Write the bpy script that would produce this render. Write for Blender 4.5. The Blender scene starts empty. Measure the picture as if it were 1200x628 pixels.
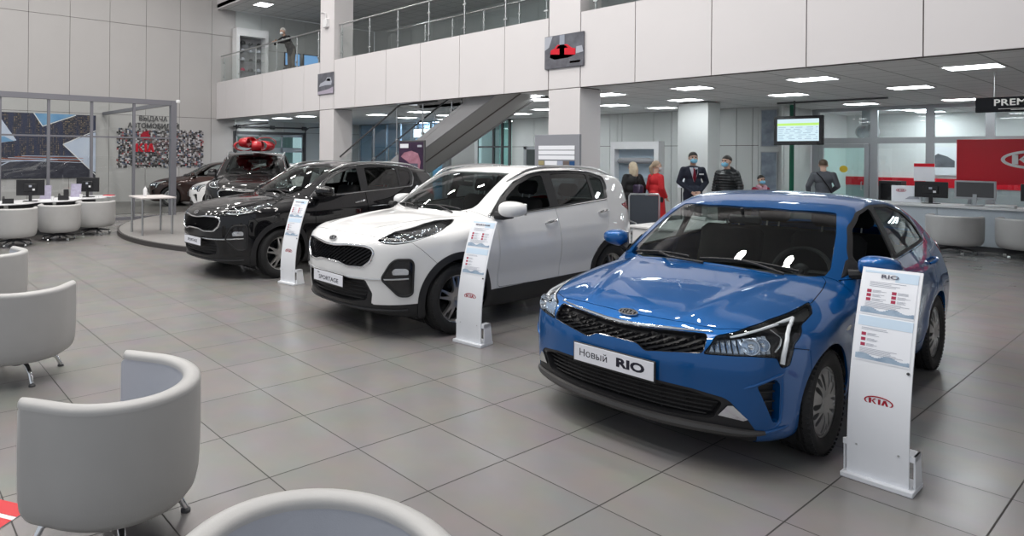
import bpy, math, random
import numpy as np
from mathutils import Vector, Matrix
PI = math.pi
random.seed(4)
COL = bpy.context.scene.collection
scene = bpy.context.scene
R = math.radians

# ------------------------------------------------------------ materials
MATS = {}
def mat(name, col=(.8, .8, .8), rough=.5, metal=0., spec=.5, coat=0., emit=None, estr=1., trans=0., ior=1.45, coat_rough=.03, sheen=0.):
    if name in MATS: return MATS[name]
    m = bpy.data.materials.new(name); m.use_nodes = True
    b = m.node_tree.nodes['Principled BSDF']
    b.inputs['Base Color'].default_value = (*col, 1)
    b.inputs['Roughness'].default_value = rough
    b.inputs['Metallic'].default_value = metal
    b.inputs['Specular IOR Level'].default_value = spec
    b.inputs['Coat Weight'].default_value = coat
    b.inputs['Coat Roughness'].default_value = coat_rough
    b.inputs['Transmission Weight'].default_value = trans
    b.inputs['IOR'].default_value = ior
    b.inputs['Sheen Weight'].default_value = sheen
    if emit:
        b.inputs['Emission Color'].default_value = (*emit, 1)
        b.inputs['Emission Strength'].default_value = estr
    MATS[name] = m
    return m

def noisy(name, c1, c2, scale=8., rough=.5, metal=0., bump=0., bscale=None, coords='Object', spec=.5, detail=4., rvar=0.):
    if name in MATS: return MATS[name]
    m = mat(name, c1, rough, metal, spec)
    nt = m.node_tree; b = nt.nodes['Principled BSDF']
    tc = nt.nodes.new('ShaderNodeTexCoord')
    n = nt.nodes.new('ShaderNodeTexNoise'); n.inputs['Scale'].default_value = scale; n.inputs['Detail'].default_value = detail
    nt.links.new(tc.outputs[coords], n.inputs['Vector'])
    mx = nt.nodes.new('ShaderNodeMix'); mx.data_type = 'RGBA'
    mx.inputs[6].default_value = (*c1, 1); mx.inputs[7].default_value = (*c2, 1)
    nt.links.new(n.outputs['Fac'], mx.inputs[0]); nt.links.new(mx.outputs[2], b.inputs['Base Color'])
    if bump:
        n2 = nt.nodes.new('ShaderNodeTexNoise'); n2.inputs['Scale'].default_value = bscale or scale * 6
        nt.links.new(tc.outputs[coords], n2.inputs['Vector'])
        bp = nt.nodes.new('ShaderNodeBump'); bp.inputs['Strength'].default_value = bump; bp.inputs['Distance'].default_value = .01
        nt.links.new(n2.outputs['Fac'], bp.inputs['Height']); nt.links.new(bp.outputs[0], b.inputs['Normal'])
    if rvar:
        mr = nt.nodes.new('ShaderNodeMapRange'); mr.inputs[3].default_value = rough - rvar; mr.inputs[4].default_value = rough + rvar
        nt.links.new(n.outputs['Fac'], mr.inputs[0]); nt.links.new(mr.outputs[0], b.inputs['Roughness'])
    return m

def thin_glass(name, tint=(.9, .95, .95), refl=1.0, rough=0.):
    """thin pane: transparent with a Fresnel reflection"""
    if name in MATS: return MATS[name]
    m = bpy.data.materials.new(name); m.use_nodes = True
    nt = m.node_tree; nt.nodes.clear()
    o = nt.nodes.new('ShaderNodeOutputMaterial'); mx = nt.nodes.new('ShaderNodeMixShader')
    t = nt.nodes.new('ShaderNodeBsdfTransparent'); t.inputs[0].default_value = (*tint, 1)
    g = nt.nodes.new('ShaderNodeBsdfGlossy'); g.inputs['Roughness'].default_value = rough
    lw = nt.nodes.new('ShaderNodeLayerWeight'); lw.inputs[0].default_value = .5
    pw = nt.nodes.new('ShaderNodeMath'); pw.operation = 'POWER'; pw.inputs[1].default_value = 4.5
    ml = nt.nodes.new('ShaderNodeMath'); ml.operation = 'MULTIPLY_ADD'; ml.inputs[1].default_value = .85 * refl; ml.inputs[2].default_value = .06 * refl
    ml.use_clamp = True
    nt.links.new(lw.outputs['Facing'], pw.inputs[0]); nt.links.new(pw.outputs[0], ml.inputs[0])
    nt.links.new(ml.outputs[0], mx.inputs[0]); nt.links.new(t.outputs[0], mx.inputs[1]); nt.links.new(g.outputs[0], mx.inputs[2])
    nt.links.new(mx.outputs[0], o.inputs[0])
    MATS[name] = m
    return m

# ------------------------------------------------------------ object helpers
def link(name, me, m, parent=None):
    o = bpy.data.objects.new(name, me)
    COL.objects.link(o)
    if m is not None and len(me.materials) == 0: me.materials.append(m)
    if parent is not None: o.parent = parent
    return o

def tag(o, label=None, cat=None, group=None, kind=None):
    if label: o['label'] = label
    if cat: o['category'] = cat
    if group: o['group'] = group
    if kind: o['kind'] = kind
    return o

def thing(name, label, cat, loc=(0, 0, 0), rotz=0., group=None):
    o = bpy.data.objects.new(name, None); COL.objects.link(o)
    o.empty_display_size = .1
    o.location = loc; o.rotation_euler = (0, 0, rotz)
    return tag(o, label, cat, group)

def dup(root, loc=None, rotz=None, label=None, group=None):
    """copy of a thing with copies of its parts and sub-parts"""
    r = root.copy(); COL.objects.link(r)
    if loc is not None: r.location = loc
    if rotz is not None: r.rotation_euler = (0, 0, rotz)
    if label: r['label'] = label
    if group: r['group'] = group
    for ch in list(root.children):
        c = ch.copy(); COL.objects.link(c); c.parent = r
        for g in list(ch.children):
            d = g.copy(); COL.objects.link(d); d.parent = c
    return r

class MB:
    """collects simple solids into one mesh"""
    def __init__(s): s.v = []; s.f = []
    def add(s, vs, fs):
        n = len(s.v); s.v += [tuple(p) for p in vs]; s.f += [[i + n for i in q] for q in fs]; return s
    def box(s, a, b, bev=0., rot=None, cen=None):
        x0, y0, z0 = [min(p, q) for p, q in zip(a, b)]; x1, y1, z1 = [max(p, q) for p, q in zip(a, b)]
        if bev <= 0:
            vs = [(x, y, z) for x in (x0, x1) for y in (y0, y1) for z in (z0, z1)]
            fs = [[0, 1, 3, 2], [4, 6, 7, 5], [0, 4, 5, 1], [2, 3, 7, 6], [0, 2, 6, 4], [1, 5, 7, 3]]
        else:
            bev = min(bev, (x1 - x0) * .49, (y1 - y0) * .49, (z1 - z0) * .49)
            vs = []; idx = {}
            for i, x in enumerate((x0, x1)):
                for j, y in enumerate((y0, y1)):
                    for k, z in enumerate((z0, z1)):
                        sx, sy, sz = 1 - 2 * i, 1 - 2 * j, 1 - 2 * k
                        for ax in range(3):
                            p = [x + bev * sx, y + bev * sy, z + bev * sz]
                            p[ax] = (x, y, z)[ax]
                            idx[i, j, k, ax] = len(vs); vs.append(tuple(p))
            I = lambda i, j, k, ax: idx[i, j, k, ax]
            fs = []
            for e in (0, 1):
                fs.append([I(e, 0, 0, 0), I(e, 0, 1, 0), I(e, 1, 1, 0), I(e, 1, 0, 0)])
                fs.append([I(0, e, 0, 1), I(0, e, 1, 1), I(1, e, 1, 1), I(1, e, 0, 1)])
                fs.append([I(0, 0, e, 2), I(0, 1, e, 2), I(1, 1, e, 2), I(1, 0, e, 2)])
            for i in (0, 1):
                for j in (0, 1):
                    fs.append([I(i, j, 0, 0), I(i, j, 1, 0), I(i, j, 1, 1), I(i, j, 0, 1)])
                    fs.append([I(i, 0, j, 0), I(i, 1, j, 0), I(i, 1, j, 2), I(i, 0, j, 2)])
                    fs.append([I(0, i, j, 1), I(1, i, j, 1), I(1, i, j, 2), I(0, i, j, 2)])
                    for k in (0, 1):
                        fs.append([I(i, j, k, 0), I(i, j, k, 1), I(i, j, k, 2)])
        if rot is not None:
            c = Vector(cen if cen else [(p + q) / 2 for p, q in zip(a, b)])
            vs = [tuple(rot @ (Vector(p) - c) + c) for p in vs]
        return s.add(vs, fs)
    def tube(s, pts, r, n=10, closed=False, cap=True, flat=None):
        pts = [Vector(p) for p in pts]; m = len(pts)
        rs = r if isinstance(r, (list, tuple)) else [r] * m
        up = None; rings = []
        for i, p in enumerate(pts):
            if closed: t = pts[(i + 1) % m] - pts[i - 1]
            else: t = pts[min(i + 1, m - 1)] - pts[max(i - 1, 0)]
            if t.length < 1e-9: t = Vector((0, 0, 1))
            t.normalize()
            if up is None:
                up = Vector((0, 0, 1)) if abs(t.z) < .9 else Vector((1, 0, 0))
            a = up - t * up.dot(t)
            if a.length < 1e-6: a = Vector((1, 0, 0)) - t * t.x
            a.normalize(); b = t.cross(a); up = a
            rings.append([p + (a * math.cos(2 * PI * k / n) + b * math.sin(2 * PI * k / n)) * rs[i] for k in range(n)])
        vs = [q for g in rings for q in g]; fs = []
        for i in range(m if closed else m - 1):
            j = (i + 1) % m
            for k in range(n):
                l = (k + 1) % n
                fs.append([i * n + k, i * n + l, j * n + l, j * n + k])
        if cap and not closed:
            fs.append(list(range(n))[::-1]); fs.append([(m - 1) * n + k for k in range(n)])
        return s.add(vs, fs)
    def cyl(s, p, q, r, n=16, r2=None):
        return s.tube([p, q], [r, r if r2 is None else r2], n)
    def lathe(s, prof, n=32, cen=(0, 0, 0), axis='z', a0=0., a1=2 * PI):
        full = abs(a1 - a0 - 2 * PI) < 1e-6
        m = len(prof); k = n if full else n + 1
        vs = []
        for i in range(k):
            a = a0 + (a1 - a0) * i / n
            for r, h in prof:
                x, y, z = r * math.cos(a), r * math.sin(a), h
                if axis == 'x': x, y, z = h, r * math.cos(a), r * math.sin(a)
                if axis == 'y': x, y, z = r * math.cos(a), h, r * math.sin(a)
                vs.append((cen[0] + x, cen[1] + y, cen[2] + z))
        fs = []
        for i in range(n):
            j = (i + 1) % k
            for l in range(m - 1):
                fs.append([i * m + l, j * m + l, j * m + l + 1, i * m + l + 1])
        return s.add(vs, fs)
    def prism(s, poly, h0, h1, axis='z', hole=None):
        """polygon in the plane across the axis, extruded from h0 to h1"""
        def P(a, b, h):
            return {'z': (a, b, h), 'x': (h, a, b), 'y': (a, h, b)}[axis]
        n = len(poly)
        vs = [P(a, b, h0) for a, b in poly] + [P(a, b, h1) for a, b in poly]
        fs = [[i, (i + 1) % n, n + (i + 1) % n, n + i] for i in range(n)]
        fs += [list(range(n))[::-1], list(range(n, 2 * n))]
        return s.add(vs, fs)
    def sphere(s, c, r, n=16, m=10, sc=(1, 1, 1)):
        vs = []; fs = []
        for i in range(m + 1):
            t = PI * i / m
            for k in range(n):
                a = 2 * PI * k / n
                vs.append((c[0] + r * sc[0] * math.sin(t) * math.cos(a), c[1] + r * sc[1] * math.sin(t) * math.sin(a), c[2] + r * sc[2] * math.cos(t)))
        for i in range(m):
            for k in range(n):
                fs.append([i * n + k, (i + 1) * n + k, (i + 1) * n + (k + 1) % n, i * n + (k + 1) % n])
        return s.add(vs, fs)
    def mesh(s, name, smooth=None):
        me = bpy.data.meshes.new(name); me.from_pydata(s.v, [], s.f)
        import bmesh
        bm = bmesh.new(); bm.from_mesh(me)
        bmesh.ops.remove_doubles(bm, verts=bm.verts, dist=1e-6)
        bmesh.ops.recalc_face_normals(bm, faces=bm.faces)
        bm.to_mesh(me); bm.free()
        if smooth is not None:
            for p in me.polygons: p.use_smooth = True
            me.set_sharp_from_angle(angle=R(smooth))
        return me
    def obj(s, name, m, parent=None, smooth=40, bevel=0., seg=2, sub=0, solid=0.):
        o = link(name, s.mesh(name, smooth), m, parent)
        if solid:
            md = o.modifiers.new('solid', 'SOLIDIFY'); md.thickness = solid; md.offset = 0
        if bevel:
            md = o.modifiers.new('bevel', 'BEVEL'); md.width = bevel; md.segments = seg; md.limit_method = 'ANGLE'; md.angle_limit = R(35)
            md.harden_normals = True
        if sub:
            md = o.modifiers.new('sub', 'SUBSURF'); md.levels = sub; md.render_levels = sub
        return o

def text_mesh(txt, size, depth=.002, align='CENTER', bold=0., sx=1., space=1., shear=0., font=None):
    cu = bpy.data.curves.new('t', 'FONT'); cu.body = txt; cu.size = size; cu.extrude = depth / 2
    cu.align_x = align; cu.align_y = 'CENTER'; cu.offset = bold; cu.space_character = space; cu.shear = shear; cu.resolution_u = 3
    o = bpy.data.objects.new('t', cu); COL.objects.link(o)
    dg = bpy.context.evaluated_depsgraph_get(); dg.update()
    me = bpy.data.meshes.new_from_object(o.evaluated_get(dg))
    bpy.data.objects.remove(o); bpy.data.curves.remove(cu)
    if sx != 1.:
        for v in me.vertices: v.co.x *= sx
    me.materials.clear()
    return me

def put_text(name, txt, size, m, parent, M4, **k):
    """flat lettering: local x to the right, y up, z towards the reader"""
    me = text_mesh(txt, size, **k); me.transform(M4)
    return link(name, me, m, parent)

def frame_matrix(o, right, up):
    r = Vector(right).normalized(); u = Vector(up).normalized(); n = r.cross(u)
    M = Matrix(((r.x, u.x, n.x, o[0]), (r.y, u.y, n.y, o[1]), (r.z, u.z, n.z, o[2]), (0, 0, 0, 1)))
    return M

def kia_glyphs(w, h, tk=.125):
    """strokes of the three letters K I and the A without its bar, centred, as polygons"""
    t = w * tk
    P = []
    x0 = -w / 2; hh = h / 2
    P.append([(x0, -hh), (x0 + t, -hh), (x0 + t, hh), (x0, hh)])
    P.append([(x0 + t, -h * .06), (x0 + w * .27, hh), (x0 + w * .39, hh), (x0 + w * .2, h * .05), (x0 + t, -h * .08)])
    P.append([(x0 + w * .15, h * .0), (x0 + w * .23, h * .1), (x0 + w * .41, -hh), (x0 + w * .29, -hh)])
    xi = x0 + w * .47
    P.append([(xi, -hh), (xi + t, -hh), (xi + t, hh), (xi, hh)])
    xa = x0 + w * .62; wa = w * .38
    P.append([(xa, -hh), (xa + t * 1.05, -hh), (xa + wa / 2 + t * .12, hh * .55), (xa + wa / 2, hh), (xa + wa / 2 - t * .45, hh)])
    P.append([(xa + wa, -hh), (xa + wa - t * 1.05, -hh), (xa + wa / 2 - t * .12, hh * .55), (xa + wa / 2, hh), (xa + wa / 2 + t * .45, hh)])
    return P

def logo_mesh(M4, w, ring=.06, depth=.003, asp=.5, n=48, letters=True):
    """oval badge with its three letters, w wide"""
    mb = MB(); a = w / 2; b = a * asp; t = w * ring
    vs = []; fs = []
    for i in range(n):
        c, s_ = math.cos(2 * PI * i / n), math.sin(2 * PI * i / n)
        vs += [(a * c, b * s_, 0), ((a - t) * c, (b - t) * s_, 0), (a * c, b * s_, depth), ((a - t) * c, (b - t) * s_, depth)]
    for i in range(n):
        p, q = 4 * i, 4 * ((i + 1) % n)
        fs += [[p, q, q + 2, p + 2], [p + 1, p + 3, q + 3, q + 1], [p + 2, q + 2, q + 3, p + 3], [p, p + 1, q + 1, q]]
    mb.add(vs, fs)
    if letters:
        for P in kia_glyphs(w * .68, w * asp * .5): mb.prism(P, 0, depth)
    me = mb.mesh('logo', None); me.transform(M4)
    return me
# ------------------------------------------------------------ camera (the lens is shifted: verticals stay upright)
def make_camera():
    f, yaw, H, h, u0, roll = 766.1, .938, 180.72, 1.746, 406.6, .0083
    cd = bpy.data.cameras.new('camera'); cam = bpy.data.objects.new('camera', cd); COL.objects.link(cam)
    cd.sensor_width = 36; cd.sensor_fit = 'HORIZONTAL'; cd.lens = f * 36 / 1200
    cd.shift_x = (600 - u0) / 1200; cd.shift_y = -(314 - H) / 1200
    cd.clip_start = .05; cd.clip_end = 200
    fw = Vector((-math.sin(yaw), math.cos(yaw), 0)); rt = Vector((math.cos(yaw), math.sin(yaw), 0)); up = Vector((0, 0, 1))
    r2 = (rt + up * roll).normalized(); u2 = (up - rt * roll).normalized()
    M = Matrix.Identity(4)
    for i in range(3): M[i][0] = r2[i]; M[i][1] = u2[i]; M[i][2] = -fw[i]; M[i][3] = (0, 0, h)[i]
    cam.matrix_world = M
    scene.camera = cam
make_camera()
# ------------------------------------------------------------ car bodies: one smooth surface per car, cut into panels
def pchip(xs, ys):
    xs = np.asarray(xs, float); ys = np.asarray(ys, float); h = np.diff(xs); d = np.diff(ys) / h
    m = np.zeros_like(xs)
    for i in range(1, len(xs) - 1):
        if d[i - 1] * d[i] > 0:
            w1 = 2 * h[i] + h[i - 1]; w2 = h[i] + 2 * h[i - 1]
            m[i] = (w1 + w2) / (w1 / d[i - 1] + w2 / d[i])
    m[0] = d[0]; m[-1] = d[-1]
    def f(x):
        x = np.asarray(x, float); i = np.clip(np.searchsorted(xs, x) - 1, 0, len(xs) - 2)
        t = (x - xs[i]) / h[i]
        y = ((1 + 2 * t) * (1 - t) ** 2 * ys[i] + t * (1 - t) ** 2 * h[i] * m[i] + t * t * (3 - 2 * t) * ys[i + 1] + t * t * (t - 1) * h[i] * m[i + 1])
        y = np.where(x < xs[0], ys[0] + m[0] * (x - xs[0]), y)
        return np.where(x > xs[-1], ys[-1] + m[-1] * (x - xs[-1]), y)
    return f

def curve(pts, s=.03):
    """smooth function through the points: a monotone spline, then blurred a little"""
    xs, ys = zip(*pts); f = pchip(xs, ys); st = .004
    g = np.arange(xs[0] - 1., xs[-1] + 1., st); v = f(g)
    if s > 0:
        k = int(3 * s / st); w = np.exp(-.5 * (np.arange(-k, k + 1) * st / s) ** 2); w /= w.sum()
        v = np.convolve(np.pad(v, k, mode='edge'), w, 'valid')
    return lambda x: np.interp(x, g, v)

def smax(a, b, r):
    h = np.maximum(r - np.abs(a - b), 0) / r
    return np.maximum(a, b) + h * h * r * .25
def smin(a, b, r): return -smax(-a, -b, r)

class Msh:
    def __init__(s, V, N, T): s.V, s.N, s.T = V, N, T
    def empty(s): return len(s.T) == 0

def compact(V, N, T):
    used = np.unique(T); mp = np.full(len(V), -1); mp[used] = np.arange(len(used))
    return Msh(V[used], N[used], mp[T])

def clip(m, f, snap=4e-4):
    """cut the mesh along f = 0 -> (part with f < 0, part with f > 0)"""
    f = np.where(np.abs(f) < snap, 0., f)
    ft = f[m.T]; pos = (ft > 0).sum(1); neg = (ft < 0).sum(1)
    mixed = (pos > 0) & (neg > 0)
    Ti = [m.T[(pos == 0)]]; To = [m.T[(neg == 0) & (pos > 0)]]
    V, N = m.V, m.N
    if mixed.any():
        tm = m.T[mixed]
        e = np.concatenate([tm[:, [0, 1]], tm[:, [1, 2]], tm[:, [2, 0]]]); e.sort(axis=1)
        cross = f[e[:, 0]] * f[e[:, 1]] < 0
        key = e[:, 0].astype(np.int64) * len(V) + e[:, 1]
        uk = np.unique(key[cross]); a = uk // len(V); b = uk % len(V)
        t = f[a] / (f[a] - f[b]); nv = V[a] + (V[b] - V[a]) * t[:, None]; nn = N[a] + (N[b] - N[a]) * t[:, None]
        nn /= np.linalg.norm(nn, axis=1)[:, None] + 1e-12
        base = len(V); V = np.concatenate([V, nv]); N = np.concatenate([N, nn])
        f2 = np.concatenate([f, np.zeros(len(nv))])
        def mid(p, q):
            lo, hi = (p, q) if p < q else (q, p)
            return base + int(np.searchsorted(uk, lo * np.int64(len(f)) + hi))
        ti, to = [], []
        for tri in tm:
            poly = []
            for k in range(3):
                p, q = int(tri[k]), int(tri[(k + 1) % 3])
                poly.append(p)
                if f[p] * f[q] < 0: poly.append(mid(p, q))
            for sgn, dst in ((-1, ti), (1, to)):
                pp = [p for p in poly if f2[p] * sgn >= 0]
                for k in range(1, len(pp) - 1): dst.append((pp[0], pp[k], pp[k + 1]))
        if ti: Ti.append(np.array(ti))
        if to: To.append(np.array(to))
    return compact(V, N, np.concatenate(Ti)), compact(V, N, np.concatenate(To))

def sdpoly(P, poly):
    """signed distance of 2-D points to a polygon, negative inside"""
    poly = np.asarray(poly, float); A = poly; B = np.roll(poly, -1, axis=0)
    lo = poly.min(0) - .08; hi = poly.max(0) + .08
    out = np.full(len(P), .08); near = ((P > lo) & (P < hi)).all(1)
    Q = P[near]
    if len(Q) == 0: return out
    d = np.full(len(Q), 1e9); ins = np.zeros(len(Q), bool)
    for a, b in zip(A, B):
        ab = b - a; t = np.clip(((Q - a) @ ab) / (ab @ ab + 1e-12), 0, 1)
        d = np.minimum(d, np.linalg.norm(Q - a - t[:, None] * ab, axis=1))
        c = (a[1] > Q[:, 1]) != (b[1] > Q[:, 1])
        with np.errstate(divide='ignore', invalid='ignore'):
            xx = (b[0] - a[0]) * (Q[:, 1] - a[1]) / (b[1] - a[1]) + a[0]
        ins ^= c & (Q[:, 0] < xx)
    out[near] = np.where(ins, -d, d)
    return np.clip(out, -1, .08)

def rounded(poly, r=.03, n=5, close=True):
    """round the corners of a polygon; a point may carry its own radius as third value"""
    out = []; m = len(poly)
    for i in range(m):
        p0, p1, p2 = [np.array(poly[k % m][:2], float) for k in (i - 1, i, i + 1)]
        rr = poly[i][2] if len(poly[i]) > 2 else r
        a, b = p0 - p1, p2 - p1; la, lb = np.linalg.norm(a), np.linalg.norm(b)
        k = min(rr, la * .45, lb * .45)
        if k < 1e-4: out.append(p1); continue
        q0, q1 = p1 + a / la * k, p1 + b / lb * k
        for j in range(n + 1):
            t = j / n; out.append((1 - t) ** 2 * q0 + 2 * t * (1 - t) * p1 + t * t * q1)
    return np.array(out)

def spline_poly(pts, n=8):
    """closed smooth curve through points"""
    P = np.array(pts, float); out = []; m = len(P)
    for i in range(m):
        a, b, c, d = P[i - 1], P[i], P[(i + 1) % m], P[(i + 2) % m]
        for j in range(n):
            t = j / n
            out.append(.5 * (2 * b + (c - a) * t + (2 * a - 5 * b + 4 * c - d) * t * t + (3 * b - a - 3 * c + d) * t ** 3))
    return np.array(out)

def mirror_w(half): return list(half) + [(-p[0],) + tuple(p[1:]) for p in reversed(half) if abs(p[0]) > 1e-6]

class CarShape:
    def __init__(s, p):
        s.p = p; s.L = p['L']
        c = lambda k, sm=.03: curve(p[k], sm)
        s.hood = c('hood', .04); s.cab = c('cab', p.get('cab_s', .05)); s.wz = c('wz', .025); s.tap = c('tap', .08); s.zb = c('zb', .12); s.wb = c('wb', .12)
        s.N = c('N', .02); s.g = c('g', .04); s.Rr = c('R', .03); s.gr = c('gr', .04); s.bot = c('bot', .06)
        s.kz = p['spine']; s.uc = p.get('uc', .95); s.wr = .85
    def F(s, x, u, z):
        p = s.p; ax = np.sqrt(x * x + 1e-6)
        # top
        mid = p['cab_mid']; b = np.tanh((u - mid) / .5)
        us = u + np.where(b < 0, p['ksf'], p['ksr']) * b * ax ** 2
        cab = s.cab(us) - p['crown'] * ax ** 2 - p.get('crown4', 0) * ax ** 6
        hood = s.hood(u) - p['hood_crown'] * ax ** 2 - p.get('hood4', .12) * ax ** 6
        for (x0, x1, amp, wd, u0, u1) in p.get('creases', []):
            xc = x0 + (x1 - x0) * (u - u0) / (u1 - u0)
            hood = hood + amp * np.exp(-((ax - xc) / wd) ** 2) / (1 + np.exp(-(u - u0 - .1) / .05))
        T = smax(hood, cab, p.get('r_cowl', .05)); fT = z - T
        # sides
        W = s.wz(z) - s.tap(u)
        for (au, az, ar, amp) in p['flare']:
            d = np.hypot(u - au, z - az); W = W + amp * np.exp(-((d - ar) / .085) ** 2)
        for (u0, u1, z0, z1, amp, wd) in p.get('lines', []):
            zc = z0 + (z1 - z0) * (u - u0) / (u1 - u0)
            env = 1 / (1 + np.exp(-(u - u0) / .08)) / (1 + np.exp((u - u1) / .08))
            W = W + env * amp * np.exp(-((z - zc) / wd) ** 2)
        dz = z - s.zb(u); up = np.maximum(dz, 0)
        G = s.wb(u) - p['tilt'] * dz - p['gcurve'] * up * up
        W = smin(W, G, p.get('r_belt', .05)); fS = ax - W
        # ends
        fF = s.N(z) + s.g(ax) - u
        fR = u - (s.Rr(z) - s.gr(ax))
        fB = s.bot(u) - z
        f = smax(fS, fF, p.get('r_sf', .12)); f = smax(f, fR, .12); f = smax(f, fT, p.get('r_top', .05)); return smax(f, fB, .04)
    def normal(s, V):
        e = 2e-3; x, u, z = V.T
        g = np.stack([s.F(x + e, u, z) - s.F(x - e, u, z), s.F(x, u + e, z) - s.F(x, u - e, z), s.F(x, u, z + e) - s.F(x, u, z - e)], 1)
        g[np.abs(x) < 1e-6, 0] = 0
        return g / (np.linalg.norm(g, axis=1)[:, None] + 1e-12)
    def cast(s, O, Dr, far=2.2, step=.02, inward=False):
        """march from inside O along Dr to the skin (or from outside to the skin when inward)"""
        n = len(O); t = np.zeros(n); lo = np.zeros(n); hi = np.full(n, np.nan)
        for k in range(1, int(far / step) + 1):
            t = k * step; q = O + Dr * t; f = s.F(q[:, 0], q[:, 1], q[:, 2])
            hit = np.isnan(hi) & ((f < 0) if inward else (f > 0)); hi[hit] = t; lo[hit] = t - step
            if not np.isnan(hi).any(): break
        ok = ~np.isnan(hi); hi = np.where(ok, hi, far); lo = np.where(ok, lo, far)
        for _ in range(24):
            m = (lo + hi) / 2; q = O + Dr * m[:, None]; f = s.F(q[:, 0], q[:, 1], q[:, 2])
            out = (f < 0) if inward else (f > 0)
            hi = np.where(out, m, hi); lo = np.where(out, lo, m)
        return O + Dr * hi[:, None], ok
    def half_mesh(s, du=.016, nphi=170, npsi=60):
        ua, ub = .62, s.L - .55
        us = np.linspace(ua, ub, int((ub - ua) / du) + 1); ph = np.linspace(0, PI, nphi + 1)
        O = []; Dr = []; nr = 0
        ps = np.linspace(PI / 2, 0.0, npsi + 1)[:-1]           # front cap, from the tip to the seam
        def dirs(psi, sg):
            return np.stack([np.sin(ph) * math.cos(psi), np.full_like(ph, sg * math.sin(psi)), np.cos(ph) * math.cos(psi)], 1)
        for psi in ps: O.append(np.tile([0, ua, s.kz], (nphi + 1, 1))); Dr.append(dirs(min(psi, PI / 2 - 1e-3), -1)); nr += 1
        for u in us: O.append(np.tile([0, u, s.kz], (nphi + 1, 1))); Dr.append(dirs(0, -1)); nr += 1
        for psi in ps[::-1]: O.append(np.tile([0, ub, s.kz], (nphi + 1, 1))); Dr.append(dirs(min(psi, PI / 2 - 1e-3), 1)); nr += 1
        V, ok = s.cast(np.concatenate(O), np.concatenate(Dr))
        V[::nphi + 1, 0] = 0; V[nphi::nphi + 1, 0] = 0
        N = s.normal(V)
        i, k = np.meshgrid(np.arange(nr - 1), np.arange(nphi), indexing='ij')
        a = (i * (nphi + 1) + k).ravel(); b = a + 1; c = a + nphi + 1; d = c + 1
        T = np.concatenate([np.stack([a, b, d], 1), np.stack([a, d, c], 1)])
        return Msh(V, N, T)
    # plane coordinates of features
    def side(s, V): return V[:, [1, 2]]
    def front(s, V): return np.stack([s.wr * np.arctan2(V[:, 0], s.uc - V[:, 1]), V[:, 2]], 1)
    def top(s, V): return V[:, [0, 1]]
    def face(s, V): return V[:, [0, 2]]
    # points on the skin
    def at_front(s, wz, off=0.):
        wz = np.asarray(wz, float); th = wz[:, 0] / s.wr
        O = np.stack([np.zeros(len(wz)), np.full(len(wz), s.uc), wz[:, 1]], 1); Dr = np.stack([np.sin(th), -np.cos(th), 0 * th], 1)
        V, _ = s.cast(O, Dr); return V + s.normal(V) * off if off else V
    def at_side(s, uz, off=0.):
        uz = np.asarray(uz, float); n = len(uz)
        O = np.stack([np.zeros(n), uz[:, 0], uz[:, 1]], 1); V, _ = s.cast(O, np.tile([1., 0, 0], (n, 1))); return V + s.normal(V) * off if off else V
    def at_top(s, xu, off=0.):
        xu = np.asarray(xu, float); n = len(xu)
        O = np.stack([xu[:, 0], xu[:, 1], np.full(n, s.kz)], 1); V, _ = s.cast(O, np.tile([0, 0, 1.], (n, 1))); return V + s.normal(V) * off if off else V

def flange(m, depth, centre_open=True):
    """strip along the open edges, turned inwards"""
    T = m.T; e = np.concatenate([T[:, [0, 1]], T[:, [1, 2]], T[:, [2, 0]]]); es = np.sort(e, axis=1)
    key = es[:, 0].astype(np.int64) * len(m.V) + es[:, 1]; _, inv, cnt = np.unique(key, return_inverse=True, return_counts=True)
    bd = e[cnt[inv] == 1]
    keep = ~((np.abs(m.V[bd[:, 0], 0]) < 1e-5) & (np.abs(m.V[bd[:, 1], 0]) < 1e-5)); bd = bd[keep]
    if len(bd) == 0: return None
    A, B = m.V[bd[:, 0]], m.V[bd[:, 1]]; A2 = A - m.N[bd[:, 0]] * depth; B2 = B - m.N[bd[:, 1]] * depth
    n = len(bd); fn = np.cross(B - A, A2 - A); fn /= np.linalg.norm(fn, axis=1)[:, None] + 1e-12
    V = np.concatenate([A, B, B2, A2]); N = np.concatenate([fn] * 4); i = np.arange(n)
    T2 = np.concatenate([np.stack([i, i + n, i + 2 * n], 1), np.stack([i, i + 2 * n, i + 3 * n], 1)])
    return Msh(V, N, T2)

def cat_m(ms):
    ms = [m for m in ms if m is not None and len(m.T)]
    if not ms: return None
    o = 0; V = []; N = []; T = []
    for m in ms: V.append(m.V); N.append(m.N); T.append(m.T + o); o += len(m.V)
    return Msh(np.concatenate(V), np.concatenate(N), np.concatenate(T))
def shift(m, d): return Msh(m.V + m.N * d, m.N, m.T)
def mir(m):
    k = np.array([-1., 1, 1]); return Msh(m.V * k, m.N * k, m.T[:, ::-1])

def to_mesh(name, m, L, normals=True):
    """car-space mesh (x, u, z) to a Blender mesh, nose at -y"""
    me = bpy.data.meshes.new(name); V = m.V.copy(); V[:, 1] -= L / 2
    me.vertices.add(len(V)); me.vertices.foreach_set('co', V.astype(np.float32).ravel())
    me.loops.add(len(m.T) * 3); me.loops.foreach_set('vertex_index', m.T.astype(np.int32).ravel())
    me.polygons.add(len(m.T)); me.polygons.foreach_set('loop_start', np.arange(0, len(m.T) * 3, 3, dtype=np.int32)); me.polygons.foreach_set('loop_total', np.full(len(m.T), 3, np.int32))
    me.update(); me.validate()
    for p in me.polygons: p.use_smooth = True
    if normals: me.normals_split_custom_set_from_vertices(m.N.astype(np.float32).tolist())
    return me

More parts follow.
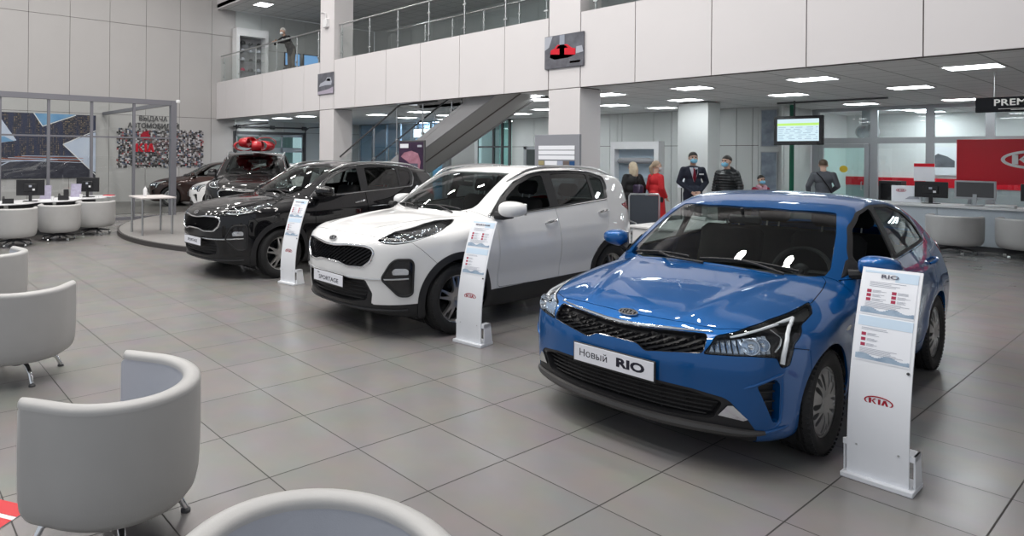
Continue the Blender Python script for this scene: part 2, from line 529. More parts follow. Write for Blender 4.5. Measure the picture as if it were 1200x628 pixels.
class Cutter:
    """cuts the half skin of one car and keeps the pieces by name"""
    def __init__(s, shape, **k): s.c = shape; s.M = shape.half_mesh(**k); s.skin = s.M; s.out = {}; s.seam = []
    def sd(s, proj, poly, cond=None, M=None):
        M = M or s.M; f = sdpoly(getattr(s.c, proj)(M.V), poly)
        if cond is not None: f = np.where(cond(M.V), f, .08)
        return f
    def cut(s, name, proj, poly, cond=None, gap=0., off=0., fl=.012, fld=None, keep=True, src=None):
        M = s.M if src is None else s.out[src]
        f = s.sd(proj, poly, cond, M)
        part, rest = clip(M, f + gap / 2)
        if gap:
            f2 = s.sd(proj, poly, cond, rest); sm, rest = clip(rest, f2 - gap / 2)
            s.seam.append(shift(sm, -.006))
        if keep:
            if off: part = shift(part, off)
            s.out[name] = part
            s.out[name + '#fl'] = fl
        if src is None: s.M = rest
        else: s.out[src] = rest
        return part
    def piece(s, name, both=True):
        m = s.out[name]; fl = s.out.get(name + '#fl', 0)
        if fl: m = cat_m([m, flange(m, fl)])
        return m
RIO = dict(L=4.42, spine=.55, cab_mid=2.7, ksf=.36, ksr=-.0, crown=.10, crown4=.25, hood_crown=.09, hood4=.25, tilt=.37, gcurve=.24, r_top=.045, r_sf=.12, r_belt=.04,
    hood=[(0, .66), (.08, .715), (.2, .785), (.4, .85), (.7, .912), (1.0, .955), (1.3, .985), (1.6, 1.0)],
    cab=[(.6, .665), (.8, .79), (1.15, .985), (1.5, 1.17), (1.82, 1.325), (2.05, 1.405), (2.3, 1.45), (2.6, 1.468), (2.9, 1.458), (3.2, 1.42), (3.5, 1.345), (3.8, 1.225), (4.0, 1.135), (4.15, 1.09), (4.3, 1.075), (4.5, 1.06)],
    wz=[(.1, .70), (.18, .79), (.26, .825), (.40, .845), (.55, .858), (.70, .868), (.80, .866), (.92, .85), (1.05, .80), (1.2, .74)],
    tap=[(0, .10), (.2, .05), (.45, .02), (.8, 0), (3.4, 0), (3.9, .02), (4.2, .04), (4.42, .08)],
    zb=[(0, 1.15), (.9, 1.08), (1.25, .97), (2, .985), (3, 1.03), (3.6, 1.06), (4.4, 1.07)],
    wb=[(.6, .92), (1.0, .85), (1.5, .80), (2.2, .815), (3.0, .80), (3.6, .75), (4.1, .70), (4.4, .66)],
    N=[(.05, .25), (.12, .13), (.17, .06), (.22, .03), (.3, .012), (.45, .0), (.55, .0), (.62, .012), (.68, .03), (.73, .07), (.8, .15), (.9, .35), (1.2, .9)],
    g=[(0, 0), (.2, .008), (.4, .045), (.55, .105), (.68, .185), (.78, .31), (.86, .54), (.95, .95)],
    R=[(.1, 4.30), (.25, 4.38), (.45, 4.42), (.7, 4.41), (.9, 4.38), (1.02, 4.38), (1.1, 4.36), (1.3, 4.2)],
    gr=[(0, 0), (.3, .02), (.5, .06), (.7, .12), (.8, .23), (.9, .5)],
    bot=[(0, .22), (.2, .16), (.6, .15), (2, .15), (3.9, .17), (4.42, .28)],
    flare=[(.845, .31, .37, .012), (3.445, .31, .37, .012)],
    lines=[(.9, 4.2, .80, .87, .008, .03), (1.2, 3.3, .40, .42, .010, .06)],
    creases=[(.30, .52, .010, .05, .12, 1.2)])
SUV = dict(L=4.485, spine=.75, cab_mid=2.9, ksf=.36, ksr=-.0, crown=.07, crown4=.18, hood_crown=.075, hood4=.13, tilt=.33, gcurve=.16, r_top=.06, r_sf=.14, r_belt=.05, uc=.95,
    hood=[(0, .905), (.05, .945), (.15, .99), (.3, 1.035), (.6, 1.08), (.9, 1.115), (1.2, 1.14), (1.6, 1.16)],
    cab=[(.6, .815), (.9, .98), (1.2, 1.155), (1.5, 1.335), (1.8, 1.49), (2.0, 1.572), (2.2, 1.618), (2.5, 1.65), (2.9, 1.655), (3.3, 1.635), (3.8, 1.585), (4.05, 1.55), (4.2, 1.52), (4.27, 1.45), (4.36, 1.27), (4.45, 1.10), (4.6, .8)],
    wz=[(.1, .78), (.22, .85), (.32, .885), (.45, .90), (.62, .915), (.80, .925), (.92, .918), (1.02, .91), (1.15, .88), (1.3, .82)],
    tap=[(0, .13), (.2, .07), (.45, .02), (.8, 0), (3.5, 0), (3.9, .025), (4.2, .09), (4.485, .18)],
    zb=[(0, 1.3), (.9, 1.22), (1.3, 1.09), (2, 1.10), (3, 1.15), (3.6, 1.19), (4.4, 1.22)],
    wb=[(.6, .96), (1.0, .90), (1.5, .855), (2.2, .865), (3.0, .855), (3.6, .815), (4.0, .745), (4.4, .64)],
    N=[(.05, .34), (.14, .20), (.20, .10), (.26, .05), (.36, .025), (.5, .01), (.62, .0), (.72, .0), (.82, .006), (.88, .018), (.94, .06), (1.02, .18), (1.2, .6), (1.6, 1.4)],
    g=[(0, 0), (.2, .01), (.4, .05), (.55, .11), (.68, .20), (.78, .32), (.86, .50), (.93, .75), (1.0, 1.1)],
    R=[(.1, 4.30), (.3, 4.42), (.5, 4.485), (.75, 4.48), (.95, 4.46), (1.1, 4.45), (1.5, 4.4)],
    gr=[(0, 0), (.3, .02), (.5, .06), (.7, .18), (.8, .34), (.9, .6)],
    bot=[(0, .30), (.2, .22), (.6, .19), (2, .19), (3.9, .21), (4.485, .34)],
    flare=[(.935, .352, .40, .012), (3.58, .352, .40, .012)],
    lines=[(1.2, 4.2, .93, .98, .006, .04), (1.3, 3.3, .52, .55, -.012, .09)],
    creases=[(.34, .58, .012, .05, .15, 1.2)])
# ------------------------------------------------------------ building one car from its cut skin
M_GLASS = thin_glass('tinted window glass', (.55, .60, .585), 1.0)
M_GLASSD = thin_glass('dark privacy glass', (.22, .25, .25), 1.0)
M_LENS = thin_glass('clear lamp lens', (.95, .97, .98), .8)
M_BLK = mat('black plastic', (.018, .018, .02), .45)
M_GLOSSBLK = mat('gloss black trim', (.008, .008, .01), .12, coat=.6)
M_SEAM = mat('panel gap', (.006, .006, .007), .8)
M_RUB = noisy('tyre rubber', (.012, .012, .013), (.02, .02, .021), 30, .62, bump=.1)
M_CHROME = mat('chrome', (.82, .83, .85), .08, 1.)
M_SATIN = mat('satin metal', (.62, .63, .64), .28, 1.)
M_ALU = mat('wheel silver', (.52, .52, .52), .33, .85)
M_INT = noisy('dark cabin trim', (.010, .010, .011), (.015, .015, .016), 40, .7)
M_SEAT = noisy('charcoal seat cloth', (.008, .008, .009), (.015, .015, .016), 60, .9)
M_GREYTRIM = mat('grey dashboard', (.05, .053, .056), .6)
M_REFL = mat('lamp reflector', (.75, .78, .82), .12, 1.)
M_DRL = mat('running light strip', (.85, .86, .88), .25, spec=.6)
M_HOUSING = mat('lamp housing', (.012, .013, .016), .25, .3)
M_RED = mat('tail light red', (.35, .006, .012), .12, coat=.5)
M_PLATE = mat('plate white', (.88, .89, .95), .35)
M_INK = mat('plate lettering', (.015, .015, .03), .5)
M_PLASTICW = mat('white lettering', (.8, .8, .8), .5)

def paint(name, col, metal=.55, rough=.28, coat=1.):
    m = mat(name, col, rough, metal, spec=.12, coat=coat, coat_rough=.008)
    return m

def rot_poly(poly, a):
    c, s = math.cos(a), math.sin(a); return [(c * p[0] - s * p[1], s * p[0] + c * p[1]) for p in poly]

def rim_face(Rr, prof, holes, n=144, nr=26, depth=.03):
    """wheel face: a disc with a radial profile, holes cut by polygons; axis x, face towards +x"""
    rs = np.linspace(.001, Rr, nr); a = np.linspace(0, 2 * PI, n + 1)
    ra, aa = np.meshgrid(rs, a, indexing='ij'); h = prof(rs)[:, None] + 0 * aa
    V = np.stack([h.ravel(), (ra * np.cos(aa)).ravel(), (ra * np.sin(aa)).ravel()], 1)
    d = np.gradient(prof(rs), rs)[:, None] + 0 * aa; N = np.stack([np.ones_like(h).ravel(), (-d * np.cos(aa)).ravel(), (-d * np.sin(aa)).ravel()], 1); N /= np.linalg.norm(N, axis=1)[:, None]
    i, k = np.meshgrid(np.arange(nr - 1), np.arange(n), indexing='ij'); p = (i * (n + 1) + k).ravel(); q = p + n + 1
    T = np.concatenate([np.stack([p, q, q + 1], 1), np.stack([p, q + 1, p + 1], 1)])
    m = Msh(V, N, T)
    for h_ in holes: _, m = clip(m, sdpoly(m.V[:, 1:], h_), 1e-5)
    fl = flange(m, depth); fl.N *= 1
    return cat_m([m, fl])

def np_mesh(name, m):
    return to_mesh(name, m, 0.)

def make_wheel(spec):
    """meshes of one wheel, axis x, outer side +x: tyre, rim face, barrel"""
    R0, w, rr = spec['R'], spec['w'], spec['rim']
    t = MB(); hw = w / 2
    pr = [(rr - .012, -hw * .8), (rr + .004, -hw * .88), (rr + .02, -hw * .96), ((R0 + rr) / 2, -hw * 1.03), (R0 - .03, -hw * .97), (R0 - .008, -hw * .85)]
    for g in (-.5, 0, .5):
        c = g * hw * 1.0
        pr += [(R0 - .002, c - .012), (R0 - .009, c - .008), (R0 - .009, c + .008), (R0 - .002, c + .012)]
    pr += [(R0 - .008, hw * .85), (R0 - .03, hw * .97), (R0 - .034, hw * .985), ((R0 + rr) / 2, hw * 1.03), (rr + .02, hw * .96), (rr + .004, hw * .88), (rr - .012, hw * .8)]
    t.lathe(pr, 64, axis='x')
    # tread blocks on the shoulder
    for i in range(72):
        a = 2 * PI * i / 56
        for sg in (-1, 1):
            p0 = Vector((sg * hw * .78, (R0 - .013) * math.cos(a), (R0 - .013) * math.sin(a))); 
            e = Vector((0, -math.sin(a), math.cos(a))); r_ = Vector((0, math.cos(a), math.sin(a))); x = Vector((1, 0, 0))
            vs = []
            for dx in (-.02, .02):
                for de in (-.009, .009):
                    for dr in (0, .011 - (.006 if dx * sg > 0 else 0)): vs.append(p0 + x * dx + e * de + r_ * dr)
            t.add(vs, [[0, 1, 3, 2], [4, 6, 7, 5], [0, 4, 5, 1], [2, 3, 7, 6], [0, 2, 6, 4], [1, 5, 7, 3]])
    tyre = t.mesh('tyre', 35)
    b = MB(); b.lathe([(rr - .002, hw * .84), (rr + .004, hw * .86), (rr + .002, hw * .80), (rr - .018, hw * .74), (rr - .03, -hw * .8), (rr, -hw * .85)], 64, axis='x')
    barrel = b.mesh('barrel', 35)
    d = MB(); d.lathe([(.03, -hw * .1), (rr * .72, -hw * .1), (rr * .74, -hw * .2)], 48, axis='x')
    d.lathe([(.02, -hw * .05), (.07, -hw * .05), (.075, -hw * .15)], 32, axis='x')
    disc = d.mesh('brake_disc', 35)
    face = np_mesh('rim', rim_face(rr - .004, spec['prof'], spec['holes']()))
    cap = MB(); h0 = float(spec['prof'](np.array([0.]))[0]); cap.lathe([(0.0005, h0 + .008), (.022, h0 + .007), (.027, h0 + .002), (.028, h0 - .01)], 28, axis='x')
    for i in range(5):
        a = 2 * PI * i / 5 + .3; c = (h0 - .002, .052 * math.cos(a), .052 * math.sin(a)); cap.cyl(c, (h0 + .006, c[1], c[2]), .008, 8)
    return dict(tyre=tyre, barrel=barrel, disc=disc, face=face, cap=cap.mesh('hub', 35))

def rounded_box_obj(name, a, b, r, m, parent, seg=3, rot=None):
    mb = MB().box(a, b, bev=r * .6)
    o = link(name, mb.mesh(name, 60), m, parent)
    md = o.modifiers.new('bev', 'BEVEL'); md.width = r * .35; md.segments = 2; md.limit_method = 'ANGLE'; md.angle_limit = R(20)
    if rot is not None:
        c = Vector([(p + q) / 2 for p, q in zip(a, b)]); o.data.transform(Matrix.Translation(c) @ rot.to_4x4() @ Matrix.Translation(-c))
    return o

class Car:
    def __init__(s, shape, **k): s.c = CarShape(shape); s.ct = Cutter(s.c, **k); s.L = shape['L']; s.mesh = {}
    def y(s, V): V = np.array(V, float); V[:, 1] -= s.L / 2; return V
    def store(s, key, m): s.mesh[key] = to_mesh(key, m, s.L) if m is not None and len(m.T) else None
    def whole(s, key, m):
        if m is not None and len(m.T): s.store(key, cat_m([m, mir(m)]))
    def pair(s, key, m):
        if m is not None and len(m.T): s.store(key + '_l', m); s.store(key + '_r', mir(m))
    # features are tubes or boxes laid on the skin, in Blender car space
    def front_pts(s, wz, off): return [tuple(v) for v in s.y(s.c.at_front(wz, off))]
    def side_pts(s, uz, off): return [tuple(v) for v in s.y(s.c.at_side(uz, off))]
    def top_pts(s, xu, off): return [tuple(v) for v in s.y(s.c.at_top(xu, off))]

def flipx(pts): return [(-p[0], p[1], p[2]) for p in pts]

def ribbon(mb, pts, nrm, w0, w1, th=.004):
    """flat strip along pts: nrm = outward directions, w0/w1 = offsets across"""
    pts = [Vector(p) for p in pts]; vs = []; n = len(pts)
    for i, p in enumerate(pts):
        t = (pts[min(i + 1, n - 1)] - pts[max(i - 1, 0)]).normalized(); nn = Vector(nrm[i]).normalized(); c = nn.cross(t).normalized()
        a = w0[i] if hasattr(w0, '__len__') else w0; b = w1[i] if hasattr(w1, '__len__') else w1
        vs += [p + c * a, p + c * b, p + c * b + nn * th, p + c * a + nn * th]
    fs = []
    for i in range(n - 1):
        for k in range(4): fs.append([4 * i + k, 4 * i + (k + 1) % 4, 4 * i + 4 + (k + 1) % 4, 4 * i + 4 + k])
    fs += [[0, 1, 2, 3], [4 * n - 4, 4 * n - 3, 4 * n - 2, 4 * n - 1]]
    mb.add(vs, fs)

def resample(pts, n):
    P = np.array(pts, float); d = np.r_[0, np.cumsum(np.linalg.norm(np.diff(P, axis=0), axis=1))]
    t = np.linspace(0, d[-1], n); return np.stack([np.interp(t, d, P[:, k]) for k in range(P.shape[1])], 1)

def build_cut(shape, ft, **k):
    """cut all panels of a car body; returns the Car with its meshes"""
    car = Car(shape, **k); ct = car.ct; c = car.c
    front = lambda V: V[:, 1] < 1.6
    # arches
    for au, az, ar in ft['arches']:
        a = np.linspace(0, 2 * PI, 72, endpoint=False); cp = np.stack([au + ar * np.cos(a), az + ar * np.sin(a)], 1)
        ct.cut('arch', 'side', cp, lambda V: V[:, 0] > .4, keep=False)
        if ft.get('clad'):
            cp2 = np.stack([au + ft['clad'] * np.cos(a), az + ft['clad'] * np.sin(a)], 1)
            ct.cut('clad%.1f' % au, 'side', cp2, lambda V: V[:, 0] > .45, off=.008, fl=.02)
    if ft.get('sill'): ct.cut('sill', 'side', np.array(ft['sill']), lambda V: V[:, 0] > .3, off=.006, fl=.02)
    # windscreen, windows
    ct.cut('windshield', 'top', np.array(mirror_w(ft['ws'])), lambda V: (V[:, 2] > .85) & (V[:, 1] > .9) & (V[:, 1] < 2.8), off=-.004, fl=0)
    ct.cut('rear_window', 'top', np.array(mirror_w(ft['rw'])), lambda V: (V[:, 2] > .95) & (V[:, 1] > 2.8), off=-.004, fl=0)
    sd = lambda V: (V[:, 0] > .3) & (V[:, 2] > .8)
    ct.cut('dlo', 'side', rounded(ft['dlo'], .05), sd, off=-.002, fl=.01)
    for i, w in enumerate(ft['win']): ct.cut('win%d' % i, 'side', rounded(w, .03), sd, off=-.006, fl=0, src='dlo')
    # nose
    ct.cut('headlight', 'front', rounded(ft['lamp'], .015), lambda V: (V[:, 1] < 1.5) & (V[:, 0] > .2), gap=.004, fl=0)
    gp = rounded(mirror_w(ft['grille']), .02); ct.cut('grille', 'front', gp, front, fl=0)
    car.gp = gp
    ct.cut('intake', 'front', np.array(mirror_w(ft['intake'])), front, off=-.004, fl=.01)
    ct.cut('lower', 'front', rounded(mirror_w(ft['lower']), .02), front, fl=0, src='intake')
    for i, p in enumerate(ft.get('vents', [])): ct.cut('vent%d' % i, 'front', rounded(p, .015), front, off=-.045, fl=0)
    ct.cut('hood', 'top', np.array(mirror_w(ft['hood'])), lambda V: V[:, 2] > ft['hood_z'], gap=.0045, fl=.012)
    ct.cut('bumper', 'side', np.array(ft['bumper']), gap=.004, fl=.012)
    ct.cut('fender', 'side', np.array(ft['fender']), lambda V: V[:, 0] > .2, gap=.0045, fl=.012)
    ct.cut('door0', 'side', rounded(ft['doors'][0], .04), lambda V: V[:, 0] > .3, gap=.005, fl=.012)
    ct.cut('door1', 'side', rounded(ft['doors'][1], .04), lambda V: V[:, 0] > .3, gap=.005, fl=.012)
    ct.cut('tail', 'side', rounded(ft['tail'], .02), lambda V: (V[:, 0] > ft.get('tail_x', .42)) & (V[:, 1] > 3.6), gap=.004, off=.003, fl=.01)
    for n_ in ('rear_window', 'windshield', 'grille', 'lower', 'hood', 'bumper', 'intake'): car.whole(n_, ct.piece(n_))
    for n_ in ['dlo', 'headlight', 'fender', 'door0', 'door1', 'tail'] + ['win%d' % i for i in range(len(ft['win']))] + ['vent%d' % i for i in range(len(ft.get('vents', [])))]: car.pair(n_, ct.piece(n_))
    if ft.get('clad'):
        for i, (au, az, ar) in enumerate(ft['arches']): car.pair('clad%d' % i, ct.piece('clad%.1f' % au))
        car.pair('sill', ct.piece('sill'))
    car.whole('shell', cat_m([ct.M, flange(ct.M, .02)]))
    car.whole('seam', cat_m(ct.seam))
    # headlamp bowl, grille back
    hl = ct.out['headlight']; car.pair('bowl', cat_m([shift(hl, -.055), flange(hl, .055)]))
    gb = ct.out['grille']; car.whole('grille_back', cat_m([shift(gb, -.035), flange(gb, .035)]))
    lb = ct.out['lower']; car.whole('lower_back', cat_m([shift(lb, -.07), flange(lb, .07)]))
    if ft.get('vents'):
        vb = ct.out['vent0']; car.pair('vent_wall', flange(shift(vb, .045), .045))
    # cabin lining: the skin moved inwards, with the same window openings
    c2 = ct.skin; cc = Cutter.__new__(Cutter); cc.c = c; cc.M = c2; cc.out = {}; cc.seam = []
    _, cc.M = clip(cc.M, cc.M.V[:, 2] - ft['lining_z']); _, cc.M = clip(cc.M, 1.0 - cc.M.V[:, 1])
    cc.cut('a', 'top', np.array(mirror_w(ft['ws'])) , lambda V: (V[:, 2] > .85) & (V[:, 1] > .9) & (V[:, 1] < 2.8), keep=False)
    cc.cut('b', 'top', np.array(mirror_w(ft['rw'])), lambda V: (V[:, 2] > .95) & (V[:, 1] > 2.8), keep=False)
    for w in ft['win']: cc.cut('w', 'side', rounded(w, .03), sd, keep=False)
    car.whole('lining', cat_m([shift(cc.M, -.028), flange(shift(cc.M, -.004), .024)]))
    return car
def P2(car, kind, pts, off=0.): return getattr(car, kind + '_pts')(pts, off)

def assemble(car, ft, pt, root, colours=None, detail=True, tint=None):
    """link the parts of one car under its root; meshes are shared between cars of one kind"""
    me = car.mesh; L = car.L
    glass = tint or M_GLASS
    def part(name, key, m, parent=root):
        d = me.get(key)
        if d is None: return None
        if d.users > 0 and len(d.materials) and d.materials[0] != m: d = d.copy(); d.materials.clear()
        return link(name, d, m, parent)
    part('body_shell', 'shell', pt); part('hood_panel', 'hood', pt); part('front_bumper', 'bumper', pt); part('panel_seams', 'seam', M_SEAM)
    part('bumper_skirt', 'intake', M_BLK)
    part('windshield', 'windshield', glass); part('rear_window', 'rear_window', M_GLASSD)
    part('cabin_lining', 'lining', M_INT)
    for s in 'lr':
        part('front_fender', 'fender_' + s, pt)
        doors = [part('door', 'door%d_%s' % (i, s), pt) for i in (0, 1)]
        fr = part('window_frame', 'dlo_' + s, M_BLK)
        for i in range(len(ft['win'])):
            if s == 'l' and i in ft.get('open', ()): continue
            part('window_pane', 'win%d_%s' % (i, s), ft.get('wintint', {}).get(i, glass), fr)
        hl = part('headlight', 'bowl_' + s, M_HOUSING); part('lamp_lens', 'headlight_' + s, M_LENS, hl)
        part('tail_light', 'tail_' + s, M_RED)
        part('bumper_vent', 'vent0_' + s, M_BLK)
        part('vent_frame', 'vent_wall_' + s, pt)
        for i in (0, 1): part('wheel_arch_cladding', 'clad%d_%s' % (i, s), M_BLK)
        part('sill_cladding', 'sill_' + s, M_BLK)
        for i, fn in enumerate(ft.get('lamp_bits', [])):
            key = 'lampbit%d_%s' % (i, s)
            if key not in me:
                mb = MB(); nm, m_ = fn(car, mb)
                if s == 'r': mb.v = [(-p[0], p[1], p[2]) for p in mb.v]
                me[key] = mb.mesh(nm, 40); me[key]['nm'] = nm; me[key].materials.append(m_)
            link(me[key]['nm'], me[key], None, hl)
        for i, fn in enumerate(ft.get('side_bits', [])):
            key = 'sidebit%d_%s' % (i, s)
            if key not in me:
                mb = MB(); nm, m_ = fn(car, mb)
                if s == 'r': mb.v = [(-p[0], p[1], p[2]) for p in mb.v]
                if s == 'r' and ft.get('fold') and nm in ('side_mirror', 'mirror_glass'):
                    c0 = Vector((-.93, 1.60 - L / 2, 1.2)); rm = Matrix.Rotation(R(-72), 3, 'Z')
                    mb.v = [tuple(rm @ (Vector(p) - c0) + c0 + Vector((.045, .10, -.02))) for p in mb.v]
                me[key] = mb.mesh(nm, 40); me[key]['nm'] = nm; me[key]['pt'] = m_ is None
                if m_ is not None: me[key].materials.append(m_)
            d = me[key]; nm = d['nm']; par = root
            if nm == 'door_handle': par = doors[0 if i == ft['handle0'] else 1]
            if d.get('pt'): 
                if len(d.materials) and d.materials[0] != pt: d = d.copy(); d.materials.clear()
                link(nm, d, pt, par)
            else: link(nm, d, None, par)
    gr = part('radiator_grille', 'grille_back', M_BLK)
    lg = part('lower_grille', 'lower_back', M_BLK)
    for i, fn in enumerate(ft.get('front_bits', [])):
        key = 'front%d' % i
        if key not in me:
            mb = MB(); nm, m_, par = fn(car, mb); me[key] = mb.mesh(nm, 35); me[key]['nm'] = nm; me[key]['par'] = par; me[key].materials.append(m_)
        link(me[key]['nm'], me[key], None, {'grille': gr, 'lower': lg}.get(me[key]['par'], root))
    # wheels
    w = ft['wheel_mesh']
    for sx in (1, -1):
        for i, (au, az, ar) in enumerate(ft['arches']):
            loc = (sx * ft['track'], ft.get('wheel_u', [a[0] for a in ft['arches']])[i] - L / 2, ft['wheel']['R'])
            t = link('wheel', w['tyre'], M_RUB, root); t.location = loc
            if sx < 0: t.rotation_euler = (0, 0, PI)
            elif i == 0: t.rotation_euler = (0, 0, R(ft.get('steer', 0)))
            for nm, k, m_ in (('rim', 'face', ft['rim_mat']), ('rim_barrel', 'barrel', ft['rim_mat']), ('hub_cap', 'cap', ft['rim_mat']), ('brake_disc', 'disc', M_HOUSING)):
                link(nm, w[k], m_, t)
    if 'arch_liner0' not in me:
        kk = 0
        for sx in (1, -1):
            for au, az, ar in ft['arches']:
                mb = MB()
                r = ar + .012; n = 24; a0, a1 = -.55, PI + .55
                vs = []; fs = []
                for k in range(n + 1):
                    a = a0 + (a1 - a0) * k / n; y, z = au - L / 2 + r * math.cos(a), az + r * math.sin(a); xo = .80
                    vs += [(sx * .42, y, z), (sx * xo, y, z)]
                for k in range(n): fs.append([2 * k, 2 * k + 1, 2 * k + 3, 2 * k + 2])
                c = len(vs); vs.append((sx * .42, au - L / 2, az)); fs += [[2 * k, 2 * k + 2, c] for k in range(n)]
                mb.add(vs, fs); me['arch_liner%d' % kk] = mb.mesh('arch_liner', 40); kk += 1
    for kk in range(4): link('wheel_arch_liner', me['arch_liner%d' % kk], M_SEAM, root)
    # cabin
    z0, zs = ft['seat_z'], ft['seat_u']
    def seat(x, u, w_, name, back=.62, rake=.32):
        mb = MB()
        y = u - L / 2
        mb.box((x - w_ / 2, y - .48, z0 - .14), (x + w_ / 2, y + .04, z0), .05)
        rm = Matrix.Rotation(-rake, 3, 'X')
        mb.box((x - w_ / 2, y - .06, z0 - .05), (x + w_ / 2, y + .08, z0 + back), .05, rot=rm, cen=(x, y, z0))
        n_ = 2 if w_ > .8 else 1
        for j in range(n_):
            xx = x if n_ == 1 else x + (-.32 if j == 0 else .32)
            mb.box((xx - .13, y - .04, z0 + back + .05), (xx + .13, y + .06, z0 + back + .22), .035, rot=rm, cen=(xx, y, z0))
        o = mb.obj(name, M_SEAT, root, smooth=50)
        for j in range(n_):
            xx = x if n_ == 1 else x + (-.32 if j == 0 else .32)
            for dx in (-.05, .05):
                q = [rm @ Vector((xx + dx - xx, .01, h)) + Vector((xx, y, z0)) for h in (back - .02, back + .08)]
                MB().cyl(q[0], q[1], .007, 8).obj('headrest_post', M_SATIN, o)
    seat(.36, zs[0], .50, 'front_seat'); seat(-.36, zs[0], .50, 'front_seat'); seat(0, zs[1], 1.2, 'rear_seat', .56)
    dz = ft['dash_z']; du = ft['dash_u'] - L / 2
    mb = MB(); mb.prism([(du - .42, dz - .30), (du - .42, dz - .06), (du - .28, dz - .02), (du - .05, dz), (du + .08, dz - .03), (du + .13, dz - .14), (du + .05, dz - .36), (du - .1, dz - .6)], -.70, .70, 'x')
    mb.box((-.13, du - .1, dz - .5), (.13, du + .9, dz - .42), .03)
    db = mb.obj('dashboard', M_GREYTRIM, root, smooth=35, bevel=.015)
    mb = MB(); c = Vector((.36, du + .33, dz - .03)); tl = R(62)
    ring = [c + Vector((.185 * math.cos(a), .185 * math.sin(a) * math.cos(tl), .185 * math.sin(a) * math.sin(tl))) for a in np.linspace(0, 2 * PI, 28, endpoint=False)]
    mb.tube(ring, .016, 8, closed=True); mb.sphere(c, .06, 12, 8, (1, .5, 1))
    for a in (PI, 0, -PI / 2): mb.cyl(c, c + Vector((.18 * math.cos(a), .18 * math.sin(a) * math.cos(tl), .18 * math.sin(a) * math.sin(tl))), .018, 8)
    mb.cyl(c, c + Vector((0, -.25, -.1)), .03, 8)
    mb.obj('steering_wheel', M_BLK, root)
    mb = MB(); f0, f1 = 1.15 - L / 2, ft['floor_u1'] - L / 2
    mb.box((-.72, f0, .24), (.72, f1, .28)); mb.box((-.74, f0 - .02, .24), (.74, f0 + .02, dz - .1)); mb.box((-.70, f1 - .02, .24), (.70, f1 + .02, ft['shelf_z']))
    mb.obj('cabin_floor', M_INT, root)
    mb = MB(); y, z = ft['rvm'][0] - L / 2, ft['rvm'][1]
    mb.box((-.12, y - .02, z - .035), (.12, y + .015, z + .035), .015); mb.cyl((0, y - .03, z + .02), (0, y - .06, z + .09), .012, 8)
    mb.obj('rear_view_mirror', M_BLK, root)
    return root
def patch(car, mb, poly, off, th=.006, kind='front'):
    """a thin solid plate lying on the skin with the outline poly"""
    poly = [tuple(p) for p in poly]; n = len(poly); cx = tuple(np.mean(np.array(poly), 0))
    f = getattr(car, kind + '_pts'); rings = []
    for o in (off, off + th):
        rings.append(f(poly, o)); rings.append(f([tuple((np.array(p) * .5 + np.array(cx) * .5)) for p in poly], o)); rings.append(f([cx], o))
    vs = rings[0] + rings[1] + rings[2] + rings[3] + rings[4] + rings[5]; fs = []; b = 2 * n + 1
    for i in range(n):
        j = (i + 1) % n
        fs += [[i, j, b + j, b + i], [b + i, b + j, b + n + j, b + n + i], [b + n + i, b + n + j, b + 2 * n], [j, i, n + i, n + j], [n + j, n + i, 2 * n]]
    mb.add(vs, fs)

def grille_cells(car, mb, poly, dw, dz, inset, h, fill=(.46, .42), margin=.010, slant=0., kind=0):
    P = np.array(poly); lo, hi = P.min(0), P.max(0); r = 0; z = lo[1] + dz / 2; C = []
    while z < hi[1]:
        w = -dw * 20 + (dw / 2 if r % 2 else 0)
        while w < hi[0]: 
            if w > lo[0]: C.append((w, z))
            w += dw
        z += dz; r += 1
    C = np.array(C); C = C[sdpoly(C, P) < -margin]
    a, b = dw * fill[0], dz * fill[1]
    q = [C + o for o in ((-a, -slant), (0, -b), (a, slant), (0, b))]
    base = [np.array(car.front_pts(p, -inset)) for p in q]; tip = np.array(car.front_pts(C, -inset + h))
    for i in range(len(C)):
        mb.add([base[0][i], base[1][i], base[2][i], base[3][i], tip[i]], [[0, 1, 4], [1, 2, 4], [2, 3, 4], [3, 0, 4]])

def slats(car, mb, zs, w0, inset, r, poly, n=41, margin=.004):
    for z in zs:
        ws = np.linspace(-w0, w0, n); q = np.stack([ws, np.full(n, z)], 1); q = q[sdpoly(q, poly) < -margin]
        if len(q) > 2: mb.tube(car.front_pts(q, -inset), r, 6)

def plate(car, mb, z, w=.52, h=.112, u=-.012, th=.008):
    y = u - car.L / 2; mb.box((-w / 2, y - th, z - h / 2), (w / 2, y, z + h / 2), .003); return y - th

def mirror_shell(mb, c, size, lean=.0, back=False):
    """rounded mirror housing: egg section, flat at the rear"""
    cx, cy, cz = c; sx, sy, sz = size; n, m = 20, 14; vs = []; fs = []
    for i in range(m + 1):
        t = -1 + 2 * i / m
        k = max(1 - abs(t) ** 2.6, 0) ** .5
        for j in range(n):
            a = 2 * PI * j / n; ca, sa = math.cos(a), math.sin(a)
            y = -abs(ca) ** .8 * sy if ca > 0 else abs(ca) ** .5 * sy * .45
            z = math.copysign(abs(sa) ** .75, sa) * sz * (1 - .15 * t)
            vs.append((cx + t * sx, cy + y * k + t * sx * .16 - lean * t, cz + z * k + t * sx * .02))
    for i in range(m):
        for j in range(n): fs.append([i * n + j, i * n + (j + 1) % n, (i + 1) * n + (j + 1) % n, (i + 1) * n + j])
    mb.add(vs, fs)

def handle_bar(car, mb, u, z, ln=.20, r=.012, slope=.03):
    P = [(u - ln / 2 + ln * t, z + slope * (t - .5)) for t in np.linspace(0, 1, 9)]
    off = [.002, .022, .032, .036, .037, .036, .032, .022, .002]
    pts = [car.side_pts([p], o)[0] for p, o in zip(P, off)]
    mb.tube(pts, [.008, .013, .014, .014, .014, .014, .014, .013, .008], 8)

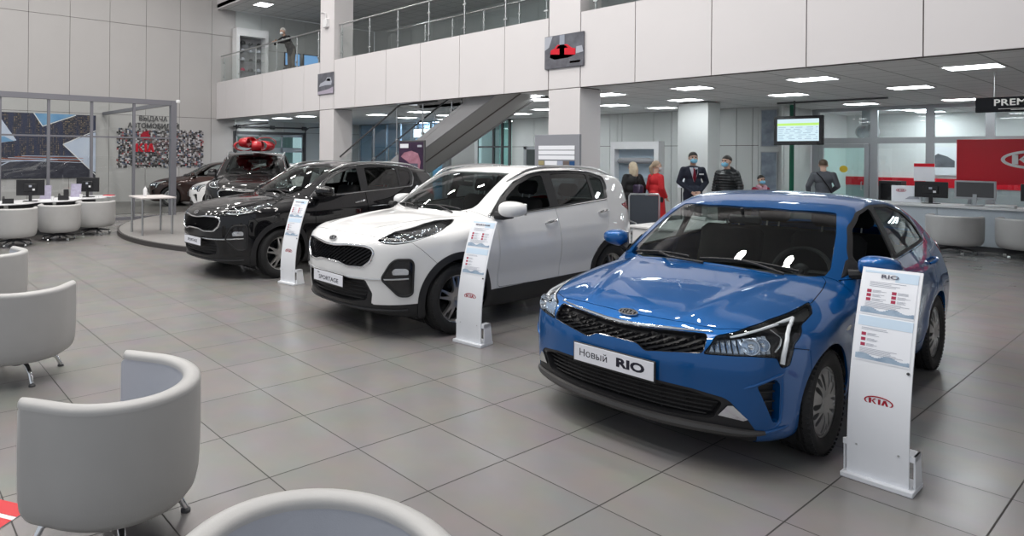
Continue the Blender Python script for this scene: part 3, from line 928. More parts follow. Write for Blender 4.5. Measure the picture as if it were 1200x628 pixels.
# ---------------------------------------------------------------- small blue saloon
RIO_LAMP = [(.434, .641), (.50, .737), (.56, .752), (.67, .783), (.84, .813), (1.05, .836), (1.34, .866), (1.21, .825), (1.01, .788), (.875, .708), (.832, .597), (.778, .588), (.757, .648), (.64, .655)]
RIO_GR = [(0, .714), (.12, .717), (.29, .731), (.465, .742), (.432, .643), (.28, .622), (.165, .600), (.122, .634), (0, .637)]
RIO_LOW = [(0, .437), (.24, .435), (.385, .428), (.50, .400), (.515, .385), (.48, .29), (.30, .272), (0, .268)]
RIO_VENT = [(.655, .497), (.743, .538), (.773, .505), (.773, .292), (.743, .285)]
def rio_chrome(car, mb):
    q = resample([(-.49, .752), (-.29, .738), (-.12, .724), (0, .720), (.12, .724), (.29, .738), (.49, .752)], 41)
    r = [.004 + .0095 * (1 - abs(t)) ** .7 for t in np.linspace(-1, 1, 41)]
    mb.tube(car.front_pts(q, .001), r, 8); return 'chrome_strip', M_CHROME, 'grille'
def rio_mesh(car, mb):
    grille_cells(car, mb, car.gp, .062, .017, .032, .022, (.47, .62), .006, .007); return 'grille_mesh', M_GLOSSBLK, 'grille'
def rio_grille_rim(car, mb):
    q = car.gp; mb.tube(car.front_pts(q, -.004), .0045, 6, closed=True); return 'grille_surround', M_GLOSSBLK, 'grille'
def rio_slats(car, mb):
    P = rounded(mirror_w(RIO_LOW), .02); slats(car, mb, (.297, .323, .349, .375, .401), .5, .035, .0055, P)
    for w in (-.36, -.24, -.12, 0, .12, .24, .36): mb.tube(car.front_pts([(w, .27), (w, .43)], -.045), .004, 6)
    return 'grille_slats', M_BLK, 'lower'
def rio_lip(car, mb):
    q = resample([(-.70, .235), (-.62, .232), (-.5, .232), (-.25, .226), (0, .224), (.25, .226), (.5, .232), (.62, .232), (.70, .235)], 51)
    r = [.012 + .016 * (1 - abs(t) ** 6) for t in np.linspace(-1, 1, 51)]
    mb.tube(car.front_pts(q, .004), r, 8); return 'bumper_lip', mat('lip grey', (.05, .048, .048), .4), None
def rio_plate(car, mb): plate(car, mb, .497, .535, .128, -.008, .012); return 'plate_holder', M_BLK, None
def rio_plate2(car, mb): plate(car, mb, .500, .52, .110, -.020, .003); return 'show_plate', M_PLATE, None
def wiper(a, b, piv):
    def f(car, mb):
        p = car.top_pts(resample([a, b], 12), .016); mb.tube(p, .008, 6); mb.tube(car.top_pts(resample([a, b], 12), .006), .004, 6)
        k = p[6]; mb.tube([car.top_pts([piv], .012)[0], car.top_pts([((piv[0] + a[0] + b[0]) / 3, piv[1])], .03)[0], k], .009, 6)
        return 'wiper', M_BLK, None
    return f
def rio_fog(car, mb): patch(car, mb, [(.498, .318), (.535, .378), (.556, .382), (.618, .312), (.60, .303)], .003, .006); return 'fog_light', M_REFL
def rio_ventslat(car, mb):
    P = rounded(RIO_VENT, .01)
    for z in (.345, .40, .455, .50):
        q = np.stack([np.linspace(.6, .8, 30), np.full(30, z)], 1); q = q[sdpoly(q, P) < -.002]
        if len(q) > 2: mb.tube(car.front_pts(q, -.03), .006, 6)
    return 'vent_slats', M_BLK
def rio_mirror(car, mb): mirror_shell(mb, (.915, 1.60 - car.L / 2, 1.045), (.115, .10, .068)); return 'side_mirror', None
def rio_mirror_arm(car, mb):
    y = -car.L / 2; mb.tube([(.76, 1.55 + y, .975), (.83, 1.57 + y, .985), (.90, 1.60 + y, 1.0)], [.035, .03, .025], 8)
    patch(car, mb, [(1.47, .957), (1.62, 1.05), (1.70, 1.08), (1.70, .975)], .001, .006, 'side')
    return 'mirror_base', M_BLK
def rio_mirror_glass(car, mb): mb.box((.83, 1.648 - car.L / 2, .995), (1.0, 1.654 - car.L / 2, 1.095), .003); return 'mirror_glass', M_SATIN
def rio_handle(i):
    u, z = [(2.28, .875), (3.42, .905)][i]
    def f(car, mb): handle_bar(car, mb, u, z); return 'door_handle', None
    return f
def rio_marker(car, mb): patch(car, mb, spline_poly([(1.10, .70), (1.14, .715), (1.19, .72), (1.16, .70)]), .001, .006, 'side'); return 'side_marker', M_LENSW
def rio_blade(car, mb):
    for q, r in (([(.60, .478), (.66, .506), (.75, .546), (.80, .562)], .010), ([(.786, .545), (.789, .45), (.787, .35), (.782, .285), (.755, .262)], .010), ([(.672, .225), (.70, .232), (.76, .245), (.84, .262)], .013)):
        p = resample(q, 16); mb.tube(car.front_pts(p, -.003), [r * (.35 + .65 * min(1, 4 * (1 - abs(t)))) for t in np.linspace(-1, 1, 16)], 8)
    return 'bumper_blade', None
M_LENSW = mat('marker lens', (.55, .55, .52), .2, coat=.5)
def rio_drl(car, mb):
    q = resample([(.565, .744), (.67, .772), (.77, .789), (.93, .811), (1.03, .821)], 24); q2 = resample([(1.03, .821), (.93, .790), (.868, .762), (.835, .715), (.812, .66), (.800, .605)], 24)
    for k, (w0, w1) in ((q, (.006, .010)), (q2, (.010, .012))):
        pts = car.front_pts(k, -.014); mb.tube(pts, np.linspace(w0, w1, 24).tolist(), 8)
    return 'running_light', M_DRL
def rio_drl2(car, mb):
    q = resample([(.80, .785), (.822, .752), (.80, .71), (.766, .672)], 16); mb.tube(car.front_pts(q, -.022), .005, 6); return 'lamp_trim', M_CHROME
def bowls(cs):
    def f(car, mb):
        for (w, z, r, d) in cs:
            c = Vector(car.front_pts([(w, z)], -d)[0]); n = (Vector(car.front_pts([(w, z)], 0)[0]) - c).normalized(); n = (n * .5 + Vector((0, -1, 0)) * .9).normalized()
            a = n.orthogonal().normalized(); b = n.cross(a); vs = []; fs = []; prof = [(.12, .0), (.5, .005), (.8, .018), (1., .036), (1.06, .036), (1.06, .0)]
            for k in range(20):
                t = 2 * PI * k / 20
                for pr, h in prof: vs.append(c + (a * math.cos(t) + b * math.sin(t)) * r * pr + n * h)
            m = len(prof)
            for k in range(20):
                for l in range(m - 1): fs.append([k * m + l, ((k + 1) % 20) * m + l, ((k + 1) % 20) * m + l + 1, k * m + l + 1])
            mb.add(vs, fs); mb.sphere(tuple(c + n * .014), r * .45, 12, 8)
        return 'lamp_reflector', M_REFL
    return f
def facets(z0, z1, w0, w1, n, inset, m_, nm='lamp_reflector'):
    def f(car, mb):
        for i in range(n):
            a = w0 + (w1 - w0) * i / n; b = w0 + (w1 - w0) * (i + .86) / n
            zt = z1[0] + (z1[1] - z1[0]) * i / n; zb = z0[0] + (z0[1] - z0[0]) * i / n
            P = car.front_pts([(a, zb), (b, zb), (b, zt), (a, zt), ((a + b) / 2, (zb + zt) / 2)], -inset); c = car.front_pts([((a + b) / 2, (zb + zt) / 2)], -inset + .016)[0]
            mb.add(P[:4] + [c], [[0, 1, 4], [1, 2, 4], [2, 3, 4], [3, 0, 4]])
        return nm, m_
    return f

def rio_holes():
    H = []
    for k in range(5):
        a = 2 * PI * k / 5 + .3
        for sg in (-1, 1):
            P = spline_poly([(.068, .011 * sg), (.11, .024 * sg), (.165, .038 * sg), (.174, .056 * sg), (.156, .068 * sg), (.11, .049 * sg)], 5)
            H.append(np.array(rot_poly(P, a)))
        P = spline_poly([(.145, -.013), (.18, -.015), (.186, 0), (.18, .015), (.145, .013), (.12, 0)], 4); H.append(np.array(rot_poly(P, a + PI / 5)))
    return H
RIO_FT = dict(
    arches=[(.845, .315, .345), (3.445, .315, .345)], track=.765,
    ws=[(0, 1.155), (.25, 1.168), (.47, 1.21), (.60, 1.31), (.672, 1.405), (.680, 1.49), (.615, 1.822), (.548, 2.06), (.50, 2.04), (.30, 1.945), (0, 1.905)],
    rw=[(0, 3.52), (.40, 3.50), (.50, 3.56), (.585, 3.96), (.50, 4.0), (0, 4.03)],
    dlo=[(1.53, .953, .01), (1.71, 1.110), (1.93, 1.256), (2.175, 1.350), (2.5, 1.390), (2.9, 1.382), (3.23, 1.314), (3.42, 1.21), (3.53, 1.067), (3.0, 1.035), (2.4, 1.0), (2.0, .975)],
    win=[[(1.60, .983, .01), (1.74, 1.10), (1.945, 1.240), (2.184, 1.330), (2.45, 1.368), (2.42, 1.015), (2.0, .993)], [(2.56, 1.372), (2.9, 1.362), (3.2, 1.298), (3.37, 1.205), (3.46, 1.083), (3.0, 1.058), (2.53, 1.030)]],
    open=(0,), lamp=RIO_LAMP, grille=RIO_GR, lower=RIO_LOW,
    intake=[(0, .455), (.24, .450), (.39, .443), (.52, .418), (.548, .398), (.575, .362), (.625, .300), (.665, .235), (.69, .10), (0, .02)],
    vents=[RIO_VENT],
    hood=[(0, .165), (.3, .188), (.5, .22), (.60, .29), (.66, .42), (.70, .62), (.735, .96), (.715, 1.17), (.69, 1.36), (.665, 1.385), (.47, 1.185), (.25, 1.142), (0, 1.13)], hood_z=.70,
    bumper=[(-.3, .0), (.62, .0), (.58, .665), (.44, .690), (.34, .80), (.2, .90), (-.3, .90)],
    fender=[(.2, .05), (1.415, .05), (1.40, .6), (1.43, .945), (1.35, .99), (.2, .99)],
    doors=[[(1.418, .60), (1.44, .945, .005), (2.46, .998, .005), (2.475, .60), (2.44, .30), (1.42, .30)], [(2.468, .998, .005), (3.55, 1.055, .005), (3.50, .93), (3.38, .74), (3.12, .50), (3.02, .30), (2.45, .30), (2.483, .60)]],
    tail=[(4.02, .98), (4.2, 1.01), (4.5, 1.0), (4.5, .80), (4.22, .84)], lining_z=.80,
    lamp_bits=[rio_drl, rio_drl2, bowls([(.655, .712, .042, .034), (.715, .722, .034, .034)]), facets((.655, .664), (.728, .772), .462, .75, 11, .030, mat('blue tinted reflector', (.60, .70, .84), .18, .9))],
    side_bits=[rio_handle(0), rio_handle(1), rio_fog, rio_ventslat, rio_mirror, rio_mirror_arm, rio_mirror_glass, rio_marker, rio_blade], handle0=0,
    front_bits=[rio_chrome, rio_mesh, rio_grille_rim, rio_slats, rio_lip, rio_plate, rio_plate2, wiper((.55, 1.30), (-.02, 1.175), (.50, 1.21)), wiper((-.10, 1.185), (-.56, 1.30), (.02, 1.13))],
    wheel=dict(R=.312, w=.185, rim=.216, prof=lambda r: .066 + .018 * np.sin(np.clip(np.asarray(r) / .19, 0, 1) * PI * .9) - .035 * np.clip((np.asarray(r) - .183) / .03, 0, 1) ** 2, holes=rio_holes), rim_mat=M_ALU, steer=0,
    seat_z=.56, seat_u=(2.35, 3.15), dash_z=.93, dash_u=1.62, floor_u1=3.7, shelf_z=.98, rvm=(1.88, 1.26))

# ---------------------------------------------------------------- compact SUV
SUV_LAMP = [(.529, .945), (.60, .915), (.69, .912), (.79, .928), (.959, .975), (1.288, 1.052), (1.60, 1.105), (1.33, 1.098), (1.06, 1.072), (.67, 1.018)]
SUV_GR = [(0, .858), (.085, .860), (.25, .880), (.42, .882), (.49, .865), (.512, .825), (.485, .745), (.41, .678), (.25, .670), (.14, .697), (0, .700)]
SUV_LOW = [(0, .545), (.42, .545), (.465, .46), (.44, .36), (.30, .33), (0, .32)]
SUV_FOG = [(.581, .585), (.655, .735), (.70, .772), (.815, .772), (.84, .736), (.833, .45), (.80, .425), (.723, .426)]
def suv_frame(car, mb): mb.tube(car.front_pts(car.gp, .002), .011, 8, closed=True); return 'chrome_frame', M_CHROME, 'grille'
def suv_mesh(car, mb): grille_cells(car, mb, car.gp, .052, .018, .028, .024, (.44, .55), .008, .008); return 'grille_mesh', M_GLOSSBLK, 'grille'
def suv_slats(car, mb):
    P = rounded(mirror_w(SUV_LOW), .02); slats(car, mb, (.36, .40, .44, .48, .52), .5, .04, .007, P); return 'grille_slats', M_BLK, 'lower'
def suv_strip(car, mb):
    q = resample([(-.80, .592), (-.48, .571), (-.27, .567), (0, .566), (.27, .567), (.48, .571), (.80, .592)], 61); mb.tube(car.front_pts(q, .006), .009, 8); return 'chrome_strip', M_SATIN, None
def suv_plate(car, mb): plate(car, mb, .515, .535, .128, -.006, .012); return 'plate_holder', M_BLK, None
def suv_plate2(car, mb): plate(car, mb, .518, .52, .110, -.018, .003); return 'show_plate', M_PLATE, None
def suv_lip(car, mb):
    q = resample([(-.80, .285), (-.5, .272), (0, .262), (.5, .272), (.80, .285)], 41); mb.tube(car.front_pts(q, .0), .016, 8); return 'bumper_lip', M_BLK, None
def suv_fogpod(car, mb): patch(car, mb, rounded(SUV_FOG, .03), .004, .006); return 'fog_light_pod', M_GLOSSBLK
def suv_fogframe(car, mb): mb.tube(car.front_pts(rounded(SUV_FOG, .03), .012), .012, 8, closed=True); return 'fog_pod_frame', M_BLK
def suv_fog(car, mb): patch(car, mb, rounded([(.672, .628), (.665, .665), (.69, .69), (.775, .69), (.795, .672), (.795, .632)], .012), .012, .012); return 'fog_light', M_REFL
def suv_mirror(car, mb): mirror_shell(mb, (1.01, 1.62 - car.L / 2, 1.215), (.145, .135, .082)); return 'side_mirror', None
def suv_mirror_arm(car, mb):
    y = -car.L / 2; mb.tube([(.82, 1.55 + y, 1.145), (.90, 1.58 + y, 1.14), (1.0, 1.62 + y, 1.15)], [.045, .045, .03], 8)
    patch(car, mb, [(1.50, 1.135), (1.68, 1.245), (1.74, 1.275), (1.72, 1.165)], .001, .006, 'side'); return 'mirror_base', M_BLK
def suv_mirror_glass(car, mb): mb.box((.90, 1.688 - car.L / 2, 1.155), (1.12, 1.694 - car.L / 2, 1.275), .003); return 'mirror_glass', M_SATIN
def suv_handle(i):
    u, z = [(2.40, 1.035), (3.44, 1.105)][i]
    def f(car, mb): handle_bar(car, mb, u, z, .22); return 'door_handle', M_CHROME
    return f
SUV_DLO = [(1.50, 1.125, .01), (1.76, 1.325), (2.02, 1.48), (2.31, 1.568), (2.5, 1.590), (3.0, 1.598), (3.4, 1.578), (3.68, 1.515), (3.70, 1.40), (3.62, 1.245), (3.2, 1.222), (2.5, 1.18), (2.0, 1.15)]
def suv_windowline(car, mb): mb.tube(car.side_pts(rounded(SUV_DLO, .05), .003), .007, 6, closed=True); return 'chrome_window_line', M_CHROME
def suv_rail(car, mb):
    P = [(.60, 1.98), (.62, 2.10), (.635, 2.3), (.64, 2.7), (.635, 3.1), (.62, 3.5), (.595, 3.85), (.58, 3.98)]; P = resample(P, 30)
    z = [0.0 + .042 * min(1, 3.2 * (1 - abs(t))) for t in np.linspace(-1, 1, 30)]; pts = [car.top_pts([p], h)[0] for p, h in zip(P, z)]
    mb.tube(pts, [.010 + .007 * min(1, 4 * (1 - abs(t))) for t in np.linspace(-1, 1, 30)], 8); return 'roof_rail', M_SATIN
def suv_drl(car, mb):
    q = resample([(.56, .945), (.62, .935), (.72, .935), (.82, .95), (.99, .99), (1.2, 1.04)], 30); mb.tube(car.front_pts(q, -.02), .006, 6); return 'running_light', M_DRL
def suv_holes():
    H = []
    for k in range(5):
        a = 2 * PI * k / 5 + PI / 2
        P = rounded([(.080, -.014), (.205, -.092), (.222, -.05), (.222, .05), (.205, .092), (.080, .014)], .012, 4); H.append(np.array(rot_poly(P, a + PI / 5)))
        P = rounded([(.105, 0), (.192, .027), (.212, .02), (.212, -.02), (.192, -.027)], .008, 4); H.append(np.array(rot_poly(P, a)))
    return H
def suv_lampdots(car, mb):
    rng = random.Random(3)
    for i in range(44):
        w = .575 + .70 * i / 44; lo = .932 + (w - .575) * .15; hi = lo + .075 - .05 * (w - .575); c = car.front_pts([(w, rng.uniform(lo, hi))], -.030)[0]; mb.sphere(c, rng.uniform(.007, .015), 8, 6)
    return 'lamp_reflector', M_REFL
SUV_FT = dict(
    arches=[(.935, .352, .400), (3.58, .352, .400)], clad=.468, track=.80, wheel_u=[.925, 3.58], fold=True,
    sill=[(1.30, .20), (1.36, .385), (3.20, .425), (3.3, .20)],
    ws=[(0, 1.225), (.3, 1.255), (.50, 1.35), (.585, 1.45), (.60, 1.53), (.545, 1.90), (.500, 2.145), (.44, 2.12), (.25, 2.05), (0, 2.02)],
    rw=[(0, 4.24), (.5, 4.24), (.6, 4.30), (.62, 4.40), (0, 4.43)],
    dlo=SUV_DLO,
    win=[[(1.72, 1.165, .01), (1.80, 1.315), (2.035, 1.450), (2.312, 1.535), (2.47, 1.553), (2.46, 1.197), (2.1, 1.177)], [(2.63, 1.562), (3.0, 1.568), (3.32, 1.552), (3.30, 1.25), (2.61, 1.21)], [(3.37, 1.545), (3.62, 1.49), (3.63, 1.40), (3.57, 1.27), (3.355, 1.255)]],
    wintint={1: M_GLASSD, 2: M_GLASSD}, open=(0,), lamp=SUV_LAMP, grille=SUV_GR, lower=SUV_LOW,
    intake=[(0, .560), (.435, .560), (.50, .435), (.488, .325), (.945, .350), (1.30, .352), (1.30, .0), (0, .0)],
    hood=[(0, .14), (.3, .160), (.52, .20), (.56, .22), (.50, .46), (.49, .79), (.53, 1.09), (.56, 1.25), (.575, 1.40), (.49, 1.325), (.3, 1.232), (0, 1.20)], hood_z=.90,
    bumper=[(-.3, .0), (.62, .0), (.66, .72), (.50, .86), (.36, .97), (.2, 1.05), (-.3, 1.05)],
    fender=[(.2, .05), (1.51, .05), (1.50, .6), (1.52, 1.10), (1.40, 1.19), (.2, 1.19)],
    doors=[[(1.515, .60), (1.53, 1.12, .005), (2.53, 1.178, .005), (2.545, .60), (2.52, .40), (1.52, .40)], [(2.538, 1.178, .005), (3.62, 1.238, .005), (3.58, 1.08), (3.44, .86), (3.18, .62), (3.08, .40), (2.53, .40), (2.553, .60)]],
    tail=[(3.98, 1.165), (4.25, 1.195), (4.6, 1.18), (4.6, 1.03), (4.25, 1.06), (4.1, 1.11)], tail_x=.35, lining_z=.9,
    lamp_bits=[suv_drl, suv_lampdots, bowls([(.72, .965, .036, .06), (.86, .985, .034, .06), (1.0, 1.01, .03, .06)])],
    side_bits=[suv_handle(0), suv_handle(1), suv_fogpod, suv_fogframe, suv_fog, suv_mirror, suv_mirror_arm, suv_mirror_glass, suv_windowline, suv_rail], handle0=0,
    front_bits=[suv_frame, suv_mesh, suv_slats, suv_strip, suv_lip, suv_plate, suv_plate2, wiper((.50, 1.36), (-.05, 1.25), (.46, 1.28)), wiper((-.12, 1.255), (-.50, 1.36), (0, 1.20))],
    wheel=dict(R=.352, w=.225, rim=.246, prof=lambda r: .072 + .014 * np.sin(np.clip(np.asarray(r) / .21, 0, 1) * PI) - .03 * np.clip((np.asarray(r) - .213) / .03, 0, 1) ** 2, holes=suv_holes), rim_mat=mat('machined alloy', (.50, .49, .48), .3, .85), steer=0,
    seat_z=.68, seat_u=(2.40, 3.25), dash_z=1.10, dash_u=1.72, floor_u1=4.1, shelf_z=1.0, rvm=(1.95, 1.44))
import time as _t
_t0 = _t.time()
P_BLUE = paint('blue metallic paint', (.001, .088, .30), .40, .36)
P_WHITE = paint('white paint', (.84, .84, .84), 0., .3)
P_DARK = paint('dark grey metallic paint', (.0045, .0045, .006), .3, .35)

def finish_plate(root, L, z, y, rows):
    for txt, size, dx, dz, kw in rows:
        put_text('plate_text', txt, size, M_INK, root, frame_matrix((dx, y - L / 2, z + dz), (1, 0, 0), (0, 0, 1)), depth=.001, **kw)
def badge(root, car, u, w, z=None):
    p = car.c.at_front([(0, z)])[0] if z else car.c.at_top([(0, u)])[0]; n = car.c.normal(p[None])[0]
    up = Vector((0, -n[2] * -1, 0)); nv = Vector((0, n[1], n[2])); upv = nv.cross(Vector((1, 0, 0))); 
    if upv.z < 0: upv = -upv
    o = (0, p[1] - car.L / 2 + nv.y * .004, p[2] + nv.z * .004)
    link('badge', logo_mesh(frame_matrix(o, (1, 0, 0), upv), w, .075, .007), M_CHROME, root)
    a = np.linspace(0, 2 * PI, 40, endpoint=False); mb = MB(); mb.prism([(w * .47 * math.cos(t), w * .225 * math.sin(t)) for t in a], -.004, .001)
    me = mb.mesh('badge_plate', 30); me.transform(frame_matrix(o, (1, 0, 0), upv)); link('badge_plate', me, M_GLOSSBLK, root)

RIO_FT['wheel_mesh'] = make_wheel(RIO_FT['wheel']); SUV_FT['wheel_mesh'] = make_wheel(SUV_FT['wheel'])
car_rio = build_cut(RIO, RIO_FT)
rio = thing('car', 'glossy metallic blue saloon nearest the camera on the right', 'car', (-2.30, 5.90, 0), R(1.2), 'cars on the showroom floor')
assemble(car_rio, RIO_FT, P_BLUE, rio)
def yery(h):
    '''the letter y-ery as strokes, left edge at x = 0'''
    t = h * .17; mb = MB(); mb.box((0, 0, -.0005), (t, h, .0005)); mb.box((h * .86, 0, -.0005), (h * .86 + t, h, .0005)); a = np.linspace(-PI / 2, PI / 2, 12); vs = []; fs = []
    for k in a:
        for r in (1, .0): vs += [(t + h * .2 + (h * .28 * math.cos(k) if r else (h * .28 - t * .9) * math.cos(k)), h * .3 + (h * .3 if r else h * .3 - t) * math.sin(k), z) for z in (-.0005, .0005)]
    for i in range(11): q = 4 * i; fs += [[q, q + 4, q + 5, q + 1], [q + 2, q + 3, q + 7, q + 6], [q + 1, q + 5, q + 7, q + 3], [q, q + 2, q + 6, q + 4]]
    mb.add(vs, fs); mb.box((t, 0, -.0005), (t + h * .21, t, .0005)); mb.box((t, h * .6 - t, -.0005), (t + h * .21, h * .6, .0005)); return mb
_m1 = text_mesh('Нов', .062, .001, 'LEFT'); _w1 = max(v.co.x for v in _m1.vertices); _hx = max(v.co.y for v in text_mesh('в', .062, .001, 'LEFT').vertices) - min(v.co.y for v in text_mesh('в', .062, .001, 'LEFT').vertices); _y0 = min(v.co.y for v in _m1.vertices)
_m2 = yery(_hx).mesh('yery', None); _m2.transform(Matrix.Translation((_w1 + .006, _y0, 0))); _m3 = text_mesh('й', .062, .001, 'LEFT'); _b3 = min(v.co.y for v in _m3.vertices); _m3.transform(Matrix.Translation((_w1 + .006 + _hx * 1.03 + .006, _y0 - _b3, 0)))
for _m in (_m1, _m2, _m3): _m.transform(frame_matrix((-.225, -.0235 - RIO['L'] / 2, .500), (1, 0, 0), (0, 0, 1))); link('plate_text', _m, M_INK, rio)
finish_plate(rio, RIO['L'], .500, -.0235, [('RIO', .072, .115, -.002, dict(bold=.003, sx=1.5))])
badge(rio, car_rio, .165, .125)
car_suv = build_cut(SUV, SUV_FT)
suv = thing('car', 'white compact SUV between the blue saloon and the dark SUV', 'car', (-5.366, 5.958, 0), R(-.68), 'cars on the showroom floor')
suv.scale = (.985, .985, .985)
assemble(car_suv, SUV_FT, P_WHITE, suv)
finish_plate(suv, SUV['L'], .518, -.0215, [('SPORTAGE', .058, .01, -.012, dict(sx=1.25, bold=.0006)), ('KIA', .022, -.17, .032, {})])
badge(suv, car_suv, .055, .125, .915)
suv2 = thing('car', 'dark grey compact SUV on the far side of the white SUV', 'car', (-8.892, 5.964, 0), R(2.36), 'cars on the showroom floor')
suv2.scale = (.985, .985, .985)
assemble(car_suv, SUV_FT, P_DARK, suv2)
finish_plate(suv2, SUV['L'], .518, -.0215, [('SPORTAGE', .052, .0, .0, dict(sx=1.2, bold=.0006))])
badge(suv2, car_suv, .055, .125, .915)
print('cars', _t.time() - _t0)
# ------------------------------------------------------------ the hall
M_PANELDIM = noisy('wall panel white in weak light', (.465, .45, .445), (.50, .485, .48), 1.2, .42, detail=2)  # same panels as the fascia; the weaker light there is put into the colour
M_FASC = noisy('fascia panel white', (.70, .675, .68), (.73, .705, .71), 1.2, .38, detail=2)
M_JOINT = mat('panel joint', (.10, .085, .08), .7)
M_BACKP = noisy('back wall panel', (.62, .64, .63), (.66, .68, .67), 1.5, .45, detail=2)
M_ALUM = mat('grey aluminium profile', (.42, .44, .46), .38, .6)
M_STEEL = mat('brushed steel', (.55, .56, .57), .28, 1.)
M_GREYP = mat('grey painted steel', (.30, .30, .31), .45)
M_CLEAR = thin_glass('clear glass', (.965, .985, .98), .8)
M_TEAL = thin_glass('greenish office glass', (.80, .95, .93), .8)
M_BLUEG = thin_glass('bluish office glass', (.78, .89, .98), .8)
M_WHITE = mat('white lacquer', (.78, .78, .79), .3)
M_DKGREY = mat('dark grey', (.08, .08, .085), .5)
M_SIGNRED = mat('sign red', (.66, .006, .022), .35)
M_LOGORED = mat('logo red', (.42, .01, .03), .4)

def tile_floor():
    m = mat('grey floor tiles', (.30, .29, .28), .22, spec=.45); nt = m.node_tree; b = nt.nodes['Principled BSDF']
    tc = nt.nodes.new('ShaderNodeTexCoord'); mp = nt.nodes.new('ShaderNodeMapping'); mp.inputs['Location'].default_value = (.0806, .0407 + .0, 0)
    br = nt.nodes.new('ShaderNodeTexBrick'); br.offset = 0; br.squash = 1
    br.inputs['Scale'].default_value = 1; br.inputs['Brick Width'].default_value = .6; br.inputs['Row Height'].default_value = .6
    br.inputs['Mortar Size'].default_value = .0045; br.inputs['Mortar Smooth'].default_value = .3; br.inputs['Bias'].default_value = 0
    br.inputs['Color1'].default_value = (.25, .24, .232, 1); br.inputs['Color2'].default_value = (.272, .262, .254, 1); br.inputs['Mortar'].default_value = (.05, .047, .045, 1)
    nt.links.new(tc.outputs['Object'], mp.inputs[0]); nt.links.new(mp.outputs[0], br.inputs['Vector'])
    n = nt.nodes.new('ShaderNodeTexNoise'); n.inputs['Scale'].default_value = 3.; n.inputs['Detail'].default_value = 6
    nt.links.new(tc.outputs['Object'], n.inputs['Vector'])
    mx = nt.nodes.new('ShaderNodeMix'); mx.data_type = 'RGBA'; mx.blend_type = 'MULTIPLY'; mx.inputs[0].default_value = .25
    nt.links.new(br.outputs['Color'], mx.inputs[6]); nt.links.new(n.outputs['Color'], mx.inputs[7]); nt.links.new(mx.outputs[2], b.inputs['Base Color'])
    mr = nt.nodes.new('ShaderNodeMapRange'); mr.inputs[3].default_value = .17; mr.inputs[4].default_value = .30
    nt.links.new(n.outputs['Fac'], mr.inputs[0])
    ad = nt.nodes.new('ShaderNodeMath'); ad.operation = 'MAXIMUM'; nt.links.new(mr.outputs[0], ad.inputs[0])
    m2 = nt.nodes.new('ShaderNodeMath'); m2.operation = 'MULTIPLY'; m2.inputs[1].default_value = .7; nt.links.new(br.outputs['Fac'], m2.inputs[0]); nt.links.new(m2.outputs[0], ad.inputs[1]); nt.links.new(ad.outputs[0], b.inputs['Roughness'])
    bp = nt.nodes.new('ShaderNodeBump'); bp.inputs['Strength'].default_value = .35; bp.inputs['Distance'].default_value = .002; bp.invert = True
    nt.links.new(br.outputs['Fac'], bp.inputs['Height']); nt.links.new(bp.outputs[0], b.inputs['Normal'])
    return m
def ceiling_tiles(name, c1, c2):
    m = mat(name, c1, .8); nt = m.node_tree; b = nt.nodes['Principled BSDF']
    tc = nt.nodes.new('ShaderNodeTexCoord'); mp = nt.nodes.new('ShaderNodeMapping'); mp.inputs['Location'].default_value = (.1, .25, 0)
    br = nt.nodes.new('ShaderNodeTexBrick'); br.offset = 0; br.inputs['Scale'].default_value = 1; br.inputs['Brick Width'].default_value = .6; br.inputs['Row Height'].default_value = .6
    br.inputs['Mortar Size'].default_value = .010; br.inputs['Color1'].default_value = (*c1, 1); br.inputs['Color2'].default_value = (*c2, 1); br.inputs['Mortar'].default_value = (.30, .31, .31, 1)
    nt.links.new(tc.outputs['Object'], mp.inputs[0]); nt.links.new(mp.outputs[0], br.inputs['Vector']); nt.links.new(br.outputs['Color'], b.inputs['Base Color'])
    return m
def struct(o): o['kind'] = 'structure'; return o

XL, YF = -23.2, 10.78
struct(MB().box((XL - .3, -6, -.1), (6, 26, 0)).obj('floor', tile_floor()))
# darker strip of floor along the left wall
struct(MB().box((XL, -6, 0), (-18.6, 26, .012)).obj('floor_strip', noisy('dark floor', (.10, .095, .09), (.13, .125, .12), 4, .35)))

def panel_wall(name, axis, at, us, zs, m, th=.05, gap=.014, skip=(), back=M_JOINT, out=1, brk=.10):
    """wall of cassette panels with dark joints; axis 'x': the wall stands at x = at and runs along y"""
    mb = MB(); bb = MB()
    def B(M_, u0, u1, z0, z1, d0, d1):
        if axis == 'x': M_.box((at + d0, u0, z0), (at + d1, u1, z1))
        else: M_.box((u0, at + d0, z0), (u1, at + d1, z1))
    for i in range(len(us) - 1):
        for j in range(len(zs) - 1):
            if (i, j) in skip: continue
            B(mb, us[i] + gap / 2, us[i + 1] - gap / 2, zs[j] + gap / 2, zs[j + 1] - gap / 2, -out * th * .5, 0)
            B(bb, us[i], us[i + 1], zs[j], zs[j + 1], -out * (th * .5 + brk), -out * th * .45)
    o = struct(mb.obj(name, m)); struct(bb.obj(name + '_joint', back)); return o
ys = [-6, -4.76, -3.48, -2.2, -.92, .36, 1.64, 2.90, 4.18, 5.45, 6.76, 8.04, 9.31, 10.57, 11.56]
panel_wall('wall_left', 'x', XL, ys, [0, 3.07, 6.28, 9.2], M_PANELDIM)
panel_wall('wall_left_garage', 'x', XL, [11.56, 12.7, 13.8, 14.8, 16, 17.2, 18.5], [0, 2.62, 4.4, 5.9, 7.3], M_BACKP, skip=((0, 0), (1, 0), (2, 0)))
jx = [-23.2, -22.29, -20.91, -19.6, -18.27, -16.97, -16.09]
panel_wall('fascia_left', 'y', YF, jx, [3.04, 4.46], M_FASC, out=-1)
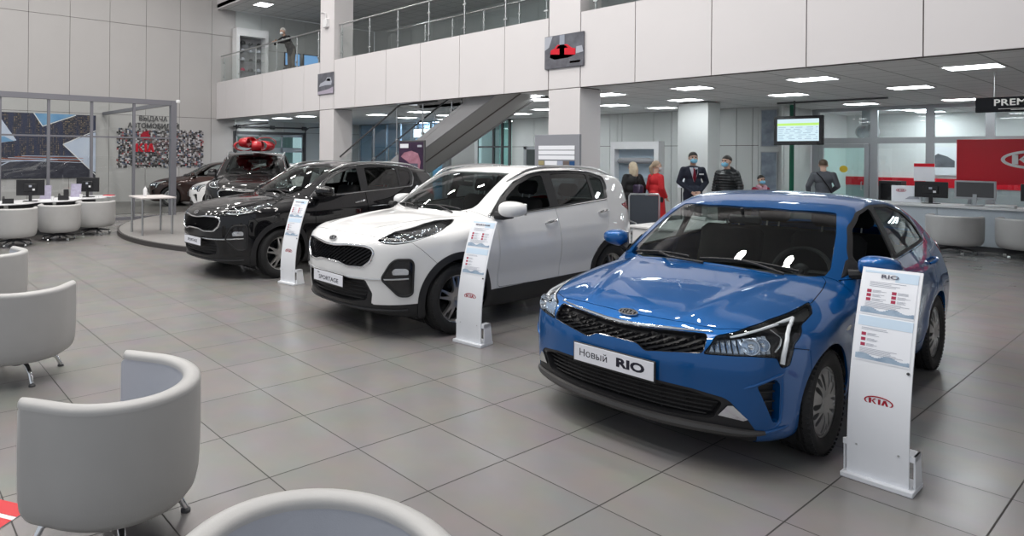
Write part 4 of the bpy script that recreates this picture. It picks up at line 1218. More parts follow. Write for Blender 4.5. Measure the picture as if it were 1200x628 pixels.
panel_wall('fascia_middle', 'y', YF, [-15.36, -14.35, -13.03, -11.73, -10.43, -9.13, -8.03], [3.04, 4.46], M_FASC, out=-1)
panel_wall('fascia_right', 'y', YF, [-7.31, -6.23, -4.95, -3.65, -2.37, -1.1, .2, 1.5, 2.8], [3.04, 4.46], M_FASC, out=-1)
def column(name, x0, x1, y0, y1, zs, m=M_FASC):
    mb = MB(); jb = MB()
    for a, b in zip(zs, zs[1:]): mb.box((x0, y0, a + .007), (x1, y1, b - .007), .006)
    jb.box((x0 + .02, y0 + .02, zs[0]), (x1 - .02, y1 - .02, zs[-1]))
    struct(mb.obj(name, m)); struct(jb.obj(name + '_joint', M_JOINT))
column('column_1', -16.08, -15.37, YF, YF + .68, [0, 3.04, 9.2])
column('column_2', -8.02, -7.32, YF, YF + .68, [0, 3.04, 9.2])
column('column_3', -7.97, -7.27, 15.7, 16.3, [0, 3.03], M_BACKP)
# slab of the gallery: soffit edge, lower ceiling, gallery floor, upper ceilings
M_CEIL = ceiling_tiles('grey ceiling tiles', (.72, .73, .735), (.75, .76, .765))
def slab_with_hole(name, z0, z1, m, x0, x1, y0, y1, hx0, hx1, hy0, hy1):
    mb = MB()
    mb.box((x0, y0, z0), (hx0, y1, z1)); mb.box((hx1, y0, z0), (x1, y1, z1)); mb.box((hx0, y0, z0), (hx1, hy0, z1)); mb.box((hx0, hy1, z0), (hx1, y1, z1))
    return struct(mb.obj(name, m))
slab_with_hole('ceiling_under_gallery', 3.05, 3.12, M_CEIL, XL, 6, YF + .11, 26, -13.6, -8.9, 11.0, 12.5)
slab_with_hole('gallery_floor', 4.2, 4.4, noisy('gallery floor', (.2, .19, .18), (.24, .23, .22), 3, .4), XL, 6, YF + .11, 18.6, -13.6, -8.9, 11.0, 12.5)
struct(MB().box((-13.7, 12.5, 3.05), (-8.8, 12.56, 4.4)).obj('trim_1', M_GREYP))
struct(MB().box((XL, YF + .0, 7.3), (6, 26, 7.45)).obj('ceiling_gallery', M_CEIL))
struct(MB().box((XL, -8, 9.2), (6, YF + .1, 9.3)).obj('ceiling_hall', mat('hall ceiling', (.55, .55, .55), .8)))
panel_wall('fascia_upper', 'y', YF, [-23.2, -20, -16.09, -12, -8.03, -4, 0, 4], [7.3, 9.2], M_FASC, out=-1)
struct(MB().box((XL, YF + .001, 7.26), (6, YF + .2, 7.30)).obj('trim_2', M_FASC))
panel_wall('wall_back_gallery', 'y', 18.5, [-23.2, -22, -20.7, -19.4, -18.1, -16.8, -15.5, -14.2, -12.9, -11.6, -10.3, -9, -7.7, -6.4, -5.1, -3.8, -2.5, 0, 3, 6], [4.4, 5.9, 7.3], M_BACKP, out=-1)
panel_wall('wall_back', 'y', 18.5, [-15.3, -14.34, -13.34, -12.4, -11.49, -11.23, -11.09, -10.1, -9.57, -8.7, -7.84, -7.45, -7.31], [0, 2.06, 3.05], M_BACKP, out=-1)
panel_wall('wall_back_left', 'y', 18.5, [-23.2, -22, -21, -20.2], [0, 2.06, 3.05], M_BACKP, out=-1)
panel_wall('wall_recess', 'x', -6.78, [18.64, 19.6, 20.42], [0, 3.05], M_BACKP, out=1)
struct(MB().box((-7.31, 18.5, 0), (-6.78, 18.62, 3.05)).obj('wall_pier', M_BACKP))
struct(MB().box((-7.2, 20.6, 0), (-7.1, 24.2, 3.05)).obj('wall_office_left', mat('office wall', (.86, .88, .88), .6)))
struct(MB().box((2.6, 20.7, 0), (2.7, 24.2, 3.05)).obj('wall_office_right', mat('office wall')))
struct(MB().box((XL - .3, 26, 0), (6, 26.1, 7.4)).obj('wall_far', mat('office wall')))
struct(MB().box((-7.2, 24.2, 0), (2.7, 24.3, 3.05)).obj('wall_back_office', mat('office wall', (.86, .88, .88), .6)))
struct(MB().box((6, 4, 0), (6.1, 26, 9.2)).obj('wall_right', M_PANELDIM))
struct(MB().box((-6.7, 20.5, 3.05), (6, 20.7, 4.4)).obj('wall_header', M_BACKP))
# red band and grey dado on the office wall behind the glass
struct(MB().box((-7.1, 24.13, .95), (2.6, 24.2, 1.2)).obj('trim_red_band', M_SIGNRED)); struct(MB().box((-7.1, 24.15, 0), (2.6, 24.2, .95)).obj('trim_dado', mat('grey dado', (.35, .37, .38), .6)))

# ---- garage door in the left wall
g = thing('garage_door', 'sectional garage door with glazed upper panels behind the SUV with the bow', 'door', (XL, 13.18, 0))
g['kind'] = 'structure'
mb = MB(); Y0, Y1 = -1.62, 1.62
for y in (Y0, Y1): mb.box((-.12, y - .06, 0), (.03, y + .06, 2.62))
mb.box((-.12, Y0, 2.52), (.03, Y1, 2.62)); mb.obj('door_frame', M_DKGREY, g)
for k in range(4):
    z0 = .02 + k * .625; mb = MB(); hy = (Y1 - Y0 - .16) / 3
    glz = k in (2, 3)
    if glz:
        mb.box((-.06, Y0 + .06, z0), (-.02, Y1 - .06, z0 + .09)); mb.box((-.06, Y0 + .06, z0 + .53), (-.02, Y1 - .06, z0 + .615))
        for i in range(4): mb.box((-.06, Y0 + .06 + i * hy, z0), (-.02, Y0 + .14 + i * hy, z0 + .615))
    else: mb.box((-.06, Y0 + .06, z0), (-.02, Y1 - .06, z0 + .61), .01)
    p = mb.obj('door_section', M_ALUM, g)
    if glz: MB().box((-.045, Y0 + .1, z0 + .05), (-.035, Y1 - .1, z0 + .56)).obj('section_pane', M_TEAL, p)
mb = MB()
for y in (Y0 + .02, Y1 - .02): mb.tube([(.05, y, 0), (.05, y, 2.5), (.12, y, 2.72), (.35, y, 2.82), (2.6, y, 2.84)], .022, 8)
mb.obj('door_track', M_DKGREY, g)
mb = MB(); mb.cyl((.12, Y0 - .1, 2.80), (.12, Y1 + .1, 2.80), .03, 10)
for y in (Y0 + .1, 0, Y1 - .1): mb.cyl((.12, y - .09, 2.80), (.12, y + .09, 2.80), .075, 12)
mb.obj('door_spring', M_DKGREY, g)
struct(MB().box((XL - 3, 11, -.1), (XL - 2.9, 16, 3.5)).obj('wall_garage_yard', mat('service bay wall', (.35, .42, .40), .8)))

# ---- ceiling lights
M_LED = mat('light panel', (.9, .9, .9), .5, emit=(.93, .98, 1.), estr=18.)
def ceiling_light():
    t = thing('ceiling_light', '', 'ceiling light', (0, 0, 0), 0)
    mb = MB(); h = .30; w = .022
    for a, b in (((-h, -h), (h, -h + w)), ((-h, h - w), (h, h)), ((-h, -h), (-h + w, h)), ((h - w, -h), (h, h))): mb.box((*a, -.012), (*b, .02))
    mb.obj('light_frame', M_WHITE, t); MB().box((-h + w, -h + w, -.004), (h - w, h - w, .01)).obj('diffuser', M_LED, t)
    return t
LP = ceiling_light(); _first = [True]
def light(x, y, z, label, group):
    if _first[0]: _first[0] = False; LP.location = (x, y, z); LP['label'] = label; LP['group'] = group; o = LP
    else: o = dup(LP, (x, y, z), 0, label, group)
    return o
GL = 'square light panels in the ceiling under the gallery'
for x, l in ((-2.2, 'square light panel nearest the right edge of the picture'), (-4.13, 'square light panel above and right of the wall screen, near the white fascia'), (-6.07, 'square light panel left of the thick white pillar top, near the white fascia'), (-7.82, 'square light panel showing just right of the front pillar'), (-9.55, 'square light panel showing just left of the front pillar, highest')):
    light(x, 12.47, 3.045, l, GL)
for x, l in ((-3.52, 'square light panel in the second row, far right'), (-5.47, 'square light panel in the second row above the wall screen'), (-7.42, 'square light panel touching the top of the rear column'), (-9.35, 'square light panel in the second row between the two columns'), (-11.42, 'square light panel left of the front pillar, second row')):
    light(x, 15.22 if x != -7.42 else 14.95, 3.045, l, GL)
for x, y, l in ((-3.55, 19.1, 'square light panel behind the hanging black sign'), (-5.3, 19.0, 'square light panel over the glazed office front'), (-9.0, 16.9, 'small bright panel between front pillar and rear column'), (-13.2, 16.3, 'square light panel right of the staircase, far back'), (-12.3, 17.2, 'square light panel behind the staircase, far row')):
    light(x, y, 3.045, l, GL)
for x, y in ((-15.2, 15.2), (-17.2, 15.2), (-14.6, 13.4), (-16.6, 13.4), (-14.9, 17.0), (-17.0, 17.0)): light(x, y, 3.045, 'square light panel seen behind the staircase glass', GL)
for x, y in ((-18.6, 18.06), (-19.6, 18.06), (-16.9, 19.2), (-15.9, 19.6)): light(x, y, 3.045, 'square light panel added to brighten a glazed room behind the staircase', 'light panels added to brighten the rooms behind the staircase')  # panels added to brighten the glazed rooms
for x, l in ((-22.4, 'leftmost light panel over the garage door'), (-20.65, 'middle light panel over the garage door'), (-19.05, 'rightmost light panel over the garage door, by the column')): light(x, 12.2, 3.045, l, GL)
GU = 'light panels in the gallery ceiling'
for x, y, l in ((-21.5, 11.85, 'light panel over the leaning man on the gallery, leftmost'), (-18.6, 12.6, 'light panel beside the column on the gallery'), (-15.5, 13.2, 'light panel at the picture top right of the column'), (-15.2, 16.0, 'lowest light panel over the glass balustrade'), (-12.5, 14.4, 'light panel over the middle of the glass balustrade'), (-9.5, 15.5, 'light panel deep in the gallery ceiling left of the front pillar'), (-5, 14, 'light panel deep on the right of the gallery')):
    light(x, y, 7.295, l, GU)
for x in (-5, -2, 1): 
    for y in (21.3, 22.4, 23.5): light(x, y, 3.045, 'square light panel inside the glazed office, with rows added to brighten it', 'light panels inside the glazed office, rows added for brightness')  # extra rows of panels added to light up the office

# ---- hall downlights high above the cars
M_SPOT = mat('downlight', (1, 1, 1), .5, emit=(1, .97, .93), estr=115.)
dl = thing('downlight', 'round downlight in the hall ceiling', 'downlight', (0, 0, 9.2), 0, 'downlights in the hall ceiling')
MB().lathe([(.26, -.03), (.26, .0), (.22, -.0), (.215, -.03), (.26, -.03)], 20).obj('lamp_ring', M_WHITE, dl)
MB().lathe([(.0005, -.02), (.22, -.02)], 20).obj('lamp_glass', M_SPOT, dl)
_k = 0
for i in range(8):
    for j in range(5):
        p = (-20 + i * 2.6, -3.2 + j * 2.9, 9.2)
        if _k == 0: dl.location = p
        else: dup(dl, p)
        _k += 1

# ---- balustrade of the gallery
def balustrade(label, xs, y, x0, x1, z0=4.40, ztop=5.46, z1=4.46):
    t = thing('balustrade', label, 'railing', ((x0 + x1) / 2, y, z0)); cx = (x0 + x1) / 2
    MB().tube([(x0 - cx, 0, ztop - z0), (x1 - cx, 0, ztop - z0)], .026, 10).obj('handrail', M_STEEL, t)
    for x in xs:
        mb = MB(); mb.tube([(x - cx, .02, 0), (x - cx, .02, ztop - z0)], .020, 10); mb.lathe([(.05, 0), (.05, .012), (.02, .02)], 12, (x - cx, .02, 0))
        for h in (.25, .78): mb.box((x - cx - .05, -.005, h - .025), (x - cx + .05, .03, h + .025), .006)
        mb.obj('post', M_STEEL, t)
    e = [x0] + [x for x in xs if x0 + .2 < x < x1 - .2] + [x1]
    for a, b in zip(e, e[1:]): MB().box((a - cx + .03, -.012, .06), (b - cx - .03, -.002, ztop - z0 - .1)).obj('glass_panel', M_CLEAR, t)
    return t
balustrade('glass balustrade on the gallery left of the column', [-22.86, -21.6, -20.34, -18.9, -17.63, -16.4], YF + .14, -23.1, -16.1)
balustrade('long glass balustrade between the two columns', [-15.19, -13.92, -12.75, -11.6, -10.43, -9.24, -8.2], YF + .14, -15.3, -8.05)
balustrade('glass balustrade set back around the stair opening', [-13.6, -12.53, -11.42, -10.29, -9.2], 12.66, -15.2, -8.9)
balustrade('glass balustrade on the gallery right of the pillar', [-7.1, -5.9, -4.7, -3.5, -2.3, -1.1], YF + .14, -7.25, .5)

# ---- staircase
st = thing('staircase', 'grey steel staircase with glass sides rising to the gallery', 'staircase', (-12.4, 11.7, 0))
sl = .515; xa, xb = -15.5, -7.0
def zl(x): return 1.86 + sl * (x + 11.86)
for yy, nm in ((11.0, 'stringer'), (12.34, 'stringer')):
    mb = MB(); x_e = -6.98
    mb.prism([(xa, max(zl(xa) , 0)), (-15.47, 0), (xa - .0, max(zl(xa) + .34, .3)), (-9.35, zl(-9.35) + .40), (-8.95, zl(-8.95) + .4 - .0), (-8.95, zl(-8.95)), ], yy, yy + .06, 'y')
    o = mb.obj(nm, M_GREYP, st); o.location = (12.4, -11.7, 0)
mb = MB(); mb.prism([(xa, zl(xa) + .02), (-8.95, zl(-8.95) + .02), (-8.95, zl(-8.95) + .06), (xa, zl(xa) + .06)], 11.06, 12.34, 'y'); o = mb.obj('soffit', mat('stair soffit', (.36, .355, .35), .55), st); o.location = (12.4, -11.7, 0)
mb = MB(); mb.prism([(xa, zl(xa) + .005), (-8.95, zl(-8.95) + .005), (-8.95, zl(-8.95) + .02), (xa, zl(xa) + .02)], 11.66, 11.70, 'y'); o = mb.obj('soffit_joint', M_JOINT, st); o.location = (12.4, -11.7, 0)
mb = MB(); n = 22; dx = (-8.95 - xa) / n
for i in range(n):
    x = xa + i * dx; z = zl(x) + .36; mb.box((x, 11.06, z - .04), (x + dx + .03, 12.34, z))
o = mb.obj('tread', M_DKGREY, st); o.location = (12.4, -11.7, 0); o['kind'] = 'stuff'
for yy in (11.03, 12.37):
    mb = MB(); x0r = -15.6; zr = lambda x: 1.96 + sl * (x + 14.82)
    mb.tube([(x0r, yy, zr(x0r)), (-12.75, yy, zr(-12.75)), (-12.4, yy, zr(-12.75) + .0 if yy < 12 else zr(-12.4)), (-11.4, yy, zr(-12.75) + .02 if yy < 12 else zr(-11.4))] if yy < 12 else [(x0r, yy, zr(x0r)), (-10.2, yy, zr(-10.2))], .024, 8)
    o = mb.obj('handrail', M_DKGREY, st); o.location = (12.4, -11.7, 0)
    for x in (-14.8, -13.81, -12.87, -11.89, -10.9):
        mb = MB(); zt = min(zr(x), 3.0 if yy < 12 else 4.0); mb.tube([(x, yy, max(zl(x) + .1, 0)), (x, yy, zt)], .018, 8)
        for h in (.4, .75): mb.box((x - .035, yy - .03, zl(x) + h), (x + .035, yy + .03, zl(x) + h + .06), .006)
        o = mb.obj('post', M_STEEL, st); o.location = (12.4, -11.7, 0)
    mb = MB(); mb.prism([(xa, max(zl(xa) + .42, .1)), (-12.2, zl(-12.2) + .42), (-12.2, 2.95), (xa, zr(xa) - .08)], yy - .006, yy + .004, 'y'); o = mb.obj('glass_panel', M_CLEAR, st); o.location = (12.4, -11.7, 0)

# ---- glazed partitions
def glazing(name, label, axis, at, us, zs, m, frame=M_ALUM, w=.07, d=.10, kind='structure', heads=(), skip=()):
    """aluminium grid with one pane per cell"""
    t = thing(name, label, 'glazed wall', (0, 0, 0)); t['kind'] = kind; mb = MB()
    def B(M_, u0, u1, z0, z1, dd):
        if axis == 'y': M_.box((u0, at - dd, z0), (u1, at + dd, z1))
        else: M_.box((at - dd, u0, z0), (at + dd, u1, z1))
    for u in us:
        ww = w * (1.6 if u in heads else 1); B(mb, u - ww / 2, u + ww / 2, zs[0], zs[-1], d / 2)
    for z in zs: B(mb, us[0], us[-1], z - w / 2, z + w / 2, d / 2 * .98)
    mb.obj('frame', frame, t)
    for i in range(len(us) - 1):
        for j in range(len(zs) - 1):
            if (i, j) in skip: continue
            p = MB(); B(p, us[i] + w * .4, us[i + 1] - w * .4, zs[j] + w * .4, zs[j + 1] - w * .4, .005); p.obj('pane', m, t)
    return t
glazing('window_1', 'tall grey framed glass front of the office behind the counter', 'y', 20.5, [-6.70, -5.44, -4.36, -3.32, -2.3, -1.2, -.1, 1.1], [.02, 2.2, 3.04], thin_glass('office glass', (.94, .975, .975), .7), w=.15, skip=((0, 0),))
dr = thing('door_1', 'grey framed glass office door left of the counter', 'door', (-6.07, 20.48, 0)); dr['kind'] = 'structure'
mb = MB()
for a, b in (((-.54, 0), (-.44, 2.12)), ((.44, 0), (.54, 2.12)), ((-.44, 2.02), (.44, 2.12)), ((-.44, 0), (.44, .14))): mb.box((a[0], -.04, a[1]), (b[0], .04, b[1]), .006)
mb.obj('door_frame', M_ALUM, dr); MB().box((-.44, -.006, .14), (.44, .006, 2.02)).obj('pane', M_TEAL, dr)
mb = MB(); mb.tube([(.40, -.05, .95), (.40, -.10, .95), (.40, -.10, 1.15), (.40, -.05, 1.15)], .012, 8); mb.obj('door_handle', M_STEEL, dr)
MB().prism([(.09 * math.cos(a), 1.47 + .09 * math.sin(a)) for a in np.linspace(0, 2 * PI, 24, endpoint=False)], -.012, -.007, 'y').obj('warning_dot', mat('yellow dot', (.75, .55, .05), .5), dr)
glazing('window_2', 'tall teal office glazing behind the staircase', 'y', 18.4, [-17.6, -16.85, -16.05, -15.65, -15.32], [.02, 2.06, 3.04], M_TEAL, frame=M_DKGREY, w=.06)
glazing('window_3', 'bluish glazed office behind the staircase railing', 'y', 17.6, [-23.0, -22.1, -21.2, -20.3, -19.4, -18.5, -17.65], [.02, 3.04], M_BLUEG, w=.05)
struct(MB().box((-20.2, 18.5, 0), (-17.6, 18.6, 3.05)).obj('wall_blue_office', mat('pale blue office wall', (.60, .74, .90), .6)))
struct(MB().box((-17.6, 20.5, 0), (-15.3, 20.6, 3.05)).obj('wall_teal_office', mat('pale green office wall', (.50, .66, .64), .6)))
pt = thing('door_2', 'grey glass portal under the staircase', 'door', (-13.4, 13.0, 0)); pt['kind'] = 'structure'
mb = MB()
for x in (-.53, -.30, .30, .48): mb.box((x - .05, -.06, 0), (x + .05, .06, 1.86))
mb.box((-.58, -.08, 1.80), (.55, .08, 1.92)); mb.obj('door_frame', M_ALUM, pt); MB().box((-.30, -.006, 0), (.30, .006, 1.8)).obj('pane', M_TEAL, pt)
struct(MB().box((-12.85, 13.0, 0), (-12.0, 13.12, 3.05)).obj('wall_bright', mat('bright white partition', (.82, .86, .88), .5)))
dk = thing('door_3', 'dark doorway recess in the back wall left of the pillar', 'door', (-14.0, 18.46, 0)); dk['kind'] = 'structure'
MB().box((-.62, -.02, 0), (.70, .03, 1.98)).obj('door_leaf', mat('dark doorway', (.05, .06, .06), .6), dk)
mb = MB(); mb.box((-.72, -.04, 0), (-.60, .04, 2.06)); mb.box((.68, -.04, 0), (.80, .04, 2.06)); mb.box((-.72, -.04, 1.96), (.80, .04, 2.06)); mb.obj('door_frame', M_ALUM, dk)

# ---- round platform where the cars are handed over
a = np.linspace(0, 2 * PI, 128, endpoint=False); px_, py_, pr_ = -12.9, 9.05, 4.9
pl = thing('platform', 'low round handover platform with a dark rim', 'platform', (px_, py_, 0)); pl['kind'] = 'structure'
MB().prism([(pr_ * math.cos(t), pr_ * math.sin(t)) for t in a if True], 0, .085).obj('platform_rim', mat('platform rim', (.055, .05, .05), .5), pl)
MB().prism([((pr_ - .04) * math.cos(t), (pr_ - .04) * math.sin(t)) for t in a], .085, .095).obj('platform_top', noisy('platform top', (.27, .262, .255), (.30, .29, .28), 5, .3), pl)
# ------------------------------------------------------------ tub chairs
M_LEATH = noisy('light grey leather', (.43, .425, .42), (.47, .465, .46), 6, .42, bump=.06, bscale=220)
M_LEATHLIT = noisy('grey leather with bluish light', (.46, .475, .52), (.50, .515, .56), 6, .45, bump=.06, bscale=220)  # bluish light inside the chairs is put into this leather colour
def tub_path(n=28, arm=.15):
    P = [((1, 0), (.0, arm * k / 4), 0) for k in (4, 3, 2, 1)]
    out = []
    for k in (4, 3, 2, 1): out.append(((1., 0.), (0., arm * k / 4)))
    for i in range(n + 1):
        a = -PI * i / n; out.append(((math.cos(a), math.sin(a)), (0., 0.)))
    for k in (1, 2, 3, 4): out.append(((-1., 0.), (0., arm * k / 4)))
    return out
def tub_sweep(prof, closed=True):
    """sweep a (radius, height) profile along the U of the chair; rounded at the two arm fronts"""
    path = tub_path(); rings = []; m = len(prof); c = np.mean(np.array(prof), 0)
    ends = [(.55, .045), (.82, .030), (.95, .014)]
    def ring(nm, off, k=1., push=0.):
        return [(nm[0] * (c[0] + (r - c[0]) * k) + off[0], nm[1] * (c[0] + (r - c[0]) * k) + off[1] + push, c[1] + (h - c[1]) * (1 - (1 - k) * .25)) for r, h in prof]
    for k, p in ends: rings.append(ring(*path[0], k, p))
    for q in path: rings.append(ring(*q))
    for k, p in ends[::-1]: rings.append(ring(*path[-1], k, p))
    mb = MB(); vs = [v for g in rings for v in g]; fs = []
    for i in range(len(rings) - 1):
        for j in range(m): fs.append([i * m + j, i * m + (j + 1) % m, (i + 1) * m + (j + 1) % m, (i + 1) * m + j])
    fs.append(list(range(m))); fs.append([(len(rings) - 1) * m + j for j in range(m)][::-1])
    mb.add(vs, fs); return mb
def tub_chair(label, group, castors=False):
    t = thing('tub_chair', label, 'armchair', (0, 0, 0), 0, group)
    outer = [(.315, .172), (.345, .180), (.372, .215), (.386, .27), (.392, .36), (.394, .50), (.3925, .684)]
    rim = [(.3935, .676), (.3925, .686), (.389, .696), (.378, .703), (.362, .710), (.344, .710), (.328, .703), (.314, .696), (.3105, .686), (.3095, .676)]
    inner = [(.312, .664), (.308, .50), (.306, .34), (.30, .28), (.29, .20), (.29, .175)]
    tub_sweep(outer + [(.36, .698), (.322, .69), (.314, .66), (.30, .20)]).obj('shell', M_LEATH, t, smooth=50)
    tub_sweep(rim).obj('rim_cushion', M_LEATH, t, smooth=60)
    tub_sweep([(.3145, .684), (.3085, .50), (.3055, .34), (.3055, .22), (.312, .22), (.318, .5), (.322, .684)]).obj('inner_lining', M_LEATHLIT, t, smooth=60)
    P = [(.30 * math.cos(a), .30 * math.sin(a)) for a in np.linspace(-PI, 0, 30)] + [(.30, .19), (.27, .24), (-.27, .24), (-.30, .19)]
    s_ = MB().prism(P, .28, .425).obj('seat_cushion', M_LEATHLIT, t, bevel=.03, seg=3)
    P = [(.30 * math.cos(a), .30 * math.sin(a)) for a in np.linspace(-PI, 0, 30)] + [(.30, .16), (-.30, .16)]
    MB().prism(P, .17, .30).obj('seat_pan', M_DKGREY, t)
    n = 5 if castors else 4
    mb = MB(); mb.lathe([(.0, .175), (.075, .175), (.075, .13), (.045, .12), (.04, .085), (.0, .085)], 20); mb.obj('base_hub', M_DKGREY, t)
    for i in range(n):
        a = 2 * PI * i / n + (.4 if castors else PI / 4); c, s_ = math.cos(a), math.sin(a); r = .30
        mb = MB()
        if castors:
            mb.tube([(.03 * c, .03 * s_, .115), (.15 * c, .15 * s_, .10), (r * c, r * s_, .075)], [.02, .018, .014], 8)
            l = mb.obj('leg', M_DKGREY, t); MB().lathe([(.0, -.018), (.026, -.018), (.026, .018), (.0, .018)], 14, (r * c, r * s_, .0275), 'x').obj('castor', M_STEEL, l)
        else:
            mb.tube([(.05 * c, .05 * s_, .135), (.14 * c, .14 * s_, .140), (.24 * c, .24 * s_, .125), (.30 * c, .30 * s_, .085), (.335 * c, .335 * s_, .02)], [.022, .020, .018, .016, .015], 10)
            l = mb.obj('leg', M_CHROME, t); MB().lathe([(.0, 0), (.024, 0), (.024, .012), (.014, .022), (.0, .022)], 14, (.337 * c, .337 * s_, 0)).obj('foot_glide', M_DKGREY, l)
    return t
def face(dx, dy): return math.atan2(dy, dx) - PI / 2          # rotation that turns +y to (dx, dy)
TG = 'light grey tub chairs in the foreground'
ch = tub_chair('light grey tub chair nearest the lower left corner, shown whole', TG); ch.location = (-3.08, .93, 0); ch.rotation_euler[2] = face(-.81, -.59)
dup(ch, (-5.63, .95, 0), face(-.8, .6), 'light grey tub chair cut by the left edge, second from the front', TG)
dup(ch, (-7.68, 1.0, 0), face(-1, -.25), 'light grey tub chair of which only a sliver shows at the left edge', TG)
dup(ch, (-1.38, .93, 0), face(.50, -.87), 'light grey tub chair whose rounded back top shows at the bottom edge', TG)
MB().box((-.022, -.397, .215), (.022, -.384, .227), .003).obj('maker_label', M_WHITE, ch).rotation_euler[2] = 2.2
cb = tub_chair('grey tub chair with castors, nearest of the three at the white desk', 'tub chairs at the white desk', True); cb.location = (-13.40, 2.20, 0); cb.rotation_euler[2] = face(-.97, .2)
dup(cb, (-13.86, 3.08, 0), face(-.9, .35), 'grey tub chair with castors, middle of the three at the white desk', 'tub chairs at the white desk')
dup(cb, (-14.42, 3.92, 0), face(-.85, .5), 'grey tub chair with castors, last of the three at the white desk', 'tub chairs at the white desk')
dup(cb, (-3.12, 16.25, 0), face(.1, 1), 'grey tub chair pushed up to the reception counter, behind the blue saloon', 'tub chairs at the reception counter')
dup(cb, (-2.20, 16.45, 0), face(.1, 1), 'grey tub chair pushed up to the reception counter at the right edge', 'tub chairs at the reception counter')

# ------------------------------------------------------------ price stands by the cars
M_STAND = mat('white stand', (.86, .88, .92), .35)
M_PAPER = mat('price sheet', (.88, .90, .95), .3, coat=.4)
M_PRINT = mat('dark print', (.10, .10, .14), .6)
M_FAINT = mat('grey print', (.42, .44, .50), .6)
M_PRED = mat('red print', (.40, .03, .08), .6)
M_PBLUE = noisy('blue picture strip', (.12, .20, .32), (.50, .62, .74), 22, .5)
M_PSKY = mat('pale blue print', (.62, .76, .90), .5)
def stand_y(z): return .26 * max(0., (z - .20) / .92) ** 1.9
def stand_strip(mb, x0, x1, z0, z1, off, th, n=14):
    vs = []; fs = []
    for i in range(n + 1):
        z = z0 + (z1 - z0) * i / n; y = stand_y(z); d = (stand_y(z + .01) - y) / .01; k = 1 / math.hypot(1, d); ny, nz = -k, d * k
        for x in (x0, x1):
            for o in (off, off + th): vs.append((x, y + ny * o, z + nz * o))
    for i in range(n):
        a = 4 * i; b = a + 4
        fs += [[a, a + 2, b + 2, b], [a + 1, b + 1, b + 3, a + 3], [a, b, b + 1, a + 1], [a + 2, a + 3, b + 3, b + 2]]
    fs += [[0, 1, 3, 2], [4 * n, 4 * n + 2, 4 * n + 3, 4 * n + 1]]
    mb.add(vs, fs)
def price_stand(label, loc, rz, title):
    t = thing('price_stand', label, 'price stand', loc, rz, 'price stands in front of the cars')
    MB().box((-.155, -.045, 0), (.155, .16, .028), .004).obj('base_plate', M_STAND, t)
    mb = MB(); stand_strip(mb, -.1325, .1325, .026, 1.12, 0, .012, 30); mb.obj('panel', M_STAND, t)
    mb = MB()
    for s in (-1, 1): mb = MB(); mb.prism([(.012, .028), (.15, .028), (.115, .20), (.012, .20)], s * .150 - .004, s * .150 + .004, 'x'); mb.box((s * .105, .0, .17), (s * .154, .115, .20)); mb.obj('side_bracket', M_STAND, t)
    for s in (-1, 1): MB().cyl((s * .09, -.013, .19), (s * .09, -.017, .19), .005, 8).obj('screw', M_SATIN, t)
    MB().cyl((.115, stand_y(.62) - .012, .615), (.115, stand_y(.62) - .020, .615), .007, 8).obj('screw', M_DKGREY, t)
    for z0, z1, up in ((.875, 1.105, True), (.635, .865, False)):
        mb = MB(); stand_strip(mb, -.118, .118, z0, z1, .012, .002); sh = mb.obj('price_sheet', M_PAPER, t)
        P = lambda n_, m_, bars: [stand_strip(n_, x0, x1, a, b, .0142, .0008, 2) for x0, x1, a, b in bars]
        mb = MB(); P(mb, 0, [(-.118, .118, z1 - .022 if not up else z1 - .012, z1)] + ([(.02, .118, z1 - .05, z1 - .012)] if up else [(-.118, .118, z1 - .05, z1 - .022)])); mb.obj('sky_band', M_PSKY, sh)
        mb = MB()
        vs = np.linspace(-.116, .116, 24); prof = [(x, z0 + .034 + .012 * math.sin(x * 55) * math.exp(-abs(x) * 6) - .02 * (x + .116)) for x in vs]
        for (xa_, za), (xb_, zb) in zip(prof, prof[1:]): stand_strip(mb, xa_, xb_, z0 + .008, (za + zb) / 2, .0142, .0008, 1)
        mb.obj('picture_strip', M_PBLUE, sh)
        mb = MB()
        sq = [(-.098, z1 - .10), (-.098, z1 - .122), (-.098, z1 - .144), (.012, z1 - .10), (.012, z1 - .122), (.012, z1 - .144)] if up else [(-.098, z1 - .085), (-.098, z1 - .112), (-.098, z1 - .139)]
        for x, z in sq: stand_strip(mb, x, x + .020, z - .016, z, .0142, .0008, 1)
        mb.obj('red_icon', M_PRED, sh)['kind'] = 'stuff'
        mb = MB(); rng = random.Random(7 + int(up))
        for x, z in sq:
            for q in range(3): stand_strip(mb, x + .026, x + .026 + rng.uniform(.03, .062), z - .004 - q * .005, z - .002 - q * .005, .0142, .0008, 1)
        for q in range(5): z = z1 - .165 - q * .0065; stand_strip(mb, -.10, -.10 + rng.uniform(.13, .2), z - .0022, z, .0142, .0008, 1)
        for q in range(4 if up else 2): z = z1 - (.058 if up else .060) - q * .0075; stand_strip(mb, -.09 if up else -.10, rng.uniform(.0, .07), z - .0025, z, .0142, .0008, 1)
        o = mb.obj('printed_text', M_FAINT, sh); o['kind'] = 'stuff'
        if up:
            z = z1 - .028; d = (stand_y(z + .01) - stand_y(z)) / .01
            put_text('printed_title', title, .030 if len(title) < 5 else .020, M_PRINT, sh, frame_matrix((-.005, stand_y(z) - .0165, z + .008), (1, 0, 0), (0, d, 1)), depth=.001, sx=1.6, bold=.0006)
    link('logo', logo_mesh(frame_matrix((.0, stand_y(.44) - .0125, .44), (1, 0, 0), (0, .04, 1)), .125, .05, .0012, .46), M_LOGORED, t)
    return t
price_stand('white price stand beside the blue saloon, nearest the camera', (-1.135, 4.375, 0), R(1), 'RIO')
price_stand('white price stand beside the front wheel of the white SUV', (-4.20, 4.50, 0), R(9), 'SPORTAGE')
